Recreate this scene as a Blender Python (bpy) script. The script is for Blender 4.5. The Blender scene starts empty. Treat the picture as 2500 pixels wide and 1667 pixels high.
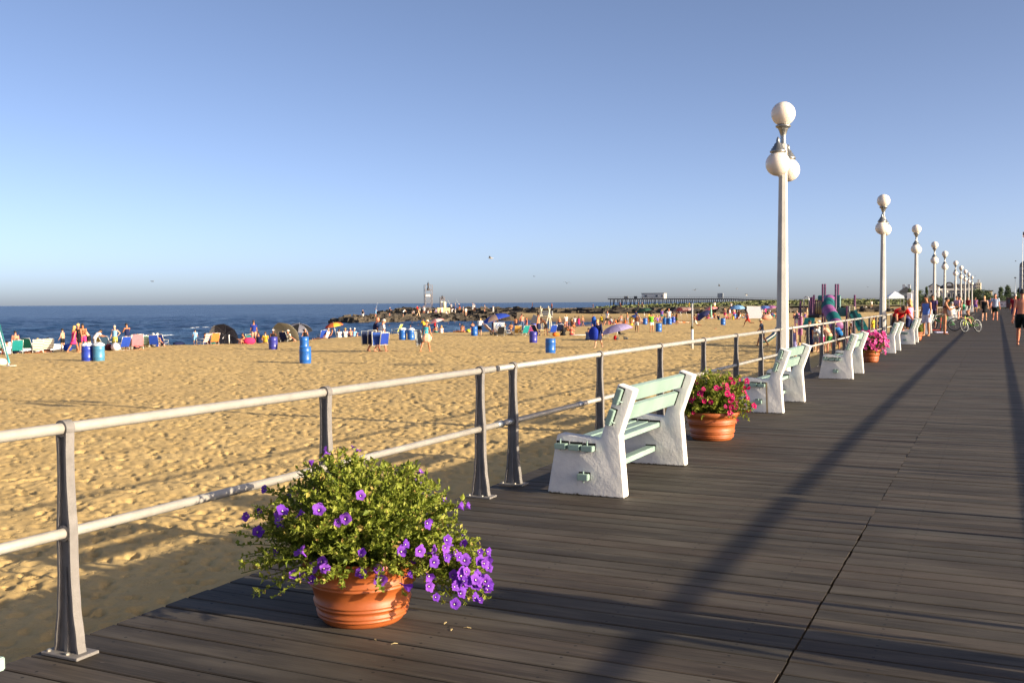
import bpy, bmesh, math, random
import numpy as np
from mathutils import Vector, Matrix, noise as mnoise

scene = bpy.context.scene
col = scene.collection
R = math.radians
rng = random.Random(7)
nrng = np.random.default_rng(11)

# ------------------------------------------------------------------ camera
CAM_H = 1.42
YAW = math.atan(1186 / 2500.0)
PITCH = math.atan(94.5 / 2500.0)
ROLL = R(0.37)
fwd = Vector((-math.sin(YAW) * math.cos(PITCH), math.cos(YAW) * math.cos(PITCH), -math.sin(PITCH)))
rgt0 = Vector((math.cos(YAW), math.sin(YAW), 0))
up0 = rgt0.cross(fwd)
rgt = rgt0 * math.cos(ROLL) - up0 * math.sin(ROLL)
upv = up0 * math.cos(ROLL) + rgt0 * math.sin(ROLL)
cam_data = bpy.data.cameras.new('camera')
cam = bpy.data.objects.new('camera', cam_data)
col.objects.link(cam)
m3 = Matrix((rgt, upv, -fwd)).transposed()
cam.matrix_world = Matrix.Translation((0, 0, CAM_H)) @ m3.to_4x4()
cam_data.sensor_width = 36.0
cam_data.lens = 36.0
cam_data.clip_start = 0.05
cam_data.clip_end = 120000
scene.camera = cam

# ------------------------------------------------------------------ sky, sun, exposure
SUN_EL = R(15.05)
SUN_DIR = Vector((math.cos(SUN_EL) * math.cos(R(-1.6)), math.cos(SUN_EL) * math.sin(R(-1.6)), math.sin(SUN_EL)))
world = bpy.data.worlds.new('World')
scene.world = world
world.use_nodes = True
wn = world.node_tree
for n in list(wn.nodes):
    wn.nodes.remove(n)
wout = wn.nodes.new('ShaderNodeOutputWorld')
wbg = wn.nodes.new('ShaderNodeBackground')
sky = wn.nodes.new('ShaderNodeTexSky')
sky.sky_type = 'NISHITA'
sky.sun_disc = False
sky.sun_elevation = SUN_EL
sky.sun_rotation = R(90 + 1.6)
sky.altitude = 10
sky.air_density = 0.36
sky.dust_density = 1.35
sky.ozone_density = 0.6
wbg.inputs['Strength'].default_value = 0.115
wb = wn.nodes.new('ShaderNodeMix'); wb.data_type = 'RGBA'; wb.blend_type = 'MULTIPLY'      # one white balance for the whole sky
wb.inputs['Factor'].default_value = 1.0
wb.inputs[7].default_value = (1.05, 1.0, 1.0, 1)
wn.links.new(sky.outputs[0], wb.inputs[6])
wn.links.new(wb.outputs[2], wbg.inputs['Color'])
wn.links.new(wbg.outputs[0], wout.inputs['Surface'])

sun_data = bpy.data.lights.new('sun', 'SUN')
sun_data.energy = 4.8
sun_data.angle = R(0.53)
sun_data.color = (1.0, 0.85, 0.62)
sun = bpy.data.objects.new('sun', sun_data)
col.objects.link(sun)
sun.rotation_euler = SUN_DIR.to_track_quat('Z', 'Y').to_euler()
sun.location = (40, 0, 20)

scene.view_settings.view_transform = 'Standard'
scene.view_settings.look = 'None'
scene.view_settings.exposure = 1.1
scene.view_settings.gamma = 1.0
scene.view_settings.use_curve_mapping = False
scene.cycles.use_denoising = True
scene.cycles.max_bounces = 6
scene.cycles.transparent_max_bounces = 6
scene.cycles.sample_clamp_indirect = 6.0

# ------------------------------------------------------------------ helpers
SAND_Z = -1.1
SEA_Z = -2.55
FPX = 2500.0

def ray(px, py):
    return fwd + rgt * ((px - 1250.0) / FPX) - upv * ((py - 833.5) / FPX)

def gz(px, py, z=SAND_Z):
    """surveyed spot on the level plane z (metres)"""
    d = ray(px, py)
    t = (z - CAM_H) / d.z
    return Vector((d.x * t, d.y * t, z))

def at_dist(px, py, dist):
    d = ray(px, py)
    return Vector((0, 0, CAM_H)) + d * dist

def tag(o, label=None, cat=None, group=None, kind=None):
    if label: o['label'] = label
    if cat: o['category'] = cat
    if group: o['group'] = group
    if kind: o['kind'] = kind
    return o

def empty(name, loc=(0, 0, 0), rz=0.0, label=None, cat=None, group=None):
    o = bpy.data.objects.new(name, None)
    o.empty_display_size = 0.1
    col.objects.link(o)
    o.location = loc
    o.rotation_euler = (0, 0, rz)
    return tag(o, label, cat, group)

def link(name, me, parent=None, loc=None, rot=None):
    o = bpy.data.objects.new(name, me)
    col.objects.link(o)
    if parent: o.parent = parent
    if loc is not None: o.location = loc
    if rot is not None: o.rotation_euler = rot
    return o

def recolor(o, mats):
    """give one object its own materials although it shares its mesh"""
    for i, m in enumerate(mats):
        if i < len(o.material_slots):
            o.material_slots[i].link = 'OBJECT'
            o.material_slots[i].material = m

def copy_tree(o, parent=None):
    c = o.copy()
    col.objects.link(c)
    c.parent = parent
    for ch in o.children:
        copy_tree(ch, c)
    return c

def frame_of(d):
    d = Vector(d).normalized()
    a = Vector((0, 0, 1)) if abs(d.z) < 0.95 else Vector((0, 1, 0))
    x = a.cross(d).normalized()
    y = d.cross(x)
    return x, y, d

class MB:
    def __init__(self):
        self.v = []; self.f = []; self.m = []; self.s = []
    def add(self, vs, fs, mi=0, smooth=False):
        b = len(self.v)
        self.v.extend([tuple(p) for p in vs])
        for q in fs:
            self.f.append(tuple(i + b for i in q)); self.m.append(mi); self.s.append(smooth)
    def box(self, c, s, mi=0, rot=None, taper=None):
        hx, hy, hz = s[0] / 2, s[1] / 2, s[2] / 2
        t = taper or 1.0
        P = [(-hx, -hy, -hz), (hx, -hy, -hz), (hx, hy, -hz), (-hx, hy, -hz),
             (-hx * t, -hy * t, hz), (hx * t, -hy * t, hz), (hx * t, hy * t, hz), (-hx * t, hy * t, hz)]
        M = rot if rot is not None else Matrix.Identity(3)
        P = [M @ Vector(p) + Vector(c) for p in P]
        self.add(P, [(0, 3, 2, 1), (4, 5, 6, 7), (0, 1, 5, 4), (1, 2, 6, 5), (2, 3, 7, 6), (3, 0, 4, 7)], mi)
    def bar(self, a, b, w, h=None, mi=0, upd=None):
        a = Vector(a); b = Vector(b); h = h or w
        d = (b - a)
        x, y, z = frame_of(d)
        if upd is not None:
            u = Vector(upd); y = (u - z * u.dot(z)).normalized(); x = y.cross(z)
        M = Matrix((x, y, z)).transposed()
        self.box((a + b) / 2, (w, h, d.length), mi, M)
    def tube(self, pts, rad, n=8, mi=0, cap=True, smooth=True, flat=None):
        pts = [Vector(p) for p in pts]
        if not hasattr(rad, '__len__'): rad = [rad] * len(pts)
        vs = []; fs = []
        pd = None
        for i, p in enumerate(pts):
            d = (pts[min(i + 1, len(pts) - 1)] - pts[max(i - 1, 0)])
            if d.length < 1e-9: d = Vector((0, 0, 1))
            d.normalize()
            if pd is None:
                x, y, _ = frame_of(d)
            else:
                x = (x - d * x.dot(d))
                if x.length < 1e-6: x, y, _ = frame_of(d)
                x.normalize(); y = d.cross(x)
            pd = d
            r = rad[i]
            rx, ry = (r if hasattr(r, '__len__') else (r, r))
            for k in range(n):
                a = 2 * math.pi * k / n
                vs.append(p + x * (rx * math.cos(a)) + y * (ry * math.sin(a)))
        for i in range(len(pts) - 1):
            for k in range(n):
                k2 = (k + 1) % n
                fs.append((i * n + k, i * n + k2, (i + 1) * n + k2, (i + 1) * n + k))
        if cap:
            fs.append(tuple(range(n - 1, -1, -1)))
            fs.append(tuple((len(pts) - 1) * n + k for k in range(n)))
        self.add(vs, fs, mi, smooth)
    def lathe(self, prof, n=24, c=(0, 0, 0), mi=0, smooth=True, rotz=0.0, axis=None, cap=True):
        c = Vector(c); vs = []; fs = []
        M = Matrix.Identity(3)
        if axis is not None:
            x, y, z = frame_of(axis); M = Matrix((x, y, z)).transposed()
        for r, z in prof:
            for k in range(n):
                a = rotz + 2 * math.pi * k / n
                vs.append(M @ Vector((r * math.cos(a), r * math.sin(a), z)) + c)
        for i in range(len(prof) - 1):
            for k in range(n):
                k2 = (k + 1) % n
                fs.append((i * n + k, i * n + k2, (i + 1) * n + k2, (i + 1) * n + k))
        if cap:
            if prof[0][0] > 1e-5: fs.append(tuple(range(n - 1, -1, -1)))
            if prof[-1][0] > 1e-5: fs.append(tuple((len(prof) - 1) * n + k for k in range(n)))
        self.add(vs, fs, mi, smooth)
    def ball(self, c, r, n=16, m=10, mi=0, rot=None):
        if not hasattr(r, '__len__'): r = (r, r, r)
        M = rot if rot is not None else Matrix.Identity(3)
        vs = []; fs = []; c = Vector(c)
        vs.append(M @ Vector((0, 0, -r[2])) + c)
        for i in range(1, m):
            t = -math.pi / 2 + math.pi * i / m
            for k in range(n):
                a = 2 * math.pi * k / n
                vs.append(M @ Vector((r[0] * math.cos(t) * math.cos(a), r[1] * math.cos(t) * math.sin(a), r[2] * math.sin(t))) + c)
        vs.append(M @ Vector((0, 0, r[2])) + c)
        for k in range(n):
            fs.append((0, 1 + (k + 1) % n, 1 + k))
        for i in range(m - 2):
            for k in range(n):
                k2 = (k + 1) % n
                fs.append((1 + i * n + k, 1 + i * n + k2, 1 + (i + 1) * n + k2, 1 + (i + 1) * n + k))
        L = len(vs) - 1; b = 1 + (m - 2) * n
        for k in range(n):
            fs.append((b + k, b + (k + 1) % n, L))
        self.add(vs, fs, mi, True)
    def prism(self, poly, y0, y1, mi=0, plane='xz'):
        """extrude a 2-D outline (counter-clockwise) along the third axis"""
        n = len(poly)
        def P(a, b, t):
            return (a, t, b) if plane == 'xz' else ((t, a, b) if plane == 'yz' else (a, b, t))
        vs = [P(a, b, y0) for a, b in poly] + [P(a, b, y1) for a, b in poly]
        fs = [tuple(range(n)), tuple(range(2 * n - 1, n - 1, -1))]
        for i in range(n):
            j = (i + 1) % n
            fs.append((i, i + n, j + n, j))
        self.add(vs, fs, mi)
    def mesh(self, name, mats):
        me = bpy.data.meshes.new(name)
        me.from_pydata(self.v, [], self.f)
        for mt in (mats if isinstance(mats, (list, tuple)) else [mats]):
            me.materials.append(mt)
        if len(self.f):
            me.polygons.foreach_set('material_index', self.m)
            me.polygons.foreach_set('use_smooth', self.s)
        me.update()
        return me
    def build(self, name, mats, parent=None, loc=None, rot=None, bevel=None, fix=True):
        me = self.mesh(name, mats)
        if fix or bevel:
            bm = bmesh.new(); bm.from_mesh(me)
            if fix:
                bmesh.ops.recalc_face_normals(bm, faces=bm.faces)
            if bevel:
                w, seg = bevel
                es = [e for e in bm.edges if len(e.link_faces) == 2 and e.calc_face_angle(0) > 0.5]
                bmesh.ops.bevel(bm, geom=es, offset=w, segments=seg, profile=0.5, affect='EDGES')
            bm.to_mesh(me); bm.free()
        return link(name, me, parent, loc, rot)

# ------------------------------------------------------------------ materials
def newmat(name):
    m = bpy.data.materials.new(name)
    m.use_nodes = True
    nt = m.node_tree
    b = nt.nodes['Principled BSDF']
    return m, nt, b

def N(nt, t, **kw):
    n = nt.nodes.new(t)
    for k, v in kw.items():
        setattr(n, k, v)
    return n

def ramp(nt, fac, stops):
    r = N(nt, 'ShaderNodeValToRGB')
    el = r.color_ramp.elements
    while len(el) > len(stops): el.remove(el[-1])
    while len(el) < len(stops): el.new(0.5)
    for e, (p, c) in zip(el, stops):
        e.position = p
        e.color = (c, c, c, 1) if not hasattr(c, '__len__') else (*c[:3], 1)
    nt.links.new(fac, r.inputs[0])
    return r.outputs[0]

def noise(nt, vec, scale, detail=3, rough=0.55, dist=0.0):
    n = N(nt, 'ShaderNodeTexNoise')
    n.inputs['Scale'].default_value = scale
    n.inputs['Detail'].default_value = detail
    n.inputs['Roughness'].default_value = rough
    n.inputs['Distortion'].default_value = dist
    if vec is not None: nt.links.new(vec, n.inputs['Vector'])
    return n.outputs['Fac']

def coords(nt, kind='Object', scale=(1, 1, 1), rnd=0.0, rot=(0, 0, 0)):
    tc = N(nt, 'ShaderNodeTexCoord')
    out = tc.outputs[kind]
    if rnd:
        oi = N(nt, 'ShaderNodeObjectInfo')
        ml = N(nt, 'ShaderNodeMath', operation='MULTIPLY'); ml.inputs[1].default_value = rnd
        nt.links.new(oi.outputs['Random'], ml.inputs[0])
        va = N(nt, 'ShaderNodeVectorMath', operation='ADD')
        nt.links.new(out, va.inputs[0]); nt.links.new(ml.outputs[0], va.inputs[1])
        out = va.outputs[0]
    mp = N(nt, 'ShaderNodeMapping')
    mp.inputs['Scale'].default_value = scale
    mp.inputs['Rotation'].default_value = rot
    nt.links.new(out, mp.inputs['Vector'])
    return mp.outputs[0]

def mixc(nt, fac, a, b, mode='MIX'):
    mx = N(nt, 'ShaderNodeMix', data_type='RGBA', blend_type=mode)
    if hasattr(fac, 'node'): nt.links.new(fac, mx.inputs['Factor'])
    else: mx.inputs['Factor'].default_value = fac
    for key, v in (('A', a), ('B', b)):
        s = [i for i in mx.inputs if i.name == key and i.type == 'RGBA'][0]
        if hasattr(v, 'node'): nt.links.new(v, s)
        else: s.default_value = (*v[:3], 1)
    return [o for o in mx.outputs if o.type == 'RGBA'][0]

def bump(nt, b, h, strength=0.3, dist=0.01, prev=None):
    bp = N(nt, 'ShaderNodeBump')
    bp.inputs['Strength'].default_value = strength
    bp.inputs['Distance'].default_value = dist
    nt.links.new(h, bp.inputs['Height'])
    if prev is not None: nt.links.new(prev, bp.inputs['Normal'])
    nt.links.new(bp.outputs[0], b.inputs['Normal'])
    return bp.outputs[0]

_mc = {}
def simple(colr, rough=0.6, metal=0.0, var=0.12, scale=6.0, bmp=0.0, spec=0.5, name=None, trans=0.0):
    key = (tuple(round(c, 4) for c in colr), rough, metal, var, scale, bmp, spec, name, trans)
    if key in _mc: return _mc[key]
    m, nt, b = newmat(name or 'paint')
    v = coords(nt, 'Object', (1, 1, 1), 7.0)
    f = noise(nt, v, scale, 4)
    lo = tuple(c * (1 - var) for c in colr); hi = tuple(min(1, c * (1 + var)) for c in colr)
    nt.links.new(ramp(nt, f, [(0.3, lo), (0.7, hi)]), b.inputs['Base Color'])
    b.inputs['Roughness'].default_value = rough
    b.inputs['Metallic'].default_value = metal
    b.inputs['Specular IOR Level'].default_value = spec
    if bmp: bump(nt, b, noise(nt, v, scale * 6, 4), bmp, 0.01)
    _mc[key] = m
    return m

def fabric(colr, name='cloth'):
    return simple(colr, 0.85, var=0.1, scale=9.0, spec=0.2, name=name)

def srgb(r, g, b):
    f = lambda c: (c / 255 / 12.92) if c <= 10 else ((c / 255 + 0.055) / 1.055) ** 2.4
    return (f(r), f(g), f(b))
# ================================================================== THE SETTING
# ---- sand -------------------------------------------------------
def m_sand():
    m, nt, b = newmat('sand')
    v = coords(nt, 'Object')
    big = noise(nt, v, 0.11, 3)
    mid = noise(nt, v, 0.9, 4, 0.6)
    fine = noise(nt, v, 38, 4, 0.7)
    c1 = ramp(nt, mid, [(0.3, srgb(192, 162, 106)), (0.7, srgb(212, 182, 124))])
    c2 = mixc(nt, ramp(nt, big, [(0.35, 0.0), (0.75, 0.30)]), c1, srgb(166, 140, 98))
    c3 = mixc(nt, ramp(nt, fine, [(0.40, 0.0), (0.75, 0.25)]), c2, srgb(140, 118, 84))
    # wet sand by the water's edge
    sep = N(nt, 'ShaderNodeSeparateXYZ'); nt.links.new(v, sep.inputs[0])
    mr = N(nt, 'ShaderNodeMapRange'); mr.inputs[1].default_value = -1.5; mr.inputs[2].default_value = -2.1
    nt.links.new(sep.outputs[2], mr.inputs[0])
    c4 = mixc(nt, mr.outputs[0], c3, srgb(150, 124, 92))
    nt.links.new(c4, b.inputs['Base Color'])
    b.inputs['Roughness'].default_value = 0.95
    b.inputs['Specular IOR Level'].default_value = 0.15
    n1 = bump(nt, b, ramp(nt, noise(nt, v, 5.2, 4, 0.6), [(0.34, 0.0), (0.44, 1.0)]), 0.28, 0.05)
    bump(nt, b, noise(nt, v, 90, 3, 0.7), 0.35, 0.004, n1)
    return m
M_SAND = m_sand()

SHORE = [(-52, -400), (-50, 39), (-50.3, 44), (-49.6, 51), (-46.7, 54), (-45, 57.6), (-47, 66.8), (-47.6, 76.8), (-46.2, 81),
         (-41.5, 86), (-40.5, 105), (-44, 140), (-56, 175), (-70, 196), (-86, 205), (-104, 216), (-118, 235), (-128, 280), (-128, 312),
         (-178, 420), (-172, 476), (-101, 494), (-72, 560), (-55, 700), (-120, 1100), (-300, 1700)]

def shore_dist(x, y):
    """signed distance to the beach crest, positive towards the sea"""
    best = np.full(x.shape, 1e9); sgn = np.zeros(x.shape)
    inside = np.zeros(x.shape, bool)
    poly = SHORE + [(4000, 1700), (4000, -400)]
    n = len(poly)
    for i in range(n):
        ax, ay = poly[i]; bx, by = poly[(i + 1) % n]
        cond = ((ay > y) != (by > y)) & (x < (bx - ax) * (y - ay) / ((by - ay) if abs(by - ay) > 1e-9 else 1e-9) + ax)
        inside ^= cond
        if i < len(SHORE) - 1:
            dx, dy = bx - ax, by - ay
            t = np.clip(((x - ax) * dx + (y - ay) * dy) / (dx * dx + dy * dy), 0, 1)
            d = np.hypot(x - ax - t * dx, y - ay - t * dy)
            best = np.minimum(best, d)
    return np.where(inside, -best, best)

def band_noise(shape, res, lo, hi, seed):
    r = np.random.default_rng(seed)
    a = r.standard_normal(shape)
    fy = np.fft.fftfreq(shape[0], res)[:, None]; fx = np.fft.rfftfreq(shape[1], res)[None, :]
    k = np.hypot(fx, fy)
    filt = np.exp(-((np.log(np.maximum(k, 1e-6)) - math.log(1 / math.sqrt(lo * hi))) / (math.log(hi / lo) / 2 + 0.15)) ** 2)
    out = np.fft.irfft2(np.fft.rfft2(a) * filt, s=shape)
    return out / out.std()

SX0, SY0, SRES = -64.0, -8.0, 0.038
SNX, SNY = int(62 / SRES), int(136 / SRES)
foot = 0.0035 * band_noise((SNY, SNX), SRES, 0.15, 0.5, 3) + 0.006 * band_noise((SNY, SNX), SRES, 1.0, 3.5, 4)
sharp = band_noise((SNY, SNX), SRES, 0.16, 0.34, 5)
foot -= 0.026 * np.clip(sharp - 0.9, 0, 1.3)
for _ in range(105000):                                   # footprints
    cx = nrng.integers(16, SNX - 16); cy = nrng.integers(16, SNY - 16)
    a = nrng.uniform(0, math.pi); L = nrng.uniform(0.05, 0.11); Wd = nrng.uniform(0.028, 0.052)
    k = 6
    gy, gx = np.mgrid[-k:k + 1, -k:k + 1] * SRES
    u = gx * math.cos(a) + gy * math.sin(a); w = -gx * math.sin(a) + gy * math.cos(a)
    q = (u / L) ** 2 + (w / Wd) ** 2
    d = 0.016 + 0.07 * nrng.random() ** 1.7
    foot[cy - k:cy + k + 1, cx - k:cx + k + 1] += -d * np.exp(-q * q * q) + 0.12 * d * np.exp(-((np.sqrt(q) - 1.4) ** 2) * 7)
# footprint relief lowered in the deck's shade strip, imitating prints lost in shade
xs = SX0 + np.arange(SNX) * SRES
foot *= np.clip(0.35 + 0.65 * (-3.6 - xs) / 4.0, 0.35, 1.0)[None, :]

def sand_height(x, y):
    d = shore_dist(x, y)
    z = np.full(x.shape, SAND_Z)
    z = z - np.where(d > 0, 0.13 * d, 0.0)
    z = z - 0.12 * np.exp(-(d / 4.0) ** 2)
    z = np.maximum(z, -5.0)
    fx = (x - SX0) / SRES; fy = (y - SY0) / SRES
    ok = (fx > 1) & (fx < SNX - 2) & (fy > 1) & (fy < SNY - 2)
    ix = np.clip(fx.astype(int), 0, SNX - 2); iy = np.clip(fy.astype(int), 0, SNY - 2)
    tx = fx - ix; ty = fy - iy
    hgt = (foot[iy, ix] * (1 - tx) * (1 - ty) + foot[iy, ix + 1] * tx * (1 - ty) + foot[iy + 1, ix] * (1 - tx) * ty + foot[iy + 1, ix + 1] * tx * ty)
    fade = np.clip(1 - d / 6, 0, 1)
    z = z + np.where(ok, hgt, 0) * fade
    z = z + 0.05 * np.sin(x * 0.23 + 1) * np.sin(y * 0.17)
    return z

def grid_mesh(name, X, Y, Z, mat):
    nr, nc = X.shape
    me = bpy.data.meshes.new(name)
    co = np.stack([X, Y, Z], -1).reshape(-1, 3).astype(np.float32)
    idx = np.arange(nr * nc).reshape(nr, nc)
    q = np.stack([idx[:-1, :-1], idx[:-1, 1:], idx[1:, 1:], idx[1:, :-1]], -1).reshape(-1, 4)
    me.vertices.add(len(co)); me.vertices.foreach_set('co', co.ravel())
    me.loops.add(q.size); me.loops.foreach_set('vertex_index', q.ravel().astype(np.int32))
    me.polygons.add(len(q))
    me.polygons.foreach_set('loop_start', np.arange(0, q.size, 4, dtype=np.int32))
    me.polygons.foreach_set('use_smooth', np.ones(len(q), bool))
    me.update(calc_edges=True); me.validate()
    me.materials.append(mat)
    return me

def polar(az, r):
    A, Rr = np.meshgrid(az, r)
    return -np.sin(A) * Rr, np.cos(A) * Rr

az = np.concatenate([np.radians(np.linspace(-40, -2, 20)), np.radians(np.linspace(-1.5, 55.5, 620)), np.radians(np.linspace(58, 178, 40))])
rr = np.concatenate([np.linspace(2.5, 4.2, 6), 4.25 * (135 / 4.25) ** (np.linspace(0, 1, 690)), np.linspace(140, 620, 60), np.linspace(640, 1500, 30)])
X, Y = polar(az, rr)
# the sheet runs under the boardwalk and ends below the land on its far side
Zs = sand_height(X, Y)
Zs = np.where(X > 3.0, SAND_Z, Zs)
o = link('sand', grid_mesh('sand', X, Y, Zs, M_SAND)); tag(o, kind='structure')

# ---- land behind the boardwalk (right of the picture) ----------
b = MB(); b.box((62, 260, -0.6), (119, 900, 0.5))
tag(b.build('ground', simple(srgb(120, 115, 105), 0.9, var=0.2, scale=0.8)), kind='structure')

# ---- sea --------------------------------------------------------
def m_sea():
    m, nt, b = newmat('sea_water')
    v = coords(nt, 'Object', rot=(0, 0, R(8)))
    vs = coords(nt, 'Object', (1.0, 0.22, 1.0), rot=(0, 0, R(8)))
    n1 = noise(nt, vs, 0.28, 5, 0.6)
    n2 = noise(nt, vs, 0.035, 3, 0.5)
    n3 = noise(nt, v, 1.6, 4, 0.6)
    c = ramp(nt, n1, [(0.3, srgb(18, 42, 70)), (0.52, srgb(34, 62, 96)), (0.72, srgb(92, 120, 150))])
    c = mixc(nt, ramp(nt, n2, [(0.35, 0.0), (0.65, 0.55)]), c, srgb(20, 44, 76))
    foam = ramp(nt, noise(nt, vs, 0.6, 6, 0.75), [(0.68, 0.0), (0.72, 0.8)])
    foam2 = ramp(nt, noise(nt, vs, 0.06, 2), [(0.52, 0.0), (0.62, 1.0)])
    mf = N(nt, 'ShaderNodeMath', operation='MULTIPLY'); nt.links.new(foam, mf.inputs[0]); nt.links.new(foam2, mf.inputs[1])
    c = mixc(nt, mf.outputs[0], c, (0.75, 0.78, 0.8))
    nt.links.new(c, b.inputs['Base Color'])
    b.inputs['Roughness'].default_value = 0.28
    b.inputs['IOR'].default_value = 1.33
    b.inputs['Specular IOR Level'].default_value = 0.22
    p = bump(nt, b, n1, 1.0, 1.6)
    bump(nt, b, n3, 0.7, 0.25, p)
    return m
M_SEA = m_sea()
az2 = np.concatenate([np.radians(np.linspace(-30, 4, 8)), np.radians(np.linspace(5, 56, 420)), np.radians(np.linspace(60, 178, 24))])
rr2 = np.concatenate([40 * (420 / 40) ** np.linspace(0, 1, 520), np.geomspace(430, 90000, 60)])
X, Y = polar(az2, rr2)
Zw = np.zeros_like(X)
wr = np.random.default_rng(5)
for i in range(46):
    lam = math.exp(wr.uniform(math.log(1.6), math.log(16)))
    th = R(180) + wr.normal(0, 0.55)
    k = 2 * math.pi / lam
    ph = wr.uniform(0, 6.28)
    a = 0.0062 * lam ** 0.8
    s = np.sin(k * (X * math.cos(th) + Y * math.sin(th)) + ph)
    Zw += a * s
fade = np.clip((460 - np.hypot(X, Y)) / 260, 0, 1)
Zw = Zw * fade * 1.35
# the shore break: one long roller coming in off the left of the beach
dsh = shore_dist(X, Y)
o = link('sea', grid_mesh('sea', X, Y, SEA_Z + Zw, M_SEA)); tag(o, kind='structure')

# breaking wave with its foam crest
def m_foam():
    m, nt, b = newmat('foam')
    v = coords(nt, 'Object', (1, 1, 1))
    f = noise(nt, v, 2.2, 5, 0.7)
    nt.links.new(ramp(nt, f, [(0.3, srgb(190, 205, 215)), (0.6, (0.86, 0.87, 0.88))]), b.inputs['Base Color'])
    b.inputs['Roughness'].default_value = 0.8
    bump(nt, b, f, 0.8, 0.2)
    return m
M_FOAM = m_foam()
def breaker(x0, y0, x1, y1, h, w, seed):
    rr_ = random.Random(seed)
    b = MB(); n = 90; k = 9
    vs = []; fs = []
    for i in range(n):
        t = i / (n - 1)
        px, py = x0 + (x1 - x0) * t, y0 + (y1 - y0) * t
        env = (math.sin(math.pi * min(1, max(0, t))) ** 0.35) * (0.75 + 0.25 * mnoise.noise(Vector((t * 9, seed, 0))))
        for j in range(k):
            a = math.pi * j / (k - 1)
            wob = 0.22 * mnoise.noise(Vector((px * 0.9 + j, py * 0.9, seed)))
            vs.append((px + math.cos(a) * w * (0.7 + 0.3 * env), py + wob, SEA_Z - 0.25 + (math.sin(a) * h + abs(wob) * 0.9) * env + 0.12))
    for i in range(n - 1):
        for j in range(k - 1):
            fs.append((i * k + j, i * k + j + 1, (i + 1) * k + j + 1, (i + 1) * k + j))
    b.add(vs, fs, 0, True)
    o = b.build('breaking_wave', M_FOAM)
    return o
for k_, a_ in enumerate([(-80, 48, -80, 69.5, 1.25, 1.6), (-97, 92, -95, 101, .4, .8), (-121, 128, -120, 139, .4, .9)]):
    o = breaker(*a_, k_ + 1); tag(o, kind='stuff')

# ---- boardwalk --------------------------------------------------
def m_plank():
    m, nt, b = newmat('weathered_plank')
    v = coords(nt, 'Object', (1.0, 26, 26), 61.0)
    v2 = coords(nt, 'Object', (0.6, 3.0, 3.0), 37.0)
    oi = N(nt, 'ShaderNodeObjectInfo')
    g = noise(nt, v, 3.2, 5, 0.62, 0.25)
    blot = noise(nt, v2, 1.7, 4, 0.6)
    base = ramp(nt, oi.outputs['Random'], [(0.0, srgb(57, 51, 45)), (0.25, srgb(75, 66, 56)), (0.45, srgb(64, 61, 55)), (0.65, srgb(86, 74, 63)), (0.85, srgb(68, 58, 50)), (1.0, srgb(94, 86, 76))])
    c = mixc(nt, ramp(nt, g, [(0.3, 0.0), (0.6, 0.75)]), base, srgb(42, 38, 32))
    c = mixc(nt, ramp(nt, blot, [(0.42, 0.0), (0.75, 0.6)]), c, srgb(104, 97, 87))
    scuff = noise(nt, coords(nt, 'Object', (2.0, 9, 9), 91.0), 4.0, 5, 0.75)
    c = mixc(nt, ramp(nt, scuff, [(0.66, 0.0), (0.74, 0.45)]), c, srgb(140, 130, 114))
    # nail heads, two abreast on every joist
    sp = N(nt, 'ShaderNodeSeparateXYZ')
    tc = N(nt, 'ShaderNodeTexCoord'); nt.links.new(tc.outputs['Object'], sp.inputs[0])
    def mth(op, a, bb):
        n = N(nt, 'ShaderNodeMath', operation=op)
        for i, q in enumerate((a, bb)):
            if q is None: continue
            if hasattr(q, 'node'): nt.links.new(q, n.inputs[i])
            else: n.inputs[i].default_value = q
        return n.outputs[0]
    fx = mth('PINGPONG', mth('ADD', sp.outputs[0], 30.02), 0.30)
    ay = mth('ABSOLUTE', mth('SUBTRACT', mth('ABSOLUTE', sp.outputs[1], None), 0.042), None)
    d = mth('ADD', mth('MULTIPLY', fx, fx), mth('MULTIPLY', ay, ay))
    nail = mth('LESS_THAN', d, 0.0068 ** 2)
    c = mixc(nt, nail, c, (0.012, 0.011, 0.01))
    nt.links.new(c, b.inputs['Base Color'])
    b.inputs['Roughness'].default_value = 0.72
    b.inputs['Specular IOR Level'].default_value = 0.3
    p = bump(nt, b, g, 0.35, 0.004)
    bump(nt, b, blot, 0.2, 0.006, p)
    return m
M_PLANK = m_plank()
PITCH_P = 0.150
XL, XS, XR = -3.545, -0.735, 2.30

def plank_mesh(name, L, w=0.1385, t=0.04):
    b = MB()
    c = 0.004
    sec = [(-w / 2, -t), (w / 2, -t), (w / 2, -c), (w / 2 - c, 0), (-w / 2 + c, 0), (-w / 2, -c)]
    b.prism(sec, -L / 2, L / 2, 0, 'yz')
    me = b.mesh(name, M_PLANK)
    bm = bmesh.new(); bm.from_mesh(me); bmesh.ops.recalc_face_normals(bm, faces=bm.faces); bm.to_mesh(me); bm.free()
    return me
b = MB()                                   # framing under the planks
for k in range(10):
    x = XL + 0.08 + k * 0.62
    b.box((x, 92, -0.13), (0.06, 196, 0.175))
b.box((XL + 0.03, 92, -0.16), (0.04, 196, 0.22))
bw = b.build('boardwalk', simple(srgb(60, 50, 42), 0.9, var=0.2)); tag(bw, kind='structure')
LEFT_L, RIGHT_L = (XS - 0.004) - XL, XR - (XS + 0.004)
meL, meR = plank_mesh('plank', LEFT_L), plank_mesh('plank', RIGHT_L)
NROW = 150
prr = random.Random(21)
def plank(me, cx, y):
    o = link('plank', me, bw, (cx + prr.uniform(-.003, .003), y, prr.uniform(-.0022, .0012)), (prr.gauss(0, .006), 0, prr.gauss(0, .0007)))
    return o
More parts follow.
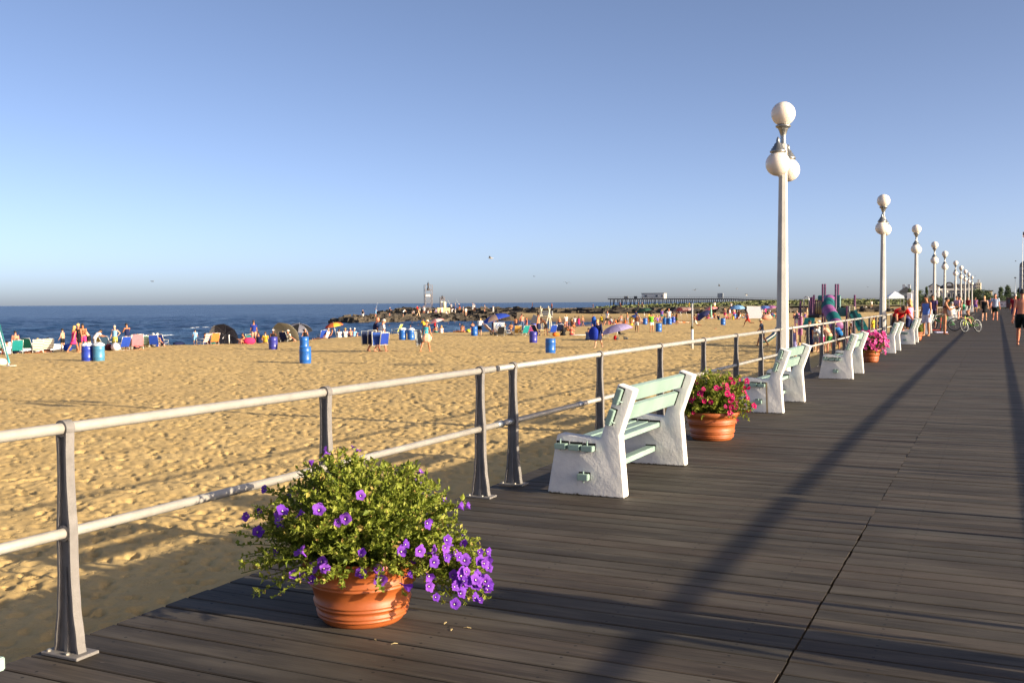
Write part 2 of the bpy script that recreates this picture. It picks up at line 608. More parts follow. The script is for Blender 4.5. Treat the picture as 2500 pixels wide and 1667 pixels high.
for i in range(NROW):
    y = 2.20 + i * PITCH_P
    off = 0 if y < 6.75 else prr.choice((0, 0, 0.02, -0.05, 0.09, 0.04))
    plank(meL, (XL + XS - 0.004) / 2 - (0.002 if y < 6.75 else -0.001), y)
    plank(meR, (XR + XS + 0.004) / 2 + (0.002 if y < 6.75 else -0.003), y)
# all other rows: behind the camera and far along the walk
b = MB()
rows = [2.20 - PITCH_P * k for k in range(1, 60)] + [2.20 + PITCH_P * i for i in range(NROW, 1190)]
for y in rows:
    z = prr.uniform(-.004, 0.0005)
    for x0, x1 in ((XL, XS - 0.0015), (XS + 0.0015, XR)):
        s = 0.071
        b.add([(x0, y - s, -.04), (x1, y - s, -.04), (x1, y + s, -.04), (x0, y + s, -.04), (x0, y - s, z), (x1, y - s, z), (x1, y + s, z), (x0, y + s, z)],
              [(4, 5, 6, 7), (0, 1, 5, 4), (1, 2, 6, 5), (2, 3, 7, 6), (3, 0, 4, 7)])
def m_plank_far():
    m, nt, b = newmat('weathered_planks_far')
    tc = N(nt, 'ShaderNodeTexCoord'); sp = N(nt, 'ShaderNodeSeparateXYZ'); nt.links.new(tc.outputs['Object'], sp.inputs[0])
    ad = N(nt, 'ShaderNodeMath', operation='MULTIPLY_ADD'); nt.links.new(sp.outputs[1], ad.inputs[0])
    ad.inputs[1].default_value = 1 / PITCH_P; ad.inputs[2].default_value = -2.20 / PITCH_P + 0.5 + 200
    fl = N(nt, 'ShaderNodeMath', operation='FLOOR'); nt.links.new(ad.outputs[0], fl.inputs[0])
    wn_ = N(nt, 'ShaderNodeTexWhiteNoise', noise_dimensions='1D'); nt.links.new(fl.outputs[0], wn_.inputs['W'])
    base = ramp(nt, wn_.outputs['Value'], [(0.0, srgb(57, 51, 45)), (0.25, srgb(75, 66, 56)), (0.45, srgb(64, 61, 55)), (0.65, srgb(86, 74, 63)), (0.85, srgb(68, 58, 50)), (1.0, srgb(94, 86, 76))])
    g = noise(nt, coords(nt, 'Object', (0.5, 10, 10)), 3.0, 4)
    c = mixc(nt, ramp(nt, g, [(0.3, 0.0), (0.7, 0.55)]), base, srgb(42, 38, 32))
    nt.links.new(c, b.inputs['Base Color']); b.inputs['Roughness'].default_value = 0.72
    b.inputs['Specular IOR Level'].default_value = 0.3
    return m
o = b.build('planks_far', m_plank_far(), bw); o['kind'] = 'stuff'

# ================================================================== RAILINGS
def m_railpaint():
    m, nt, b = newmat('worn_white_pipe')
    v = coords(nt, 'Object')
    f = noise(nt, v, 7.0, 5, 0.7)
    f2 = noise(nt, coords(nt, 'Object', (60, 6, 60)), 2.0, 4, 0.6)
    c = ramp(nt, f, [(0.35, srgb(170, 165, 156)), (0.7, srgb(152, 147, 139))])
    c = mixc(nt, ramp(nt, f2, [(0.62, 0.0), (0.72, 0.75)]), c, srgb(150, 138, 124))
    nt.links.new(c, b.inputs['Base Color'])
    b.inputs['Roughness'].default_value = 0.42
    b.inputs['Metallic'].default_value = 0.15
    bump(nt, b, f2, 0.15, 0.003)
    return m
M_RAIL = m_railpaint()
M_POST = simple(srgb(114, 110, 107), 0.6, 0.0, var=0.14, scale=14, bmp=0.25, name='cast_grey_metal')
M_BOLT = simple(srgb(170, 165, 155), 0.4, 0.7, name='bolt_metal')
M_GALV = simple(srgb(165, 168, 170), 0.38, 0.85, var=0.15, scale=20, name='galvanised_steel')

def interp(tab, z):
    for (z0, w0), (z1, w1) in zip(tab, tab[1:]):
        if z <= z1:
            t = (z - z0) / (z1 - z0); t = t * t * (3 - 2 * t)
            return w0 + (w1 - w0) * t
    return tab[-1][1]
WTAB = [(0.0, .072), (0.06, .062), (0.2, .045), (0.33, .038), (0.44, .037), (0.52, .038), (0.60, .031), (0.72, .026), (0.82, .0255), (0.90, .029), (0.94, .029)]
RAIL_Z, LOW_Z, RAIL_R, LOW_R = 0.925, 0.500, 0.0235, 0.0215

def post_mesh():
    b = MB()
    zs = [0.012 + (0.925 - 0.012) * i / 26 for i in range(27)]
    dy = 0.021
    web = 0.006
    for s in (-1, 1):                        # flanges
        vs = []; fs = []
        for z in zs:
            w = interp(WTAB, z)
            for x, y in ((s * w, -dy), (s * w, dy), (s * (w - 0.011), dy), (s * (w - 0.011), -dy)):
                vs.append((x, y, z))
        for i in range(len(zs) - 1):
            for k in range(4):
                k2 = (k + 1) % 4
                fs.append((i * 4 + k, i * 4 + k2, (i + 1) * 4 + k2, (i + 1) * 4 + k))
        fs += [(3, 2, 1, 0), tuple(len(vs) - 4 + k for k in range(4))]
        b.add(vs, fs)
    poly = [(interp(WTAB, z) - 0.010, z) for z in zs] + [(-(interp(WTAB, z) - 0.010), z) for z in reversed(zs)]
    b.prism(poly, -web, web)
    for s in (-1, 1):                        # tapering centre rib
        y0, y1 = (s * web * 0.9, s * 0.021)
        b.add([(-.009, y0, .01), (.009, y0, .01), (.009, y1, .01), (-.009, y1, .01), (-.002, y0, .36), (.002, y0, .36), (.002, y1 * .5, .36), (-.002, y1 * .5, .36)],
              [(0, 3, 2, 1), (4, 5, 6, 7), (0, 1, 5, 4), (1, 2, 6, 5), (2, 3, 7, 6), (3, 0, 4, 7)])
    for zc, r in ((RAIL_Z, 0.0345), (LOW_Z, 0.033)):   # sockets round the pipes
        n = 20; vs = []; fs = []
        for y in (-0.021, 0.021):
            for rad in (r, 0.022):
                for k in range(n):
                    a = 2 * math.pi * k / n
                    vs.append((rad * math.cos(a), y, zc + rad * math.sin(a)))
        for k in range(n):
            k2 = (k + 1) % n
            fs += [(k, k2, 2 * n + k2, 2 * n + k), (n + k2, n + k, 3 * n + k, 3 * n + k2), (k2, k, n + k, n + k2), (2 * n + k, 2 * n + k2, 3 * n + k2, 3 * n + k)]
        b.add(vs, fs)
    me = b.mesh('post', M_POST)
    bm = bmesh.new(); bm.from_mesh(me); bmesh.ops.recalc_face_normals(bm, faces=bm.faces); bm.to_mesh(me); bm.free()
    return me
ME_POST = post_mesh()
bb = MB(); bb.box((0, 0, 0.007), (0.205, 0.115, 0.014)); _t = bb.build('base_plate', M_POST, bevel=(0.003, 1)); ME_PLATE = _t.data; bpy.data.objects.remove(_t)
bb = MB(); bb.lathe([(0.010, 0), (0.010, 0.007), (0.006, 0.010), (0.0, 0.010)], 6, smooth=False); ME_BOLT = bb.mesh('bolt', M_BOLT)

def railing(x, posts, y0, y1, label, low0=None, low1=None, couplings=(), detail=True):
    t = empty('railing', (x, y0, 0), 0, label, 'railing', 'pipe railings along the boardwalk')
    def ends(r, za, zb, ya, yb):
        b = MB()
        b.tube([(0, ya, za), (0, ya + .001, za), (0, yb - .001, za), (0, yb, za)], [r * .82, r, r, r * .82], 16)
        return b
    ends(RAIL_R, RAIL_Z, RAIL_Z, 0, y1 - y0).build('top_rail', M_RAIL, t)
    la, lb = (low0 if low0 is not None else y0), (low1 if low1 is not None else y1)
    ends(LOW_R, LOW_Z, LOW_Z, la - y0, lb - y0).build('bottom_rail', M_RAIL, t)
    for y in posts:
        p = link('post', ME_POST, t, (0, y - y0, 0))
        if detail:
            link('base_plate', ME_PLATE, p)
            for sx in (-.075, .03):
                for sy in (-.04, .04):
                    link('bolt', ME_BOLT, p, (sx, sy, .014))
    for (yc, z) in couplings:
        b = MB(); r = RAIL_R if z > .7 else LOW_R
        b.tube([(0, -.05, 0), (0, -.048, 0), (0, .048, 0), (0, .05, 0)], [r + .001, r + .0045, r + .0045, r + .001], 16)
        b.build('coupling', M_GALV, t, (0, yc - y0, z))
    return t
RX = -3.408
railing(RX, [-0.75, 1.10, 2.955, 4.735, 6.635], -2.6, 6.86, 'nearest left-hand pipe railing, passing behind the large purple planter', None, 7.02,
        [(2.44, RAIL_Z), (2.42, LOW_Z), (6.95, LOW_Z)])
railing(RX, [7.195, 9.125, 11.05, 12.92, 14.73, 16.45, 17.95], 6.93, 18.22, 'left-hand pipe railing from the gap by the first bench to the first lamp post', 7.03, 18.22,
        [(7.12, LOW_Z), (8.6, LOW_Z), (14.62, LOW_Z), (16.6, RAIL_Z), (16.62, LOW_Z)])
railing(RX, [19.1, 20.9, 22.7, 24.5, 26.3, 28.1, 29.9, 31.7, 33.5, 35.3], 18.78, 35.6, 'left-hand pipe railing between the first and the second lamp post')
for k, (a, c, w) in enumerate([(36.3, 50.9, 'second and the third'), (51.5, 66.1, 'third and the fourth'), (66.7, 79.7, 'fourth and the fifth')]):
    railing(RX, [a + .35 + 1.82 * i for i in range(int((c - a) / 1.82))] , a, c, 'left-hand pipe railing between the %s lamp post' % w, detail=False)
railing(2.10, [-0.6, 1.2, 3.02, 4.845, 6.715, 7.32], -2.0, 7.45, 'right-hand pipe railing whose shadow falls across the near deck', detail=False)
railing(2.10, [9.05 + 1.83 * i for i in range(52)], 7.55, 104, 'far stretch of the right-hand pipe railing beyond its gap', 7.46, 104, detail=False)
# ================================================================== BENCHES
def m_concrete():
    m, nt, b = newmat('rough_white_concrete')
    v = coords(nt, 'Object', (1, 1, 1), 5.0)
    f = noise(nt, v, 5, 5, 0.65)
    g = noise(nt, v, 34, 5, 0.7)
    lump = noise(nt, v, 60, 3, 0.5, 0.6)
    c = ramp(nt, f, [(0.3, srgb(206, 204, 202)), (0.7, srgb(232, 229, 222))])
    stain = noise(nt, coords(nt, 'Object', (7, 7, 1.2), 3.0), 2.2, 5, 0.7)
    c = mixc(nt, ramp(nt, stain, [(0.6, 0.0), (0.78, 0.35)]), c, srgb(168, 160, 146))
    # scuffed dirt low down on the foot
    tc = N(nt, 'ShaderNodeTexCoord'); sp = N(nt, 'ShaderNodeSeparateXYZ'); nt.links.new(tc.outputs['Object'], sp.inputs[0])
    ad = N(nt, 'ShaderNodeMath', operation='MULTIPLY_ADD'); nt.links.new(g, ad.inputs[0]); ad.inputs[1].default_value = -0.07
    nt.links.new(sp.outputs[2], ad.inputs[2])
    low = N(nt, 'ShaderNodeMapRange'); low.inputs[1].default_value = -0.022; low.inputs[2].default_value = -0.034
    nt.links.new(ad.outputs[0], low.inputs[0])
    c = mixc(nt, low.outputs[0], c, srgb(92, 84, 66))
    nt.links.new(c, b.inputs['Base Color'])
    b.inputs['Roughness'].default_value = 0.75
    b.inputs['Specular IOR Level'].default_value = 0.3
    p = bump(nt, b, lump, 0.38, 0.005)
    bump(nt, b, f, 0.5, 0.015, p)
    return m
M_CONC = m_concrete()
def m_mint():
    m, nt, b = newmat('mint_paint')
    v = coords(nt, 'Object', (1, 0.12, 1), 9.0)
    f = noise(nt, v, 26, 4, 0.6)
    w = noise(nt, coords(nt, 'Object', (1, 1, 1), 9.0), 3.0, 4)
    c = ramp(nt, w, [(0.3, srgb(126, 150, 141)), (0.7, srgb(142, 165, 156))])
    nt.links.new(c, b.inputs['Base Color'])
    b.inputs['Roughness'].default_value = 0.45
    bump(nt, b, f, 0.12, 0.003)
    return m
M_MINT = m_mint()
M_HOLE = simple((0.012, 0.012, 0.01), 0.9, name='dark_mortise')
M_RUST = simple(srgb(176, 150, 112), 0.8, var=.3, scale=14, name='rust_run')

# outline of a concrete end, x from the seat front (0) towards the deck, z up
END = [(0.0, 0.0), (0.607, 0.0), (0.571, 0.454), (0.687, 0.790), (0.560, 0.832), (0.422, 0.430), (0.40, 0.424), (0.110, 0.452), (0.079, 0.440)]
# slats: centre x, centre z, width, thickness, tilt (rad), z-upright flag
SEAT_SL = [(0.128, 0.362), (0.236, 0.358), (0.338, 0.354)]
def end_mesh():
    b = MB(); b.prism(END, 0, 0.105)
    me = b.mesh('concrete_end', M_CONC)
    bm = bmesh.new(); bm.from_mesh(me); bmesh.ops.recalc_face_normals(bm, faces=bm.faces)
    es = [e for e in bm.edges]
    bmesh.ops.bevel(bm, geom=es, offset=0.013, segments=3, profile=0.5, affect='EDGES')
    for v in bm.verts:
        n_ = mnoise.noise(v.co * 14) * 0.0018
        v.co += v.normal * n_
    for f in bm.faces: f.smooth = True
    bm.to_mesh(me); bm.free()
    return me
ME_END = end_mesh()
BL = 1.69
def slat_mesh(w, t, L, name):
    b = MB(); b.box((0, 0, 0), (w, L, t))
    me = b.mesh(name, M_MINT)
    bm = bmesh.new(); bm.from_mesh(me); bmesh.ops.recalc_face_normals(bm, faces=bm.faces)
    bmesh.ops.bevel(bm, geom=list(bm.edges), offset=0.004, segments=2, affect='EDGES'); bm.to_mesh(me); bm.free()
    return me
ME_SEAT = slat_mesh(0.088, 0.04, BL + 0.13, 'seat_slat')
ME_BACK = slat_mesh(0.118, 0.04, BL + 0.11, 'back_slat')
ME_FOOT = slat_mesh(0.082, 0.045, BL + 0.11, 'stretcher')
bb = MB(); bb.box((0, 0, 0), (1, 1, 1)); ME_MORT = bb.mesh('mortise', M_HOLE)
bb = MB(); bb.tube([(0, 0, -.042), (0, 0, .042)], 0.006, 8); ME_PEG = bb.mesh('peg', M_MINT)
def make_bench():
    t = empty('bench')
    for y in (0.0, BL - 0.105):
        e = link('concrete_end', ME_END, t, (0, y, 0))
        yo = -0.0015 if y == 0 else 0.105 - 0.0005
        # mortises the slats pass through (dark gap round each slat)
        for (x, z) in SEAT_SL:
            for yy in (-0.0012, 0.1062):
                o = link('mortise', ME_MORT, e, (x, yy, z + 0.008)); o.scale = (0.098, 0.004, 0.056)
        for (x, z) in ((0.568, 0.742), (0.510, 0.590)):
            for yy in (-0.0012, 0.1062):
                o = link('mortise', ME_MORT, e, (x + .005, yy, z + 0.004), (0, R(-71), 0)); o.scale = (0.126, 0.004, 0.052)
        for yy in (-0.0012, 0.1062):
            o = link('mortise', ME_MORT, e, (0.300, yy, 0.148)); o.scale = (0.090, 0.004, 0.056)
    for i, (x, z) in enumerate(SEAT_SL):
        s = link('seat_slat', ME_SEAT, t, (x, BL / 2, z))
        if i != 1:
            for yy in (-BL / 2 - 0.028, BL / 2 + 0.028): link('peg', ME_PEG, s, (-.008, yy, .012))
    for x, z in ((0.568, 0.742), (0.510, 0.590)):
        s = link('back_slat', ME_BACK, t, (x, BL / 2, z), (0, R(-71), 0))
        for yy in (-BL / 2 - 0.026, BL / 2 + 0.026): link('peg', ME_PEG, s, (-.03, yy, -.004))
    s = link('stretcher', ME_FOOT, t, (0.300, BL / 2, 0.142))
    for yy in (-BL / 2 - 0.026, BL / 2 + 0.026): link('peg', ME_PEG, s, (0, yy, 0.0))
    return t
proto_bench = make_bench()
BENCHES = [(-3.030, 6.985, 0.0, 'nearest whole white concrete bench with mint slats, in front of the red-flowered planter'),
           (-3.035, 13.08, 0.0, 'second white concrete bench with a brown rust streak, just past the red-flowered planter'),
           (-2.945, 19.25, 0.0, 'third white concrete bench with mint slats, just before the pink-flowered planter'),
           (-3.06, 29.1, 0.0, 'white concrete bench the person in the red shirt leans over'),
           (-2.985, 35.1, 0.0, 'white concrete bench beside the planter of plain green leaves'),
           (-3.14, 45.7, 0.0, 'white concrete bench in front of the mountain bike with green frame'),
           (-3.25, 73.8, 0.0, 'first of the far white benches beyond the bikini wearer'),
           (-3.25, 78.9, 0.0, 'second of the far white benches beyond the bikini wearer'),
           (-3.28, 85.8, 0.0, 'third of the far white benches beyond the bikini wearer'),
           (-3.3, 107.8, 0.0, 'far white bench where a person in a green shirt sits'),
           (-3.3, 119.5, 0.0, 'farthest but one of the white boardwalk benches'),
           (-3.2, 131.5, 0.0, 'farthest of the white boardwalk benches'),
           (-2.565, 2.0, math.pi, 'nearest bench, turned round, only a slat end showing in the bottom left corner')]
for i, (x, y, rz, lab) in enumerate(BENCHES):
    o = proto_bench if i == 0 else copy_tree(proto_bench)
    o.location = (x, y, 0); o.rotation_euler = (0, 0, rz)
    tag(o, lab, 'bench', 'white concrete benches along the railing')
    if i == 1:
        b = MB(); b.add([(0.385, -.0012, .39), (.395, -.0012, .0), (.418, -.0012, .0), (.405, -.0012, .39)], [(0, 1, 2, 3)])
        b.build('rust_streak', M_RUST, o)

# ================================================================== LAMP POSTS
M_LAMPPAINT = simple(srgb(178, 175, 168), 0.55, var=0.1, scale=4, bmp=0.1, name='cream_lamp_paint')
def m_globe():
    m, nt, b = newmat('opal_globe')
    v = coords(nt, 'Object', (1, 1, 1), 4.0)
    f = noise(nt, v, 3, 3)
    nt.links.new(ramp(nt, f, [(0.3, srgb(222, 210, 196)), (0.7, srgb(232, 222, 208))]), b.inputs['Base Color'])
    b.inputs['Roughness'].default_value = 0.25
    b.inputs['Subsurface Weight'].default_value = 0.5
    b.inputs['Subsurface Radius'].default_value = (0.2, 0.17, 0.13)
    b.inputs['Subsurface Scale'].default_value = 0.5
    return m
M_GLOBE = m_globe()
M_CAST = simple(srgb(150, 150, 146), 0.35, 0.8, var=0.2, scale=18, name='cast_aluminium')
def globe_mesh():
    b = MB(); b.ball((0, 0, 0), 0.21, 28, 18); return b.mesh('globe', M_GLOBE)
ME_GLOBE = globe_mesh()
def pole_mesh():
    b = MB()
    prof = [(0.20, 0.0), (0.20, 0.05), (0.165, 0.10), (0.135, 0.30), (0.118, 0.42), (0.113, 0.6), (0.076, 3.55), (0.070, 4.16), (0.045, 4.19)]
    b.lathe(prof, 8, smooth=False, rotz=R(0))
    me = b.mesh('pole', M_LAMPPAINT)
    bm = bmesh.new(); bm.from_mesh(me); bmesh.ops.recalc_face_normals(bm, faces=bm.faces); bm.to_mesh(me); bm.free()
    return me
ME_POLE = pole_mesh()
def fitter_mesh():
    b = MB()
    b.lathe([(0.045, 4.16), (0.05, 4.20), (0.045, 4.24), (0.052, 4.28), (0.046, 4.30), (0.05, 4.34), (0.075, 4.42), (0.088, 4.44), (0.088, 4.455), (0.11, 4.465), (0.134, 4.485), (0.134, 4.505), (0.10, 4.52), (0.09, 4.55)], 18)
    return b.mesh('top_fitter', M_CAST)
ME_FIT = fitter_mesh()
def hang_mesh():
    b = MB()
    b.lathe([(0.09, -0.035), (0.135, -0.025), (0.14, 0.0), (0.115, 0.015), (0.115, 0.04), (0.092, 0.05), (0.092, 0.075), (0.07, 0.085), (0.062, 0.12), (0.03, 0.15), (0.034, 0.18), (0.02, 0.22), (0.0, 0.25)], 18)
    return b.mesh('globe_cap', M_CAST)
ME_CAP = hang_mesh()
def arm_mesh():
    b = MB()
    b.tube([(0, 0, 4.02), (0, .16, 4.10), (0, .34, 4.10), (0, .47, 4.06)], [.024, .022, .02, .02], 8)
    b.tube([(0, 0.03, 3.92), (0, .2, 3.98), (0, .36, 4.08)], .011, 6)
    return b.mesh('arm', M_CAST)
ME_ARM = arm_mesh()
def make_lamp():
    t = empty('lamp_post')
    link('pole', ME_POLE, t)
    f = link('top_fitter', ME_FIT, t)
    link('globe', ME_GLOBE, t, (0, 0, 4.71))
    for s in (-1, 1):
        a = link('arm', ME_ARM, t); a.scale = (1, s, 1)
        link('globe_cap', ME_CAP, a, (0, .47, 4.00))
        link('globe', ME_GLOBE, t, (0, s * .47, 3.78))
    return t
proto_lamp = make_lamp()
LAMPS = [(-3.45, 18.48, 0, 'nearest and tallest-looking white lamp post, with three opal globes, behind the second bench'),
         (-3.45, 36.0, 0, 'second lamp post from the camera, behind the pink-flowered planter'),
         (-3.45, 51.2, 0, 'third lamp post from the camera, behind the planter of plain green leaves'),
         (-3.45, 66.4, 0, 'fourth lamp post from the camera, behind the person in the blue tank top'),
         (-3.45, 79.5, 0, 'fifth lamp post from the camera, yellower lower globe, behind the bikini wearer'),
         (-3.45, 100.0, 0, 'sixth lamp post from the camera along the boardwalk'),
         (-3.45, 115.0, 0, 'seventh lamp post from the camera along the boardwalk'),
         (-3.45, 130.0, 0, 'eighth lamp post from the camera along the boardwalk'),
         (-3.45, 146.0, 0, 'ninth lamp post from the camera along the boardwalk'),
         (-3.45, 165.5, 0, 'last lamp post in the long boardwalk row, nearest the dark trees'),
         (-5.8, 168.0, 0, 'first lamp post of the short second row on the sea side'),
         (-5.9, 194.0, 0, 'second lamp post of the short second row on the sea side'),
         (-6.0, 222.0, 0, 'third lamp post of the short second row on the sea side'),
         (-10.2, 236.0, R(80), 'small far lamp post turned sideways in front of the big dark-roofed house')]
for i, (x, y, rz, lab) in enumerate(LAMPS):
    o = proto_lamp if i == 0 else copy_tree(proto_lamp)
    o.location = (x, y, 0 if i < 10 else -0.6); o.rotation_euler = (0, 0, rz)
    tag(o, lab, 'lamp post', 'white globe lamp posts')

# ================================================================== FLOWER PLANTERS
def m_terracotta():
    m, nt, b = newmat('terracotta_plastic')
    v = coords(nt, 'Object', (1, 1, 1), 3.0)
    f = noise(nt, v, 4, 4); g = noise(nt, v, 40, 3)
    c = ramp(nt, f, [(0.3, srgb(146, 74, 32)), (0.7, srgb(164, 88, 38))])
    c = mixc(nt, ramp(nt, g, [(0.6, 0.0), (0.8, 0.3)]), c, srgb(150, 84, 40))
    nt.links.new(c, b.inputs['Base Color'])
    stn = noise(nt, coords(nt, 'Object', (3, 3, .8), 3.0), 3.5, 5, 0.7)
    c = mixc(nt, ramp(nt, stn, [(0.55, 0.0), (0.75, 0.35)]), c, srgb(160, 104, 66))
    nt.links.new(c, b.inputs['Base Color'])
    b.inputs['Roughness'].default_value = 0.5
    bump(nt, b, g, 0.15, 0.004)
    return m
M_TERRA = m_terracotta()
M_SOIL = simple((0.03, 0.02, 0.013), 1.0, bmp=0.5, name='potting_soil')
def m_leaf():
    m, nt, b = newmat('petunia_leaf')
    at = N(nt, 'ShaderNodeAttribute'); at.attribute_name = 'leafrnd'
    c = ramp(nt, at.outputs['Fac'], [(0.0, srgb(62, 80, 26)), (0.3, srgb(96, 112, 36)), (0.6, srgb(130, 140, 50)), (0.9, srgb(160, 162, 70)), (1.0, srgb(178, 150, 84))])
    nt.links.new(c, b.inputs['Base Color'])
    b.inputs['Roughness'].default_value = 0.55
    b.inputs['Specular IOR Level'].default_value = 0.25
    tr = N(nt, 'ShaderNodeBsdfTranslucent'); nt.links.new(c, tr.inputs['Color'])
    mx = N(nt, 'ShaderNodeMixShader'); mx.inputs[0].default_value = 0.28
    nt.links.new(b.outputs[0], mx.inputs[1]); nt.links.new(tr.outputs[0], mx.inputs[2])
    nt.links.new(mx.outputs[0], nt.nodes['Material Output'].inputs['Surface'])
    return m
M_LEAF = m_leaf()
def m_petal(name, c0, c1):
    m, nt, b = newmat(name)
    oi = N(nt, 'ShaderNodeObjectInfo')
    c = ramp(nt, oi.outputs['Random'], [(0.0, c0), (1.0, c1)])
    nt.links.new(c, b.inputs['Base Color'])
    b.inputs['Roughness'].default_value = 0.6
    b.inputs['Specular IOR Level'].default_value = 0.2
    tr = N(nt, 'ShaderNodeBsdfTranslucent'); nt.links.new(c, tr.inputs['Color'])
    mx = N(nt, 'ShaderNodeMixShader'); mx.inputs[0].default_value = 0.3
    nt.links.new(b.outputs[0], mx.inputs[1]); nt.links.new(tr.outputs[0], mx.inputs[2])
    nt.links.new(mx.outputs[0], nt.nodes['Material Output'].inputs['Surface'])
    return m
M_PURPLE = m_petal('purple_petal', srgb(104, 50, 170), srgb(140, 76, 190))
M_MAGENTA = m_petal('magenta_petal', srgb(150, 14, 84), srgb(196, 24, 96))
M_PINK = m_petal('pink_petal', srgb(196, 52, 136), srgb(222, 96, 164))
M_THROAT = simple(srgb(214, 208, 170), 0.6, name='flower_throat')

def flower_mesh(mat_, cup, ruff, seed):
    """a five-lobed petunia: trumpet, ruffled limb, pale throat; cup folds the limb forward"""
    r = random.Random(seed)
    b = MB(); n = 25
    rings = [(0.003, -0.034), (0.005, -0.012), (0.011, -0.001), (0.021, 0.003 + 0.4 * cup * .021)]
    vs = []; fs = []
    for r_, z in rings:
        for k in range(n):
            a = 2 * math.pi * k / n
            vs.append((r_ * (1 - .35 * cup) * math.cos(a), r_ * (1 - .35 * cup) * math.sin(a), z))
    ph = r.uniform(0, 6); side = r.uniform(-.25, .25)
    for k in range(n):
        a = 2 * math.pi * k / n
        lobe = 0.0335 * (0.91 + 0.09 * math.cos(5 * a)) * (1 - .45 * cup) * (1 + side * math.cos(a + ph)) + r.uniform(-.001, .001)
        vs.append((lobe * math.cos(a), lobe * math.sin(a), 0.004 + cup * .024 + ruff * math.sin(10 * a + ph) - .004 * math.cos(2 * a + ph)))
    for i in range(4):
        for k in range(n):
            k2 = (k + 1) % n
            fs.append((i * n + k, i * n + k2, (i + 1) * n + k2, (i + 1) * n + k))
    b.add(vs, fs, 0, True)
    b.ball((0, 0, -0.001), (0.0045, 0.0045, 0.003), 6, 4, 1)
    return b.mesh('flower', [mat_, M_THROAT])
ME_FL = {k: [flower_mesh(m, c, rf, i) for i, (c, rf) in enumerate(((0, .003), (.15, .004), (0.05, .005), (.45, .003), (.95, .002)))] for k, m in (('purple', M_PURPLE), ('magenta', M_MAGENTA), ('pink', M_PINK))}

def pot_mesh(r0, r1, h):
    b = MB()
    def rr_(z): return r0 + (r1 - r0) * z / h
    prof = [(0.0, 0.0), (r0 - .012, 0.0), (r0, 0.012), (r0 + .004, 0.03), (rr_(.05) - .002, 0.05)]
    for zc in (0.14, 0.30, 0.62):
        z = zc * h
        for k, (dz, dr) in enumerate(((-.016, 0), (-.011, .010), (-.005, .010), (0, .0), (.005, .010), (.011, .010), (.016, 0))):
            prof.append((rr_(z + dz) + dr, z + dz))
    prof += [(rr_(h * .82), h * .82), (rr_(h * .83) + .016, h * .835), (r1 + .018, h * .99), (r1 + .012, h), (r1 - .012, h), (r1 - .022, h - .05), (0.0, h - .055)]
    b.lathe(prof, 48)
    return b.mesh('pot', M_TERRA)

def leaf_cloud(parent, stems, leaf_len, seed, density=1.0, name='foliage'):
    """arching stems set with small folded leaves; one mesh of many leaf blades"""
    r = random.Random(seed)
    V = []; F = []; rnd = []
    for pts in stems:
        L = sum((pts[i + 1] - pts[i]).length for i in range(len(pts) - 1))
        # stem
        for i in range(len(pts) - 1):
            a, c = pts[i], pts[i + 1]
            d = (c - a); x, y, z = frame_of(d); b0 = len(V); w = 0.0022
            for q in (a, c):
                for k in range(3):
                    an = 2.1 * k; V.append(q + x * (w * math.cos(an)) + y * (w * math.sin(an)))
            F += [(b0, b0 + 1, b0 + 4, b0 + 3), (b0 + 1, b0 + 2, b0 + 5, b0 + 4), (b0 + 2, b0, b0 + 3, b0 + 5)]
            rnd += [0.45] * 3
        nl = int(L / 0.0085 * density)
        for k in range(nl):
            t = r.random() ** 0.8
            s = t * (len(pts) - 1); i = min(int(s), len(pts) - 2); u = s - i
            p = pts[i].lerp(pts[i + 1], u)
            d = (pts[i + 1] - pts[i]).normalized()
            side = Vector((r.gauss(0, 1), r.gauss(0, 1), r.gauss(0.25, 1)))
            side = (side - d * side.dot(d)).normalized()
            ld = (side * 0.85 + d * r.uniform(0.1, 0.9) + Vector((0, 0, r.uniform(-.1, .4)))).normalized()
            nrm = ld.cross(Vector((r.gauss(0, 1), r.gauss(0, 1), r.gauss(0, 1)))).normalized()
            wd = ld.cross(nrm)
            ll = leaf_len * r.uniform(0.5, 1.1) * (1.7 if r.random() < .12 else 1); lw = ll * r.uniform(0.24, 0.36)
            b0 = len(V)
            fold = nrm * (lw * 0.4)
            V += [p, p + ld * (ll * .5) + wd * lw + fold, p + ld * ll + nrm * (-ll * 0.12), p + ld * (ll * .5) - wd * lw + fold, p + ld * (ll * .5)]
            F += [(b0, b0 + 4, b0 + 1), (b0 + 1, b0 + 4, b0 + 2), (b0, b0 + 3, b0 + 4), (b0 + 3, b0 + 2, b0 + 4)]
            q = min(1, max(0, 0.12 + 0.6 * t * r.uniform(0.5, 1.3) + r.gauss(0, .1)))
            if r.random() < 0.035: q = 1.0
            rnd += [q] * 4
    me = bpy.data.meshes.new(name)
    me.from_pydata([tuple(v) for v in V], [], F)
    at = me.attributes.new('leafrnd', 'FLOAT', 'FACE'); at.data.foreach_set('value', rnd)
    me.materials.append(M_LEAF)
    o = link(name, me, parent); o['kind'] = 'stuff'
    return o

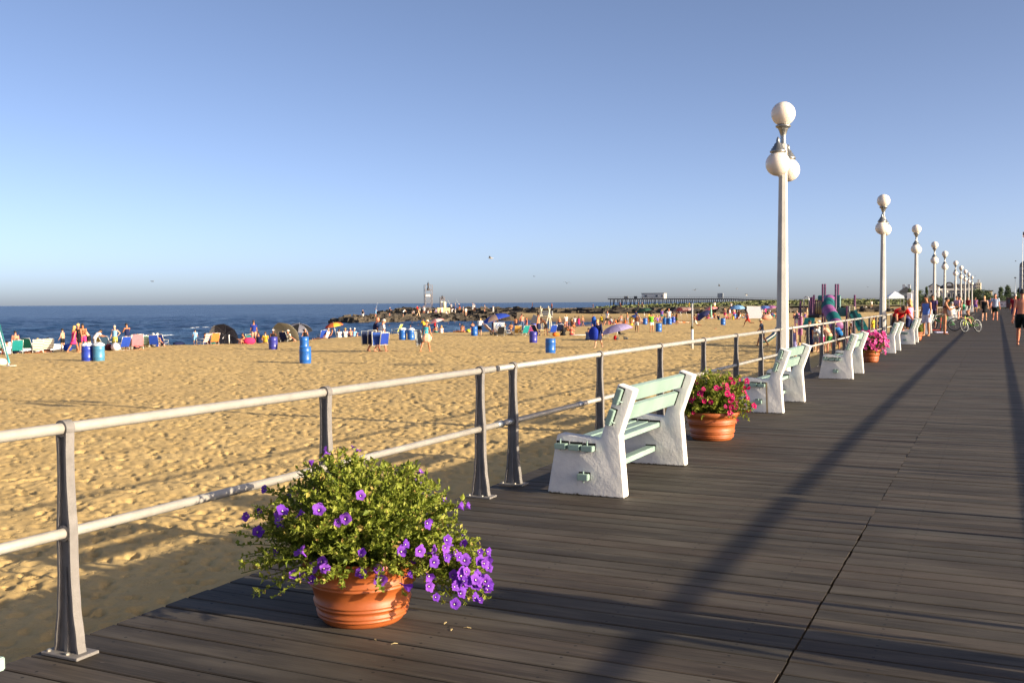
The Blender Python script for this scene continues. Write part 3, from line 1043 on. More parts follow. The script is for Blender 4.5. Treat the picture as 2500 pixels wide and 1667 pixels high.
def make_stems(r, n, rim, zrim, semi, zc, droop, wob=0.12, seed=0):
    """stems whose tips fill a mound (an uneven ellipsoid sitting on the pot)"""
    out = []
    while len(out) < n:
        d = Vector((r.gauss(0, 1), r.gauss(0, 1), r.gauss(0, 1))).normalized()
        if d.z < -0.55 or (d.z < 0 and r.random() < 0.25): continue
        u = r.uniform(0.45, 1.0) ** 0.5
        k = u * (1 + wob * 2 * mnoise.noise(d * 2.3 + Vector((seed, 0, 0))))
        end = Vector((d.x * semi[0] * k, d.y * semi[1] * k, zc + d.z * semi[2] * k))
        hr = math.hypot(end.x, end.y)
        if end.z < zrim and hr < rim + 0.03: continue
        if hr > 0.8 * semi[0] and r.random() < droop: end.z -= r.uniform(0.03, 0.16)
        end.z = max(end.z, 0.05)
        q = 0.7 * math.sqrt(r.random())
        s = Vector((rim * q * d.x, rim * q * d.y, zrim - 0.03))
        mid = s.lerp(end, 0.5); mid.z = max(s.z, end.z) * 0.55 + 0.45 * mid.z + r.uniform(.0, .05)
        pts = []
        for i in range(6):
            t = i / 5
            p = s * ((1 - t) ** 2) + mid * (2 * t * (1 - t)) + end * (t * t)
            pts.append(p + Vector((r.gauss(0, .008), r.gauss(0, .008), r.gauss(0, .006))))
        out.append(pts)
    return out

def planter(loc, r0, r1, h, nst, semi, zc, droop, leaf, flowers, fmesh, label, seed, dens=1.0, fscale=1.0, group='terracotta flower planters', wob=0.12, spill=None):
    r = random.Random(seed)
    t = empty('flower_planter', loc, 0, label, 'planter', group)
    link('pot', pot_mesh(r0, r1, h), t)
    b = MB(); b.lathe([(0.0, h - .045), (r1 - .02, h - .05)], 24, cap=False); b.build('soil', M_SOIL, t)
    stems = make_stems(r, nst, r1, h, semi, zc, droop, wob, seed)
    if spill: stems = stems + spill(r)
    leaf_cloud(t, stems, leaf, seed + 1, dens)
    for p, d in flowers(r, stems):
        o = link('flower', fmesh[r.choice((0, 0, 1, 1, 2, 2, 3, 4))], t, p)
        o.rotation_euler = Vector(d).to_track_quat('Z', 'Y').to_euler()
        s = fscale * r.uniform(0.62, 1.12)
        o.scale = (s, s, s)
    return t

# the big purple petunia in front
C1 = Vector((-2.585, 3.855, 0.0))
CD1 = (Vector((0, 0, 1.42)) - C1).normalized()
CH1 = Vector((CD1.x, CD1.y, 0)).normalized(); RT1 = Vector((-CH1.y, CH1.x, 0))
def spill1(r):
    """trailing stems on the right-hand side that carry the bloom"""
    out = []
    for k in range(120):
        u = 0.14 + 0.42 * math.sqrt(r.random())
        z = max(0.10, 0.30 - (u - 0.2) * 0.2 + r.uniform(-0.17, 0.08))
        f = 0.30 * math.sqrt(max(0.03, 1 - (u / 0.66) ** 2)) * r.uniform(-0.2, 1.0)
        end = RT1 * u + CH1 * f + Vector((0, 0, z))
        s = RT1 * 0.16 + CH1 * f * .6 + Vector((0, 0, .29)); mid = s.lerp(end, .5) + Vector((0, 0, .10))
        out.append([s * ((1 - t) ** 2) + mid * (2 * t * (1 - t)) + end * (t * t) for t in (0, .2, .4, .6, .8, 1)])
    return out
def flowers1(r, stems):
    """a spill of bloom on the right as seen from the walk, single flowers elsewhere"""
    out = []
    cd = (Vector((0, 0, 1.42)) - C1).normalized()
    ch = Vector((cd.x, cd.y, 0)).normalized()
    right = Vector((-ch.y, ch.x, 0))
    for k in range(44):                       # low right-hand spill
        u = 0.14 + 0.42 * math.sqrt(r.random())
        z = 0.33 - (u - 0.2) * 0.25 + r.uniform(-0.17, 0.10)
        z = max(z, 0.10 + 0.05 * r.random())
        f = 0.36 * math.sqrt(max(0.03, 1 - (u / 0.66) ** 2)) + r.uniform(-.03, .05)
        p = right * u + ch * f + Vector((0, 0, z))
        d = (cd * 0.8 + Vector((0.5, 0, 0)) + right * 0.3 + Vector((r.gauss(0, .3), r.gauss(0, .3), r.gauss(0.1, .25)))).normalized()
        out.append((p, d))
    for k in range(9):                        # over the lip of the pot
        u = r.uniform(-0.30, 0.10)
        p = right * u + ch * (0.30 + r.uniform(0, .05)) + Vector((0, 0, r.uniform(0.24, 0.36)))
        d = (cd + Vector((r.gauss(0.2, .3), r.gauss(0, .3), r.gauss(0.1, .25)))).normalized()
        out.append((p, d))
    ends = [s[-1] for s in stems if s[-1].z > 0.3 and (s[-1] - Vector((0, 0, 0.42))).length > 0.36]
    r.shuffle(ends)
    for e in ends[:50]:
        d = (Vector((e.x, e.y, 0)).normalized() * 0.6 + Vector((0.5, -0.4, 0.5)) + Vector((r.gauss(0, .4), r.gauss(0, .4), r.gauss(0, .3)))).normalized()
        out.append((e + d * 0.012, d))
    return out
planter(C1, 0.185, 0.262, 0.30, 620, (0.51, 0.53, 0.32), 0.42, 0.2, 0.023, flowers1, ME_FL['purple'],
        'big terracotta planter overflowing with purple petunias at the front of the deck', 41, 1.15, 0.92, wob=0.10, spill=spill1)

def dome_flowers(n, zmax):
    def fn(r, stems):
        ends = [s[-1] for s in stems if math.hypot(s[-1].x, s[-1].y) > 0.2 or s[-1].z > 0.5]; r.shuffle(ends)
        ends.sort(key=lambda e: (e.z > zmax) * r.random())
        out = []
        for e in ends[:n]:
            d = (Vector((e.x, e.y, 0)).normalized() * 0.8 + Vector((0.4, -0.5, 0.4)) + Vector((r.gauss(0, .35), r.gauss(0, .35), r.gauss(0, .25)))).normalized()
            out.append((e + d * 0.015, d))
        return out
    return fn
planter((-2.66, 10.42, 0), 0.205, 0.268, 0.29, 350, (0.43, 0.45, 0.31), 0.40, 0.2, 0.030,
        dome_flowers(104, 0.62), ME_FL['magenta'], 'terracotta planter with magenta-red petunias between the first and second bench', 52, 0.9, 1.05)
planter((-2.64, 24.85, 0), 0.16, 0.215, 0.29, 220, (0.40, 0.42, 0.32), 0.42, 0.3, 0.034,
        dome_flowers(190, 0.9), ME_FL['pink'], 'terracotta planter covered in bright pink flowers past the third bench', 63, 0.55, 1.45)
planter((-2.60, 38.9, 0), 0.16, 0.215, 0.29, 120, (0.30, 0.30, 0.22), 0.40, 0.1, 0.045,
        lambda r, s: [], ME_FL['pink'], 'terracotta planter with plain green leaves and no bloom', 74, 0.5, 1.0)

# dropped petals and leaf scraps on the planks by the near planter
M_SCRAP = simple(srgb(190, 170, 120), 0.8, name='dry_leaf')
rs = random.Random(3)
for k, (x, y, lab) in enumerate([(-2.20, 3.93, 'dry curled leaf scrap on the planks closest to the purple flowers'), (-2.13, 3.86, 'dry curled leaf scrap on the planks, middle one right of the pot'), (-2.08, 3.91, 'dry curled leaf scrap on the planks, farthest right of the pot'),
                                (-2.36, 3.61, 'dry curled leaf scrap on the planks just in front of the pot'), (-2.26, 3.60, 'dry curled leaf scrap on the planks nearest to the camera')]):
    b = MB(); L = rs.uniform(.012, .022); w = .004
    b.add([(-L, 0, 0.001), (0, -w, .005), (L, 0, .002), (0, w, .004), (-L, 0, -.001), (0, -w, .003), (L, 0, 0), (0, w, .002)], [(0, 1, 2, 3), (7, 6, 5, 4), (0, 4, 5, 1), (1, 5, 6, 2), (2, 6, 7, 3), (3, 7, 4, 0)])
    o = b.build('dry_leaf', M_SCRAP, None, (x, y, 0.003), (0, 0, rs.uniform(0, 3)))
    tag(o, lab, 'leaf', 'leaf scraps on the near planks')
# ================================================================== PEOPLE (generator)
def m_skin(name, c):
    m, nt, b = newmat(name)
    v = coords(nt, 'Object', (1, 1, 1), 2.0)
    f = noise(nt, v, 7, 3)
    nt.links.new(ramp(nt, f, [(0.3, tuple(x * .9 for x in c)), (0.7, c)]), b.inputs['Base Color'])
    b.inputs['Roughness'].default_value = 0.55
    b.inputs['Specular IOR Level'].default_value = 0.3
    return m
SKIN = {'fair': m_skin('fair_skin', srgb(206, 156, 126)), 'tan': m_skin('tanned_skin', srgb(176, 118, 84)), 'brown': m_skin('brown_skin', srgb(124, 78, 54)), 'pink': m_skin('sunburnt_skin', srgb(202, 132, 104))}
HAIRC = {'dark': (0.018, 0.013, 0.010), 'brown': srgb(74, 50, 32), 'blond': srgb(190, 152, 92), 'grey': srgb(160, 156, 150), 'red': srgb(140, 78, 40)}

def V3(*a): return Vector(a)
def posed(lean=0, side=0, neck=0, armL=(5, 8, 8, 0), armR=(5, 8, 8, 0), legL=(0, 4, 0), legR=(0, 4, 0), floor=None, lie=None, waist=0):
    """joint positions of a 1.72 m figure facing +Y; angles in degrees"""
    J = {}
    hip = V3(0, 0, 0.90)
    l = R(lean); sd = R(side)
    d = V3(math.sin(sd), math.sin(l) * math.cos(sd), math.cos(l) * math.cos(sd)).normalized()
    lw = R(lean + waist)
    d2 = V3(math.sin(sd), math.sin(lw) * math.cos(sd), math.cos(lw) * math.cos(sd)).normalized()
    J['hip'] = hip; J['d'] = d
    J['mid'] = hip + d * 0.22
    J['chest'] = J['mid'] + d2 * 0.20
    J['neck'] = J['mid'] + d2 * 0.30
    n = R(lean + waist + neck)
    dh = V3(math.sin(sd) * .5, math.sin(n), math.cos(n)).normalized()
    fw = V3(0, math.cos(n), -math.sin(n))
    J['headb'] = J['neck'] + dh * 0.06
    J['head'] = J['neck'] + dh * 0.185 + fw * 0.025
    J['dh'] = dh; J['fw'] = fw
    for s, nm, arm, leg in ((-1, 'L', armL, legL), (1, 'R', armR, legR)):
        sh = J['mid'] + d2 * 0.245 + V3(s * 0.175, 0, 0)
        a, bb, e, c = [R(q) for q in arm]
        a -= 0
        du = V3(s * math.sin(bb), math.cos(bb) * math.sin(a), -math.cos(bb) * math.cos(a))
        el = sh + du * 0.285
        df = V3(s * math.sin(bb - c), math.cos(bb - c) * math.sin(a + e), -math.cos(bb - c) * math.cos(a + e))
        wr = el + df * 0.25
        J['sh' + nm], J['el' + nm], J['wr' + nm], J['df' + nm] = sh, el, wr, df
        h0 = hip + V3(s * 0.09, 0, -0.03)
        a, bb, k = [R(q) for q in leg]
        dt = V3(s * math.sin(bb), math.cos(bb) * math.sin(a), -math.cos(bb) * math.cos(a))
        kn = h0 + dt * 0.43
        ds = V3(s * math.sin(bb) * .6, math.sin(a - k), -math.cos(a - k)).normalized()
        an = kn + ds * 0.40
        ft = V3(s * .12, math.cos(a - k) * 1.0, math.sin(a - k) * 1.0)
        if abs(a - k) > 1.2: ft = ds * .5 + V3(0, 0, .3)
        ft = V3(ft.x, max(ft.y, .35), ft.z * .3).normalized()
        J['h' + nm], J['kn' + nm], J['an' + nm], J['ft' + nm] = h0, kn, an, ft
    pts = [v for k, v in J.items() if k not in ('d', 'dh', 'fw', 'dfL', 'dfR', 'ftL', 'ftR')]
    if lie is not None:
        M = Matrix.Rotation(R(lie), 3, 'X')
        for k in J: J[k] = M @ J[k]
        pts = [v for k, v in J.items() if k not in ('d', 'dh', 'fw', 'dfL', 'dfR', 'ftL', 'ftR')]
        dz = -min(p.z for p in pts) + 0.09
    elif floor is not None:
        dz = floor - J['hip'].z
    else:
        dz = -min(J['anL'].z, J['anR'].z) + 0.065
    for k in J:
        if k not in ('d', 'dh', 'fw', 'dfL', 'dfR', 'ftL', 'ftR'): J[k] = J[k] + V3(0, 0, dz)
    return J

TORSO = [(-.10, .085, .075), (-.05, .150, .105), (.02, .165, .112), (.10, .150, .102), (.20, .138, .095), (.30, .158, .105), (.40, .178, .108), (.455, .165, .088), (.50, .085, .062), (.56, .055, .055), (.63, .052, .055)]
def torso_pts(J, lo, hi, g=1.0, off=0.0, step=None):
    def at(t):
        if t < 0.22: return J['hip'] + (J['mid'] - J['hip']) * (t / 0.22)
        if t < 0.52: return J['mid'] + (J['neck'] - J['mid']) * ((t - .22) / .30)
        return J['neck'] + (J['headb'] - J['neck']) * ((t - .52) / .06)
    ts = sorted(set([lo, hi] + [t for t, _, _ in TORSO if lo < t < hi]))
    P = []; Rr = []
    for t in ts:
        for (t0, a0, b0), (t1, a1, b1) in zip(TORSO, TORSO[1:]):
            if t0 <= t <= t1:
                u = (t - t0) / (t1 - t0); P.append(at(t)); Rr.append(((a0 + (a1 - a0) * u) * g + off, (b0 + (b1 - b0) * u) * g + off)); break
    return P, Rr
def limb(b, p0, p1, r0, r1, bulge=0.0, n=10, g=0.0, t1=1.0, mi=0, caps=True):
    pts = []; rad = []
    e = (p1 - p0)
    for i in range(7):
        t = i / 6 * t1
        pts.append(p0 + e * t); rad.append(r0 + (r1 - r0) * t + bulge * math.sin(math.pi * min(1, t * 1.35)) + g)
    if caps:
        u = e.normalized()
        pts = [pts[0] - u * r0 * .75, pts[0] - u * r0 * .45] + pts + ([pts[-1] + u * r1 * .45, pts[-1] + u * r1 * .75] if t1 > .99 else [])
        rad = [r0 * .35 + g, r0 * .82 + g] + rad + ([r1 * .82 + g, r1 * .35 + g] if t1 > .99 else [])
    b.tube(pts, rad, n, mi)

def body_mesh(J, voxel, fingers):
    b = MB()
    P, Rr = torso_pts(J, -.10, .62); b.tube(P, Rr, 16)
    dh, fw = J['dh'], J['fw']
    x = dh.cross(fw) * -1
    M = Matrix((fw.cross(dh), fw, dh)).transposed()
    H = J['head']
    b.ball(H + dh * 0.012 - fw * .008, (.075, .095, .105), 16, 12, 0, M)
    b.ball(H - dh * 0.055 + fw * .022, (.056, .066, .068), 12, 8, 0, M)
    b.ball(H - dh * 0.012 + fw * .098, (.012, .018, .026), 8, 6, 0, M)
    for s in (-1, 1):
        b.ball(H + M @ V3(s * .076, -.008, -.008), (.010, .022, .034), 8, 6, 0, M)
    for nm, s in (('L', -1), ('R', 1)):
        b.ball(J['sh' + nm], (.062, .058, .058), 12, 8)
        limb(b, J['sh' + nm], J['el' + nm], .050, .039, .005)
        limb(b, J['el' + nm], J['wr' + nm], .040, .027, .005)
        df = J['df' + nm]; xs, ys, _ = frame_of(df)
        b.tube([J['wr' + nm] - df * .02, J['wr' + nm] + df * .02, J['wr' + nm] + df * .06, J['wr' + nm] + df * .10], [(.024, .02), (.036, .018), (.040, .016), (.034, .012)], 10)
        if not fingers:
            b.tube([J['wr' + nm] + df * .08, J['wr' + nm] + df * .13, J['wr' + nm] + df * .165], [(.034, .014), (.03, .013), (.016, .01)], 8)
        limb(b, J['h' + nm], J['kn' + nm], .088, .056, .006)
        limb(b, J['kn' + nm], J['an' + nm], .055, .036, .012)
        ft = J['ft' + nm]; an = J['an' + nm]
        z = V3(0, 0, 1)
        b.tube([an - ft * .06 - z * .035, an - ft * .04 - z * .03, an + ft * .04 - z * .03, an + ft * .11 - z * .042, an + ft * .165 - z * .048], [(.02, .02), (.036, .036), (.040, .036), (.046, .024), (.026, .014)], 10)
    me = b.mesh('tmp', M_MINT)
    o = bpy.data.objects.new('tmp', me); col.objects.link(o)
    md = o.modifiers.new('r', 'REMESH'); md.mode = 'VOXEL'; md.voxel_size = voxel; md.use_smooth_shade = True
    sm = o.modifiers.new('s', 'SMOOTH'); sm.factor = 0.5; sm.iterations = 3
    bpy.context.view_layer.update()
    dg = bpy.context.evaluated_depsgraph_get()
    out = bpy.data.meshes.new_from_object(o.evaluated_get(dg))
    bpy.data.objects.remove(o); bpy.data.meshes.remove(me)
    if fingers:                                       # five fingers rooted in each palm
        fb = MB()
        for nm, s in (('L', -1), ('R', 1)):
            df = J['df' + nm]; xs, ys, _ = frame_of(df); w = J['wr' + nm]
            for k, (q, L) in enumerate(((-.028, .062), (-.010, .076), (.009, .080), (.027, .070))):
                p0 = w + df * .085 + xs * q
                fb.tube([p0, p0 + df * (L * .45) + ys * .004, p0 + df * (L * .8) + ys * .016, p0 + df * L + ys * .027], [.0085, .008, .0072, .005], 6)
            p0 = w + df * .03 + xs * (.030 * s)
            fb.tube([p0, p0 + xs * (.026 * s) + df * .03, p0 + xs * (.034 * s) + df * .058 + ys * .01], [.011, .010, .006], 6)
        bm = bmesh.new(); bm.from_mesh(out)
        t = fb.mesh('t', M_MINT); bm.from_mesh(t); bpy.data.meshes.remove(t)
        for f in bm.faces: f.smooth = True
        bm.to_mesh(out); bm.free()
    out.materials.clear(); out.materials.append(SKIN['fair'])
    out.name = 'body'
    return out

def garment_mesh(J, kind):
    b = MB(); g = 0.014
    def tor(lo, hi, off): 
        P, Rr = torso_pts(J, lo, hi, 1.0, off); b.tube(P, Rr, 18)
    if kind in ('tshirt', 'shirt', 'robe', 'jacket'):
        tor(-.06 if kind == 'tshirt' else -.10, .475, g + .006)
        for nm in 'LR':
            b.ball(J['sh' + nm], (.074, .068, .066), 12, 8)
            limb(b, J['sh' + nm], J['el' + nm], .056, .050, 0, 10, g, 0.6 if kind in ('tshirt', 'shirt') else 1.0)
            if kind in ('robe', 'jacket'): limb(b, J['el' + nm], J['wr' + nm], .046, .038, 0, 10, g, .95)
    if kind == 'tank_top': tor(-.03, .455, g)
    if kind == 'swimsuit': tor(-.105, .43, .008)
    if kind == 'bikini_top': tor(.315, .385, .012)
    if kind in ('shorts', 'trunks', 'trousers', 'bikini_bottom', 'trunk_brief'):
        tor(-.105, .06 if kind != 'bikini_bottom' else .02, .010)
        tl = {'shorts': .78, 'trunks': .58, 'trousers': 1.0, 'bikini_bottom': 0, 'trunk_brief': .18}[kind]
        for nm in 'LR':
            if tl: limb(b, J['h' + nm], J['kn' + nm], .092, .072 if kind != 'trousers' else .062, .004, 12, g, tl)
            if kind == 'trousers': limb(b, J['kn' + nm], J['an' + nm], .060, .052, .006, 10, g, .97)
    if kind in ('skirt', 'dress', 'sarong', 'robe', 'long_dress'):
        if kind in ('dress', 'long_dress'): tor(-.06, .44, g)
        km = (J['knL'] + J['knR']) / 2
        kx = abs(J['knL'].x - J['knR'].x) / 2 + .085; ky = abs(J['knL'].y - J['knR'].y) / 2 + .085
        tl = 1.0 if kind in ('robe',) else (.75 if kind in ('skirt', 'dress') else 1.0)
        top = J['hip'] + J['d'] * .10
        P = [top, J['hip'], J['hip'].lerp(km, .35), J['hip'].lerp(km, .7 * tl), J['hip'].lerp(km, tl)]
        Rr = [(.155, .108), (.182, .132), (.19, .14), (max(.17, kx * .95), max(.13, ky * .9)), (max(.19, kx), max(.14, ky))]
        if kind in ('sarong', 'long_dress'):
            am = (J['anL'] + J['anR']) / 2; P.append(km.lerp(am, .75)); Rr.append((max(.2, kx), max(.15, ky + .03)))
        b.tube(P, Rr, 18)
    me = b.mesh(kind, M_MINT)
    return me

def hair_mesh(J, kind):
    b = MB(); dh, fw, H = J['dh'], J['fw'], J['head']
    M = Matrix((fw.cross(dh), fw, dh)).transposed()
    def cap(zcut, sc=1.0, back=.016):
        vs = []; fs = []; n = 18; m_ = 8
        for i in range(m_ + 1):
            t = i / m_
            for k in range(n):
                a = 2 * math.pi * k / n
                fr = (math.sin(a) + 1) / 2                # 1 at the face
                low = zcut + .075 * fr ** 1.5
                ang = math.pi / 2 - t * (math.pi / 2 - math.asin(max(-.95, min(.95, low / .118))))
                p = V3(.087 * sc * math.cos(ang) * math.cos(a), .107 * sc * math.cos(ang) * math.sin(a) - back, .118 * sc * math.sin(ang) + .012)
                vs.append(H + M @ p)
        for i in range(m_):
            for k in range(n):
                k2 = (k + 1) % n; fs.append((i * n + k, i * n + k2, (i + 1) * n + k2, (i + 1) * n + k))
        b.add(vs, fs, 0, True)
    if kind == 'short_hair': cap(-.045)
    if kind in ('long_hair', 'bob'):
        cap(-.06, 1.05)
        L = .30 if kind == 'long_hair' else .16
        P = [H - fw * .05 + dh * .03, H - fw * .075 - dh * .06, J['neck'] - fw * .085 + dh * .05, J['neck'] - fw * .105 - J['d'] * (L - .14)]
        b.tube(P, [(.075, .05), (.085, .045), (.088, .035), (.055, .02)], 12)
    if kind == 'bun':
        cap(-.05); b.ball(H - fw * .12 + dh * .03, .045, 10, 8)
    if kind == 'sun_hat':
        b.lathe([(0, .125), (.06, .12), (.09, .09), (.096, .045), (.20, .015), (.205, .010), (.10, .035)], 22, H, axis=dh)
    if kind == 'cap':
        b.lathe([(0, .128), (.06, .12), (.092, .08), (.098, .03)], 18, H - fw * .005, axis=dh, cap=False)
        b.tube([H + fw * .06 + dh * .045, H + fw * .13 + dh * .04, H + fw * .18 + dh * .03], [(.07, .008), (.07, .007), (.045, .005)], 10)
    return b.mesh(kind, M_MINT)

POSES = {
    'stand': dict(),
    'stand_relaxed': dict(armL=(8, 12, 22, 4), armR=(-4, 10, 15, 0), legL=(4, 5, 4), legR=(-3, 5, 2)),
    'hands_on_hip': dict(armL=(-18, 42, 60, 62), armR=(6, 10, 14, 0), legL=(0, 6, 0), legR=(3, 6, 4)),
    'arms_up': dict(armL=(120, 40, 95, 75), armR=(120, 40, 95, 75)),
    'hold_front': dict(lean=4, neck=10, armL=(28, 8, 85, 20), armR=(30, 8, 80, 20)),
    'walk': dict(lean=4, armL=(24, 8, 20, 0), armR=(-24, 8, 10, 0), legL=(-20, 2, 14), legR=(22, 2, 6)),
    'walk_b': dict(lean=3, armL=(-18, 9, 12, 0), armR=(18, 9, 18, 0), legL=(17, 2, 5), legR=(-16, 2, 16)),
    'run': dict(lean=12, armL=(45, 10, 80, 10), armR=(-40, 12, 70, 5), legL=(-26, 2, 62), legR=(42, 2, 28)),
    'carry': dict(lean=10, neck=6, armL=(6, 14, 12, 0), armR=(2, 16, 10, 0), legL=(-16, 3, 14), legR=(19, 3, 8)),
    'bend': dict(lean=62, neck=-8, waist=14, armL=(48, 10, 10, 0), armR=(48, 10, 16, 0), legL=(6, 6, 14), legR=(-2, 6, 10)),
    'stoop': dict(lean=32, neck=14, waist=8, armL=(45, 8, 30, 6), armR=(52, 8, 24, 6), legL=(8, 5, 10), legR=(-4, 5, 6)),
    'sit_chair': dict(lean=-16, neck=16, armL=(22, 14, 55, 4), armR=(18, 14, 60, 4), legL=(84, 7, 78), legR=(80, 9, 70), floor=0.33),
    'sit_low': dict(lean=-24, neck=22, armL=(20, 16, 45, 2), armR=(16, 16, 50, 2), legL=(78, 6, 48), legR=(84, 8, 66), floor=0.21),
    'sit_bench': dict(lean=6, neck=2, armL=(34, 12, 40, 8), armR=(20, 12, 45, 8), legL=(86, 6, 84), legR=(82, 8, 80), floor=0.50),
    'sit_ground': dict(lean=8, neck=6, armL=(48, 10, 42, 12), armR=(46, 12, 50, 12), legL=(118, 10, 108), legR=(112, 10, 104), floor=0.12),
    'sit_legs_out': dict(lean=-14, neck=12, armL=(-28, 18, 5, 0), armR=(-26, 18, 8, 0), legL=(88, 6, 12), legR=(96, 6, 34), floor=0.12),
    'lie_back': dict(armL=(4, 14, 20, 6), armR=(4, 12, 10, 0), legL=(0, 5, 0), legR=(14, 5, 24), lie=90),
    'crouch': dict(lean=38, neck=-16, armL=(55, 8, 40, 8), armR=(62, 8, 35, 8), legL=(112, 9, 138), legR=(106, 9, 130), floor=0.27),
}
_body = {}; _cloth = {}; _hair = {}; _J = {}
_tintmat = {}
def cloth_mat(c):
    return fabric(c)
def person(pose, loc, rz, h, skin, clothes, hair, label, group=None, near=False, z=None):
    key = (pose, near)
    if pose not in _J: _J[pose] = posed(**POSES[pose])
    J = _J[pose]
    if key not in _body: _body[key] = body_mesh(J, 0.016 if near else 0.026, near)
    t = empty('person', loc, rz, label, 'person', group)
    s = h / 1.72; t.scale = (s, s, s)
    o = link('body', _body[key], t); recolor(o, [SKIN[skin]])
    for kind, c in clothes:
        k = (pose, kind)
        if k not in _cloth: _cloth[k] = garment_mesh(J, kind)
        o = link(kind, _cloth[k], t); recolor(o, [c if isinstance(c, bpy.types.Material) else cloth_mat(c)])
    for kind, c in (hair if isinstance(hair, list) else [hair]):
        if kind is None: continue
        k = (pose, kind)
        if k not in _hair: _hair[k] = hair_mesh(J, kind)
        o = link(kind, _hair[k], t); recolor(o, [simple(HAIRC[c] if isinstance(c, str) else c, 0.7, var=.25, scale=30, name='hair')])
    return t

def ground_z(x, y):
    return float(sand_height(np.array([x]), np.array([y]))[0])
def spot(px, py, z=None):
    p = gz(px, py)
    if z is None: p.z = ground_z(p.x, p.y) - 0.02
    return p
def heading(p, deg):
    """0 = faces away from the walk's near end, 180 = towards it, 90 = to the left"""
    d = Vector((p.x, p.y, 0)).normalized()
    a = math.atan2(-d.x, d.y)
    return a + R(deg)
WHITE = srgb(226, 224, 220); BLACK = (0.012, 0.012, 0.014); NAVY = srgb(26, 34, 70); BLUE = srgb(34, 66, 156); TEAL = srgb(30, 128, 128); RED = srgb(178, 30, 38)
PINKC = srgb(214, 56, 120); YEL = srgb(222, 190, 60); GREEN = srgb(70, 140, 50); KHAKI = srgb(150, 136, 100); GREYC = srgb(140, 146, 156); TURQ = srgb(60, 160, 176); LBLUE = srgb(130, 178, 214); ORANGE = srgb(216, 110, 48); PURP = srgb(110, 80, 160); BROWN = srgb(96, 64, 44)
def P(px, py, pose, face, h, skin, clothes, hair, label, group=None, near=False):
    p = spot(px, py)
    return person(pose, p, heading(p, face), h, skin, clothes, hair, label, group, near)
# ================================================================== BEACH FURNITURE
# ---- blue drums used as litter bins
M_DRUM = {'mid': simple(srgb(30, 92, 168), 0.38, var=.12, scale=3, name='blue_drum'), 'deep': simple(srgb(38, 62, 160), 0.38, var=.12, scale=3, name='deep_blue_drum'),
          'pale': simple(srgb(70, 128, 160), 0.4, var=.1, scale=3, name='faded_blue_drum'), 'dark': simple(srgb(52, 54, 140), 0.38, var=.12, scale=3, name='violet_blue_drum')}
M_BAG = simple(srgb(220, 222, 224), 0.35, var=.06, bmp=.6, scale=8, name='bin_liner')
M_INS = simple((0.02, 0.025, 0.04), 0.9, name='drum_inside')
def drum_mesh():
    b = MB(); r, h = 0.245, 0.74
    prof = [(0, 0), (r - .02, 0), (r - .006, .015), (r, .05), (r + .004, .16), (r + .012, .175), (r + .012, .19), (r + .006, .205), (r + .008, .36), (r + .008, .38), (r + .006, .53), (r + .012, .545), (r + .012, .56), (r + .004, .575), (r, .70), (r + .006, .715), (r + .006, h), (r - .012, h), (r - .014, h - .1), (r - .02, h - .4), (0, h - .41)]
    b.lathe(prof, 28)
    return b.mesh('drum', M_DRUM['mid'])
ME_DRUM = drum_mesh()
def bag_mesh():
    b = MB(); vs = []; n = 20
    r_ = random.Random(2)
    for i, (r, z) in enumerate(((.256, .70), (.258, .725), (.255, .75), (.225, .775), (.17, .80), (.1, .825), (.03, .835))):
        for k in range(n):
            a = 2 * math.pi * k / n
            q = 1 + .05 * math.sin(5 * a + i) + r_.uniform(-.02, .02)
            vs.append((r * q * math.cos(a), r * q * math.sin(a), z + .03 * math.sin(3 * a) * (i > 2)))
    fs = [(i * n + k, i * n + (k + 1) % n, (i + 1) * n + (k + 1) % n, (i + 1) * n + k) for i in range(6) for k in range(n)]
    b.add(vs, fs, 0, True)
    return b.mesh('bin_liner', M_BAG)
ME_BAGM = bag_mesh()
def drum(px, py, colr, label, bag=False, back=0.24):
    p = gz(px, py); d = Vector((p.x, p.y, 0)).normalized(); p = p + d * back
    p.z = ground_z(p.x, p.y) - 0.03
    t = empty('litter_barrel', p, rng.uniform(0, 6), label, 'barrel', 'blue litter barrels on the sand')
    o = link('drum', ME_DRUM, t); recolor(o, [M_DRUM[colr]])
    if bag: link('bin_liner', ME_BAGM, t)
    return t
drum(213.5, 882.5, 'deep', 'dark blue barrel with a white liner, left one of the pair far left', True)
drum(241.6, 882.5, 'pale', 'faded light blue barrel with a white liner, right one of the pair far left', True)
drum(667, 851, 'dark', 'violet-blue barrel standing alone left of the tilted yellow-edged umbrella')
drum(745.5, 886, 'mid', 'blue barrel that hides the lower half of another barrel right behind it')
drum(743, 852, 'mid', 'blue barrel looking as if stacked on the nearer barrel in front of it')
drum(983, 830.5, 'mid', 'left one of two blue barrels between the chair carriers and the sun hat wearer', True)
drum(1003.5, 830.5, 'mid', 'right one of two blue barrels between the chair carriers and the sun hat wearer', True)
drum(1158, 820.5, 'mid', 'blue barrel at the left end of the crowded chairs')
drum(1302, 835.5, 'dark', 'violet-blue barrel in front of the crowded chairs below the lifeguard stand')
drum(1344, 863, 'mid', 'blue barrel on open sand, nearest to the railing gap')
drum(1303, 806, 'deep', 'dark blue barrel at the foot of the lifeguard stand')
drum(1608, 811, 'mid', 'blue barrel beside the child in the green shirt')
drum(1575, 791, 'mid', 'blue barrel left of the child in the green shirt, farther back')
drum(1623, 792, 'mid', 'left one of three blue barrels in front of the white-shirted man')
drum(1634.5, 792, 'mid', 'middle one of three blue barrels in front of the white-shirted man')
drum(1643.5, 787, 'deep', 'right and farthest of three blue barrels in front of the white-shirted man')
drum(1765, 793, 'mid', 'single blue barrel on the open sand right of the white pole')
drum(1793, 778.5, 'mid', 'left one of the pair of barrels under the light blue umbrella')
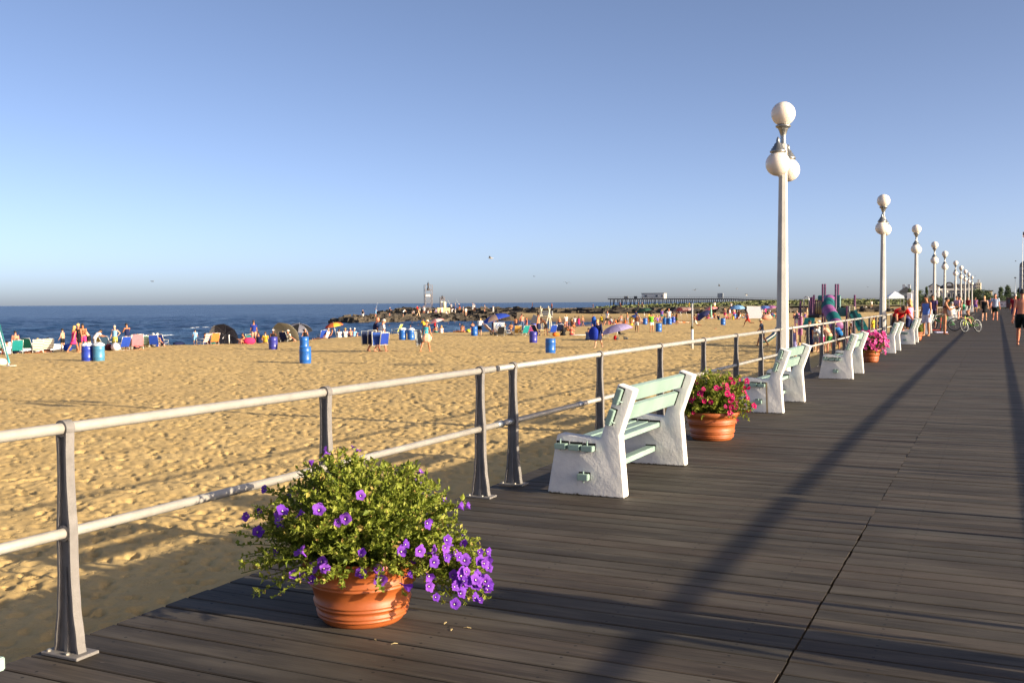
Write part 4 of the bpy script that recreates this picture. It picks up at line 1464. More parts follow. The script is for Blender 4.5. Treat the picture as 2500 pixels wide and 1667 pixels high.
drum(1801.5, 779, 'mid', 'right one of the pair of barrels under the light blue umbrella')
drum(1839.5, 775.5, 'deep', 'left one of the pair of barrels in front of the white tent')
drum(1849, 776, 'deep', 'right one of the pair of barrels in front of the white tent')

# ---- folding beach chairs
M_ALU = simple(srgb(196, 196, 190), 0.4, 0.5, name='aluminium_tube')
M_WOODL = simple(srgb(190, 160, 110), 0.6, name='pale_wood')
def chair_meshes():
    b = MB(); r = .014
    for s in (-.27, .27):
        b.tube([(s, .30, 0), (s, .22, .26), (s, -.26, .18), (s, -.30, 0)], r, 6)
        b.tube([(s, -.22, .19), (s, -.52, .78)], r, 6)
        b.tube([(s, .24, .42), (s, -.34, .44)], .018, 6)
        b.tube([(s, .22, .26), (s, .22, .42)], r, 6)
    b.tube([(-.27, .22, .26), (.27, .22, .26)], r, 6); b.tube([(-.27, -.52, .78), (.27, -.52, .78)], r, 6); b.tube([(-.27, -.30, .01), (.27, -.30, .01)], r, 6)
    fr = b.mesh('frame', M_ALU)
    def sheet(p):
        b = MB(); n = len(p); vs = []
        for (y, z) in p:
            vs += [(-.265, y, z), (.265, y, z)]
        for (y, z) in p:
            vs += [(-.265, y - .004, z - .010), (.265, y - .004, z - .010)]
        fs = []
        for i in range(n - 1):
            fs += [(2 * i, 2 * i + 1, 2 * i + 3, 2 * i + 2), (2 * n + 2 * i + 2, 2 * n + 2 * i + 3, 2 * n + 2 * i + 1, 2 * n + 2 * i)]
        b.add(vs, fs, 0, True)
        return b.mesh('sling', M_MINT)
    seat = sheet([(.23, .265), (.12, .23), (0, .205), (-.12, .20), (-.22, .205)])
    back = sheet([(-.23, .205), (-.31, .34), (-.41, .53), (-.51, .76)])
    return fr, seat, back
ME_CH = chair_meshes()
def striped(c0, c1, n=9.0, axis=2, name='striped_cloth'):
    m, nt, b = newmat(name)
    tc = N(nt, 'ShaderNodeTexCoord'); sp = N(nt, 'ShaderNodeSeparateXYZ'); nt.links.new(tc.outputs['Object'], sp.inputs[0])
    w = N(nt, 'ShaderNodeMath', operation='MULTIPLY'); nt.links.new(sp.outputs[axis], w.inputs[0]); w.inputs[1].default_value = n
    f = N(nt, 'ShaderNodeMath', operation='FRACT'); nt.links.new(w.outputs[0], f.inputs[0])
    g = N(nt, 'ShaderNodeMath', operation='GREATER_THAN'); nt.links.new(f.outputs[0], g.inputs[0]); g.inputs[1].default_value = 0.5
    nt.links.new(mixc(nt, g.outputs[0], c0, c1), b.inputs['Base Color'])
    b.inputs['Roughness'].default_value = 0.85
    return m
S_WHITE = striped(srgb(226, 224, 214), srgb(120, 120, 104), 11); S_GREEN = striped(srgb(70, 130, 110), srgb(200, 214, 200), 9); S_MULTI = striped(srgb(190, 60, 60), srgb(60, 70, 150), 6)
S_SHORTS = striped(srgb(220, 190, 150), srgb(120, 40, 50), 16, 2); S_BAG = striped(srgb(230, 214, 190), srgb(210, 110, 60), 14, 0); S_BLUETOP = striped(srgb(48, 84, 180), srgb(120, 150, 210), 26, 2)
def chair(px, py, face, c, label, frame=None, s=1.0):
    p = spot(px, py)
    t = empty('beach_chair', p, heading(p, face), label, 'chair', 'folding beach chairs on the sand')
    t.scale = (s, s, s)
    o = link('frame', ME_CH[0], t)
    if frame: recolor(o, [frame])
    m = c if isinstance(c, bpy.types.Material) else fabric(c)
    for nm, me in (('seat', ME_CH[1]), ('backrest', ME_CH[2])):
        o = link(nm, me, t); recolor(o, [m])
    return t

# ---- umbrellas
M_STEEL = simple(srgb(190, 190, 190), 0.35, 0.6, name='umbrella_pole')
def panel_mesh(r, h, n=8):
    b = MB(); k = 6; vs = []; fs = []
    for i in range(k + 1):
        t = i / k
        rad = r * math.sin(t * 1.25) / math.sin(1.25); z = h * (math.cos(t * 1.25) - math.cos(1.25)) / (1 - math.cos(1.25))
        for j in range(4):
            u = j / 3
            a = 2 * math.pi / n * (u - .5)
            sag = 1 - .045 * math.sin(math.pi * u) * t
            vs.append((rad * sag * math.cos(a), rad * sag * math.sin(a), z + (0.02 * math.sin(math.pi * u) * t * 0)))
    for i in range(k):
        for j in range(3):
            fs.append((i * 4 + j, i * 4 + j + 1, (i + 1) * 4 + j + 1, (i + 1) * 4 + j))
    b.add(vs, fs, 0, True)
    return b.mesh('panel', M_MINT)
ME_PANEL = panel_mesh(1.0, 0.42)
def rib_mesh():
    b = MB(); k = 6; pts = []
    for i in range(k + 1):
        t = i / k
        pts.append((math.sin(t * 1.25) / math.sin(1.25), 0, .42 * (math.cos(t * 1.25) - math.cos(1.25)) / (1 - math.cos(1.25)) - .012))
    b.tube(pts, .006, 5); b.tube([(.45, 0, .30), (0, 0, .12)], .005, 5)
    return b.mesh('rib', M_STEEL)
ME_RIB = rib_mesh()
def umbrella(loc, radius, cols, label, pole=1.9, tilt=(0, 0), rz=0.0, ground=None, trim=None):
    """canopy at the head of the pole; tilt = (degrees, heading) of the whole umbrella"""
    t = empty('beach_umbrella', loc, 0, label, 'umbrella', 'beach umbrellas')
    ax = Vector((math.cos(R(tilt[1])), math.sin(R(tilt[1])), 0))
    q = Matrix.Rotation(R(tilt[0]), 3, ax)
    t.rotation_euler = (q @ Matrix.Rotation(rz, 3, 'Z')).to_euler()
    b = MB(); b.tube([(0, 0, 0), (0, 0, pole + .40 * radius)], .018, 8); b.lathe([(.02, 0), (.012, .06), (0, .08)], 8, (0, 0, pole + .42 * radius)); b.build('pole', M_STEEL, t)
    for k in range(8):
        o = link('panel', ME_PANEL, t, (0, 0, pole), (0, 0, k * math.pi / 4)); o.scale = (radius, radius, radius)
        c = cols[k % len(cols)]
        recolor(o, [c if isinstance(c, bpy.types.Material) else umb_mat(c)])
        o = link('rib', ME_RIB, t, (0, 0, pole), (0, 0, (k + .5) * math.pi / 4)); o.scale = (radius, radius, radius)
    return t
_um = {}
def umb_mat(c):
    k = tuple(c)
    if k in _um: return _um[k]
    m, nt, b = newmat('canopy_cloth')
    f = noise(nt, coords(nt, 'Object', (1, 1, 1), 3.), 5, 3)
    cc = ramp(nt, f, [(.3, tuple(x * .9 for x in c)), (.7, c)])
    nt.links.new(cc, b.inputs['Base Color']); b.inputs['Roughness'].default_value = .7
    tr = N(nt, 'ShaderNodeBsdfTranslucent'); nt.links.new(cc, tr.inputs['Color'])
    mx = N(nt, 'ShaderNodeMixShader'); mx.inputs[0].default_value = .25
    nt.links.new(b.outputs[0], mx.inputs[1]); nt.links.new(tr.outputs[0], mx.inputs[2]); nt.links.new(mx.outputs[0], nt.nodes['Material Output'].inputs['Surface'])
    _um[k] = m
    return m
def umb(px, py, radius, cols, label, pole=1.6, tilt=(0, 0), rz=.2):
    return umbrella(spot(px, py), radius, cols, label, pole, tilt, rz)

def lump(name, px, py, size, colr, label, cat, seed=0, flat=False, z=0.0, group=None):
    """soft bag, towel heap or toy: a sagging, creased body"""
    r_ = random.Random(seed); b = MB(); n, m_ = 14, 9
    b.ball((0, 0, 0), (size[0] / 2, size[1] / 2, size[2] / 2), n, m_)
    vs = []
    for v in b.v:
        q = Vector(v); k = 1 + .16 * mnoise.noise(Vector((q.x * 7 + seed, q.y * 7, q.z * 7)))
        zz = max(q.z * k, -size[2] * .42)
        vs.append((q.x * k, q.y * k, zz + size[2] * .42))
    b.v = vs
    p = spot(px, py); p.z += z
    m = colr if isinstance(colr, bpy.types.Material) else fabric(colr)
    t = empty(name, p, r_.uniform(0, 3), label, cat, group)
    b.build('bag_body' if 'bag' in name else 'body', m, t)
    if 'bag' in name:
        h = MB(); h.tube([(-size[0] * .25, 0, size[2] * .8), (-size[0] * .2, 0, size[2] * 1.25), (size[0] * .2, 0, size[2] * 1.25), (size[0] * .25, 0, size[2] * .8)], .012, 6); h.build('strap', m, t)
    return t

# ================================================================== LEFT: people at the water's edge
g1 = 'bathers at the water edge on the left'
P(153.5, 853, 'stand_relaxed', 60, 1.28, 'fair', [('trunks', BLACK)], ('short_hair', 'dark'), 'bare-chested child in long black swim shorts standing alone, far left', g1)
P(180.5, 858.5, 'walk', -60, 1.50, 'tan', [('dress', PINKC)], ('long_hair', 'blond'), 'person in a hot pink dress at the left of the huddle by the twin barrels', g1)
P(192, 857, 'stand_relaxed', -40, 1.58, 'tan', [('tank_top', BLACK), ('skirt', BLACK)], ('bun', 'blond'), 'blond person in black top and skirt in the huddle by the twin barrels', g1)
P(203.5, 856.5, 'hold_front', 170, 1.56, 'tan', [('bikini_top', BROWN), ('trunks', PINKC)], ('long_hair', 'dark'), 'dark-haired person in brown top and pink shorts behind the twin barrels', g1)
P(218, 855.5, 'stoop', 80, 1.52, 'fair', [('trunks', BLACK)], ('short_hair', 'dark'), 'stooping bare-backed person in black shorts behind the twin barrels', g1)
P(231, 855, 'stoop', -70, 1.35, 'tan', [('tshirt', WHITE), ('shorts', GREYC)], ('short_hair', 'dark'), 'stooping person in a white shirt just right of the twin barrels', g1)
P(281, 852.5, 'hands_on_hip', 150, 1.42, 'fair', [('tank_top', LBLUE), ('sarong', srgb(190, 180, 90))], ('short_hair', 'grey'), 'person in light blue top and yellow sarong with a hand on the hip', g1)
P(311.5, 851, 'hold_front', 30, 1.52, 'tan', [('swimsuit', NAVY)], ('short_hair', 'dark'), 'slim person in a dark swimsuit drying off with a white towel', g1)
chair(6, 860, -20, S_GREEN, 'green and yellow low chair at the left edge of the picture')
P(20, 861, 'sit_ground', 30, 1.45, 'pink', [('tank_top', WHITE), ('trunk_brief', NAVY)], ('short_hair', 'dark'), 'seated person in white at the left edge behind the turquoise canopy cloth', g1)
chair(40, 859, 10, TEAL, 'teal chair with a dark-haired sitter, third chair from the left edge')
P(40, 859, 'sit_low', 10, 1.45, 'fair', [('tank_top', BLACK), ('trunks', NAVY)], ('bob', 'dark'), 'dark-haired sitter in the teal chair, far left', g1)
P(60, 858, 'lie_back', 80, 1.5, 'tan', [('trunks', RED)], ('short_hair', 'dark'), 'sunbather in red lying down right of the teal chair', g1)
chair(74, 854, -30, srgb(24, 92, 76), 'dark green canvas chair seen from the side, far left')
chair(91, 858, 8, S_WHITE, 'white striped chair with a blond sitter, left one of the two striped chairs')
P(91, 858, 'sit_low', 8, 1.45, 'fair', [('tshirt', WHITE), ('trunks', GREYC)], ('bob', 'blond'), 'blond sitter in the left one of the two white striped chairs', g1)
chair(116, 857, 8, S_WHITE, 'white striped chair with a dark-haired sitter, right one of the two striped chairs')
P(116, 857, 'sit_low', 8, 1.45, 'tan', [('tshirt', srgb(90, 60, 60)), ('trunks', NAVY)], ('bob', 'dark'), 'dark-haired sitter in the right one of the two white striped chairs', g1)
lump('beach_bag', 165, 853, (.5, .35, .45), BLUE, 'blue beach bag behind the child in black shorts', 'bag', 3)
chair(254, 847, -60, srgb(196, 170, 80), 'folding chair with a mustard yellow sling left of the sarong wearer')
chair(268, 848, -40, LBLUE, 'light blue chair beside the sarong wearer')
lump('beach_bag', 266, 853.5, (.55, .4, .45), srgb(70, 30, 40), 'dark patterned beach bag by the sarong wearer', 'bag', 5)
lump('beach_bag', 282, 854, (.9, .5, .5), srgb(216, 212, 214), 'heap of white beach bags at the feet of the sarong wearer', 'bag', 6)
chair(299, 853, 30, BLUE, 'royal blue chair between the sarong wearer and the one in the dark swimsuit')
chair(321, 848, -10, NAVY, 'navy chair behind the one in the dark swimsuit')
chair(335, 851, 4, srgb(226, 130, 140), 'pink chair turned with its back to the boardwalk', s=1.15)
P(335, 851, 'sit_low', 4, 1.6, 'pink', [('tank_top', srgb(220, 150, 150)), ('trunks', NAVY)], ('short_hair', 'red'), 'sitter in the pink chair with back to the boardwalk', g1)
chair(351, 845, 6, S_GREEN, 'green and white striped chair right of the pink chair')
P(366, 845, 'sit_ground', 40, 1.5, 'tan', [('tshirt', KHAKI), ('trunks', KHAKI)], ('short_hair', 'brown'), 'seated person in khaki right of the green striped chair', g1)
chair(378, 845, -10, BLUE, 'blue chair with a sitter in a white cap')
P(377, 845, 'sit_low', -20, 1.55, 'pink', [('tshirt', WHITE), ('trunks', BLUE)], [('short_hair', 'grey'), ('cap', WHITE)], 'sitter in white cap and shirt in the blue chair', g1)
P(388, 843.5, 'sit_low', -30, 1.5, 'tan', [('tank_top', BLACK), ('trunks', BLACK)], ('sun_hat', srgb(214, 206, 190)), 'sitter in black with a pale sun hat, right end of the left-hand chairs', g1)
chair(397, 843, -30, BLUE, 'last blue chair at the right end of the left-hand row')
P(38, 846, 'stand', 0, 1.6, 'pink', [('trunks', NAVY)], ('short_hair', 'dark'), 'bather standing in the foam of the breaking wave', 'bathers in the water')

# turquoise canopy leg at the left edge
cp = spot(22, 895)
t = empty('beach_canopy', cp, 0, 'turquoise beach canopy whose near corner leg stands at the left edge of the picture', 'canopy')
tl = at_dist(-6, 792, (cp - Vector((0, 0, CAM_H))).dot(fwd)) - cp
b = MB(); b.tube([(0, 0, 0), (tl.x * 1.0, tl.y * 1.0, tl.z)], .02, 8); b.build('leg', simple(srgb(220, 222, 222), .4, name='canopy_leg'), t)
M_TURQ = umb_mat(srgb(90, 190, 196))
rv = Vector((rgt.x, rgt.y, 0)).normalized()
b = MB(); vs = []; fs = []
for i in range(9):
    u = i / 8
    c = tl * (1 - u) + Vector((0, 0, .12)) * u
    w = .02 + .30 * (1 - u) ** .8
    for j in range(5):
        s = j / 4 - .35
        vs.append(c + rv * (w * s) + Vector((0.05 * math.sin(7 * s + u * 3), 0.05 * math.cos(5 * s), 0)))
for i in range(8):
    for j in range(4):
        fs.append((i * 5 + j, i * 5 + j + 1, (i + 1) * 5 + j + 1, (i + 1) * 5 + j))
b.add(vs, fs, 0, True); b.build('curtain', M_TURQ, t)
b = MB(); b.box(tuple(tl + Vector((0, 0, .06)) - rv * 3.0), (3.2, 3.2, .03), 0, Matrix((rv, Vector((-rv.y, rv.x, 0)), Vector((0, 0, 1)))).transposed()); b.build('roof', M_TURQ, t)
b = MB(); b.box((0, 0, .012), (.5, .3, .02)); b.build('foot_pad', simple(WHITE), t)
lump('beach_ball', 4, 893, (.42, .42, .36), srgb(220, 212, 190), 'cream ball or cushion on the sand beside the canopy leg', 'ball', 9)

# ================================================================== SECOND GROUP: grey umbrella, blue T-shirt, yellow-edged umbrella
g2 = 'bathers around the two fallen umbrellas'
P(477, 838, 'stand_relaxed', 5, 1.02, 'fair', [('tshirt', LBLUE), ('shorts', LBLUE)], ('short_hair', 'dark'), 'small child in light blue standing apart with back turned', g2)
lump('towel', 437, 838, (.9, .5, .25), NAVY, 'dark bundle on the sand left of the child in light blue', 'towel', 11)
chair(493, 838, 60, striped(WHITE, srgb(190, 80, 50), 9), 'white and red striped chair right of the child in light blue')
P(506, 836, 'sit_low', -60, 1.35, 'pink', [('tshirt', srgb(150, 60, 44)), ('trunks', RED)], ('short_hair', 'dark'), 'sitter in rust red left of the grey umbrella', g2)
chair(521, 836.5, 20, srgb(210, 120, 60), 'orange chair beside the grey umbrella')
P(521, 836.5, 'sit_low', 20, 1.3, 'tan', [('tank_top', TEAL), ('trunks', TEAL)], ('bob', 'dark'), 'sitter in teal in the orange chair', g2)
P(531, 832, 'stoop', -50, 1.6, 'pink', [('trunks', NAVY)], ('short_hair', 'dark'), 'bare-chested person stooping behind the grey umbrella', g2)
umbrella(spot(560, 835) + Vector((-1.2, .7, .35)), 1.05, [srgb(84, 84, 92), srgb(72, 72, 82), srgb(96, 94, 98)], 'large dark grey umbrella lying tipped over as a windbreak', .25, (-62, 20), .2)
M_WP = simple(srgb(215, 212, 205), .5, name='white_post')
p = spot(559.5, 834.5); t = empty('umbrella_stake', p, 0, 'white stake standing in front of the tipped grey umbrella', 'stake'); b = MB(); b.tube([(0, 0, 0), (0, 0, .62)], .035, 10); b.build('shaft', M_WP, t); b = MB(); b.lathe([(.05, .60), (.05, .66), (0, .67)], 10); b.build('cap', M_WP, t)
P(596, 834.5, 'sit_ground', 120, 1.35, 'tan', [('trunk_brief', ORANGE), ('bikini_top', ORANGE)], ('bob', 'brown'), 'person in an orange swimsuit sitting right of the grey umbrella', g2)
chair(606, 832, 10, TEAL, 'teal green chair behind the striped shorts')
P(620, 834, 'stand', 5, 1.55, 'tan', [('tshirt', srgb(36, 52, 130)), ('shorts', S_SHORTS)], ('short_hair', 'brown'), 'tall person in a royal blue T-shirt and striped shorts standing with back turned', g2)
lump('beach_bag', 609, 836, (.8, .4, .5), srgb(206, 50, 100), 'pink beach bag at the feet of the person in the royal blue T-shirt', 'bag', 13)
P(632, 833, 'sit_low', -10, 1.5, 'tan', [('tshirt', NAVY), ('trunks', NAVY)], ('short_hair', 'dark'), 'sitter in dark blue right of the striped shorts', g2)
P(648, 834, 'sit_low', 0, 1.4, 'fair', [('tshirt', srgb(180, 150, 50)), ('trunks', KHAKI)], ('short_hair', 'brown'), 'sitter in a mustard yellow shirt left of the violet barrel', g2)
P(667, 830, 'sit_chair', 180, 1.55, 'brown', [('tank_top', BLACK), ('trunks', BLACK)], [('short_hair', 'dark'), ('cap', WHITE)], 'sitter in black with a white cap behind the violet barrel', g2)
umbrella(spot(709, 829) + Vector((-1.0, .6, .30)), 1.12, [srgb(178, 168, 140), srgb(168, 160, 132)], 'tan umbrella with a yellow edge tipped over as a windbreak', .2, (-62, 5), .2)
chair(698, 829.5, -30, NAVY, 'navy chair in front of the tan umbrella')
P(708, 829.5, 'sit_low', -50, 1.5, 'pink', [('tshirt', srgb(214, 204, 180)), ('trunks', BLACK)], ('sun_hat', srgb(220, 210, 190)), 'sitter in cream with a sun hat in front of the tan umbrella', g2)
P(688, 829.5, 'sit_low', 20, 1.5, 'fair', [('tshirt', NAVY), ('trunks', NAVY)], ('short_hair', 'blond'), 'blond sitter in navy in front of the tan umbrella', g2)
umb(727, 822, 1.05, [BLACK, srgb(120, 120, 132)], 'black and grey umbrella standing behind the tan one', 1.05, (14, 60))
P(745, 823, 'sit_chair', 175, 1.5, 'tan', [('tank_top', BLACK), ('trunks', BLACK)], ('short_hair', 'grey'), 'sitter in black above the two overlapping barrels', g2)
P(764, 822.5, 'lie_back', 60, 1.5, 'tan', [('trunks', NAVY)], ('short_hair', 'dark'), 'dark-haired sunbather lying at the crest of the sand', g2)
chair(784, 821, 30, BLUE, 'dark blue chair left of the rainbow umbrella')
P(797, 821, 'sit_low', 60, 1.5, 'pink', [('tshirt', WHITE), ('trunks', srgb(200, 170, 150))], ('short_hair', 'grey'), 'sitter in white between the dark blue chair and the rainbow umbrella', g2)
umb(822, 819.5, .75, [srgb(222, 120, 60), srgb(226, 196, 70), srgb(110, 150, 60), srgb(190, 60, 110), srgb(232, 214, 150), srgb(200, 50, 50)], 'small rainbow-coloured umbrella on a short pole', .95, (12, -40))
P(806, 820, 'sit_low', 90, 1.4, 'tan', [('tank_top', NAVY), ('trunks', NAVY)], ('short_hair', 'dark'), 'reclining person in navy under the left side of the rainbow umbrella', g2)
P(828, 819, 'sit_ground', 0, 1.4, 'brown', [('tshirt', WHITE), ('trunks', WHITE)], ('short_hair', 'dark'), 'person in white sitting right under the rainbow umbrella', g2)
P(843, 818, 'sit_ground', 0, 1.4, 'tan', [('tshirt', WHITE), ('trunks', TEAL)], ('sun_hat', srgb(216, 196, 90)), 'person with a yellow sun hat sitting right of the rainbow umbrella', g2)
P(857, 817, 'sit_ground', 30, 1.4, 'pink', [('trunks', NAVY)], ('cap', WHITE), 'left one of two capped people sitting behind the chair carriers', g2)
P(864, 816.5, 'sit_ground', -30, 1.4, 'pink', [('tshirt', LBLUE), ('trunks', NAVY)], ('cap', WHITE), 'right one of two capped people sitting behind the chair carriers', g2)

# ================================================================== walkers crossing the open sand
g3 = 'people walking across the open sand'
P(915, 858.5, 'carry', -75, 1.82, 'pink', [('tshirt', NAVY), ('shorts', NAVY)], (None, None), 'bald person in a navy T-shirt with white lettering carrying folded chairs', g3, True)
P(931, 859, 'carry', -72, 1.74, 'pink', [('tshirt', srgb(206, 204, 206)), ('shorts', GREYC)], ('short_hair', 'grey'), 'grey-haired person in a pale T-shirt carrying folded chairs', g3, True)
def folded_chair(px, py, dz, c, label, seed, w=.62, h=.72, tilt=8):
    p = spot(px, py); p.z += dz
    t = empty('folded_chair', p, heading(p, 100 + seed * 5), label, 'chair', 'folded chairs being carried')
    t.rotation_euler.y = R(tilt)
    for k in range(2):
        b = MB(); y = k * .05
        b.tube([(y, -w / 2, 0), (y, w / 2, 0), (y, w / 2, h), (y, -w / 2, h), (y, -w / 2, 0)], .014, 6); b.build('frame', M_ALU, t)
    b = MB(); b.box((.025, 0, h / 2), (.03, w * .9, h * .86)); b.build('sling', fabric(c), t, bevel=(.008, 1))
    return t
folded_chair(897, 859, .38, srgb(40, 50, 80), 'dark folded chair at the left of the carried bundle', 1, .55, .75, 12)
folded_chair(908, 859.5, .36, NAVY, 'folded chair with a bare white frame in the middle of the carried bundle', 2, .45, .78, -6)
folded_chair(922, 860, .33, srgb(40, 70, 140), 'folded chair with a dusty blue sling in the carried bundle', 3, .55, .74, 4)
folded_chair(938, 860, .36, srgb(36, 62, 150), 'folded bright blue chair at the right of the carried bundle', 4, .5, .66, -14)
P(1039, 859.5, 'carry', -35, 1.66, 'tan', [('swimsuit', TURQ), ('skirt', TURQ)], [('short_hair', 'blond'), ('sun_hat', srgb(224, 210, 180))], 'person in a turquoise swimsuit with a big sun hat carrying a striped bag', g3, True)
lump('beach_bag', 1042, 860.5, (.50, .25, .48), S_BAG, 'white and orange striped shoulder bag of the sun hat wearer', 'bag', 21, z=.52)
folded_chair(1026, 859.5, .30, srgb(120, 126, 132), 'grey folded chair carried by the sun hat wearer', 5, .4, .85, 16)
P(1461, 848, 'carry', 160, 1.62, 'fair', [('robe', NAVY), ('shorts', NAVY)], ('short_hair', 'blond'), 'blond person in a dark robe carrying a big blue bag', g3, True)
lump('beach_bag', 1449, 848.5, (.62, .4, .85), srgb(24, 46, 140), 'big royal blue sack carried by the person in the dark robe', 'bag', 22, z=.42)
lump('rolled_mat', 1450, 848, (.26, .26, .5), srgb(30, 80, 160), 'rolled bright blue mat carried at the shoulder of the robed person', 'mat', 23, z=1.28)
P(1860, 845, 'walk', 95, 1.55, 'tan', [('tshirt', srgb(70, 80, 100)), ('trunks', NAVY)], [('short_hair', 'brown'), ('sun_hat', srgb(214, 190, 140))], 'person in grey-blue with a straw hat walking past the white pole towards the slide', g3, True)

# ================================================================== CENTRE: the chair crowd round the blue umbrella and the lifeguard stand
g4 = 'bathers in the crowd around the lifeguard stand'
P(1061.5, 809, 'arms_up', -70, 1.15, 'pink', [('tshirt', RED), ('trunks', NAVY)], ('short_hair', 'blond'), 'child in a red shirt with hands on the head beside the pink umbrella', g4)
P(1036, 810, 'stoop', 20, 1.4, 'tan', [('tshirt', YEL), ('trunks', NAVY)], ('short_hair', 'dark'), 'person in a yellow shirt half hidden behind the sun hat', g4)
umb(1073, 809.5, .75, [srgb(222, 150, 150), srgb(226, 214, 210)], 'faded pink and white umbrella by the child in red', 1.0, (16, -60))
P(1066, 809, 'sit_ground', 60, 1.3, 'tan', [('trunks', TEAL)], ('short_hair', 'dark'), 'sitter under the left edge of the pink umbrella', g4)
P(1078, 809.5, 'sit_ground', 0, 1.3, 'fair', [('swimsuit', WHITE)], ('bob', 'blond'), 'sitter in white under the right edge of the pink umbrella', g4)
chair(966, 812, 70, srgb(190, 196, 90), 'yellow-green lounge chair left of the two barrels with liners', s=1.1)
P(1108, 808, 'lie_back', 60, 1.5, 'tan', [('bikini_bottom', NAVY), ('bikini_top', NAVY)], ('long_hair', 'dark'), 'reclining dark-haired sunbather left of the single barrel', g4)
P(1127, 807.5, 'sit_ground', -20, 1.3, 'tan', [('trunks', RED)], ('short_hair', 'dark'), 'bare-backed sitter left of the yellow-green ball', g4)
P(1130, 803, 'stand', 0, 1.2, 'tan', [('bikini_bottom', PURP), ('bikini_top', PURP)], ('long_hair', 'dark'), 'child with long dark hair standing behind the bare-backed sitter', g4)
lump('toy_ball', 1143, 805, (.45, .45, .5), srgb(190, 210, 50), 'yellow-green ball near the single barrel', 'ball', 31)
P(1148, 804, 'sit_chair', 60, 1.4, 'tan', [('trunks', BROWN)], ('short_hair', 'dark'), 'sitter in brown trunks right of the yellow-green ball', g4)
P(1154, 803, 'stand', 30, 1.35, 'tan', [('trunks', ORANGE)], ('short_hair', 'dark'), 'bare-chested child in orange trunks behind the single barrel', g4)
P(1171, 819, 'stoop', -10, 1.5, 'fair', [('tshirt', WHITE), ('skirt', BLACK)], ('bun', 'blond'), 'stooping person in white top and black skirt right of the single barrel', g4)
def beach_cart(px, py, label):
    p = spot(px, py); t = empty('beach_cart', p, heading(p, -60), label, 'cart')
    b = MB(); b.tube([(-.25, .45, .12), (-.25, -.5, .95)], .016, 6); b.tube([(.25, .45, .12), (.25, -.5, .95)], .016, 6); b.tube([(-.25, -.5, .95), (.25, -.5, .95)], .016, 6); b.tube([(-.25, .1, .42), (.25, .1, .42)], .012, 6); b.tube([(-.25, .45, .12), (.25, .45, .12)], .012, 6); b.build('frame', M_ALU, t)
    b = MB(); b.box((0, 0, .55), (.46, .04, .95), 0, Matrix.Rotation(R(48), 3, 'X')); b.build('load', striped(srgb(200, 210, 190), srgb(200, 80, 60), 12), t, bevel=(.01, 1))
    for s in (-.3, .3):
        b = MB(); b.lathe([(0, -.03), (.13, -.03), (.15, -.015), (.15, .015), (.13, .03), (0, .03)], 16, (s, .42, .15), axis=(1, 0, 0)); b.build('wheel', simple(BLACK, .7), t)
    return t
beach_cart(1193, 819, 'loaded beach cart leaning on its wheels left of the towel with the round print')
# the sheet draped over a chair with a big round blue print
p = spot(1219, 820)
t = empty('draped_towel', p, heading(p, 180), 'white towel with a round blue print hanging over a chair back', 'towel')
b = MB(); vs = []; fs = []
for i in range(9):
    for j in range(9):
        u = j / 8 - .5; w = i / 8
        vs.append((u * .85, -.05 + .12 * math.sin(w * 2.4) + .03 * math.sin(7 * u), .42 + w * .62))
for i in range(9):
    for j in range(9):
        u = j / 8 - .5; w = i / 8
        vs.append((u * .85, -.07 + .12 * math.sin(w * 2.4) + .03 * math.sin(7 * u), .42 + w * .62))
for i in range(8):
    for j in range(8):
        a = i * 9 + j; fs += [(a, a + 1, a + 10, a + 9), (81 + a + 9, 81 + a + 10, 81 + a + 1, 81 + a)]
b.add(vs, fs, 0, True); b.build('cloth', fabric(WHITE), t)
b = MB(); n = 24
for r0, r1 in ((.20, .25), (.06, .13)):
    vs = []; fs = []
    for k in range(n):
        a = 2 * math.pi * k / n
        for q in (r0, r1): vs.append((q * math.cos(a), .10 + .012 * math.sin(k), .75 + q * math.sin(a)))
    for k in range(n): fs.append((2 * k, 2 * k + 1, (2 * k + 3) % (2 * n), (2 * k + 2) % (2 * n)))
    b.add(vs, fs)
b.build('round_print', fabric(srgb(40, 90, 150)), t)
chair(1219, 821, 20, BLACK, 'black chair under the towel with the round print')
umb(1221, 806, 1.35, [srgb(36, 66, 170), srgb(36, 66, 170), srgb(200, 170, 150), srgb(40, 72, 178)], 'big royal blue umbrella with one pale panel', 1.15, (17, -70))
P(1213, 806, 'sit_chair', 30, 1.6, 'pink', [('trunks', ORANGE)], ('bob', 'brown'), 'bare-shouldered sitter under the left side of the blue umbrella', g4)
P(1206, 800, 'stand', 0, 1.5, 'tan', [('tshirt', NAVY), ('trunks', NAVY)], ('short_hair', 'dark'), 'person in navy standing behind the left edge of the blue umbrella', g4)
P(1238, 818, 'sit_low', -60, 1.6, 'tan', [('tshirt', LBLUE), ('trunks', srgb(200, 180, 150))], ('sun_hat', srgb(140, 110, 70)), 'sunbather in light blue reclining in a low chair with a brown hat', g4)
chair(1240, 819, -60, srgb(200, 210, 212), 'pale low chair of the sunbather in light blue')
P(1247, 806, 'sit_chair', 20, 1.4, 'tan', [('bikini_top', BLACK), ('bikini_bottom', BLACK)], ('bob', 'dark'), 'sitter in a black bikini under the right side of the blue umbrella', g4)
P(1260, 803, 'stand_relaxed', 0, 1.35, 'tan', [('trunks', NAVY)], ('short_hair', 'dark'), 'bare-chested child at the right edge of the blue umbrella', g4)
P(1274, 803, 'stand', 10, 1.62, 'pink', [('trousers', srgb(70, 90, 120))], ('short_hair', 'brown'), 'bare-backed person in blue jeans left of the lifeguard stand', g4)
P(1286, 804, 'stand_relaxed', 120, 1.25, 'pink', [('swimsuit', srgb(180, 90, 90))], ('bob', 'red'), 'child in a dull red swimsuit left of the lifeguard stand', g4)
chair(1263, 818.5, 10, srgb(190, 150, 80), 'golden yellow chair right of the pale low chair')
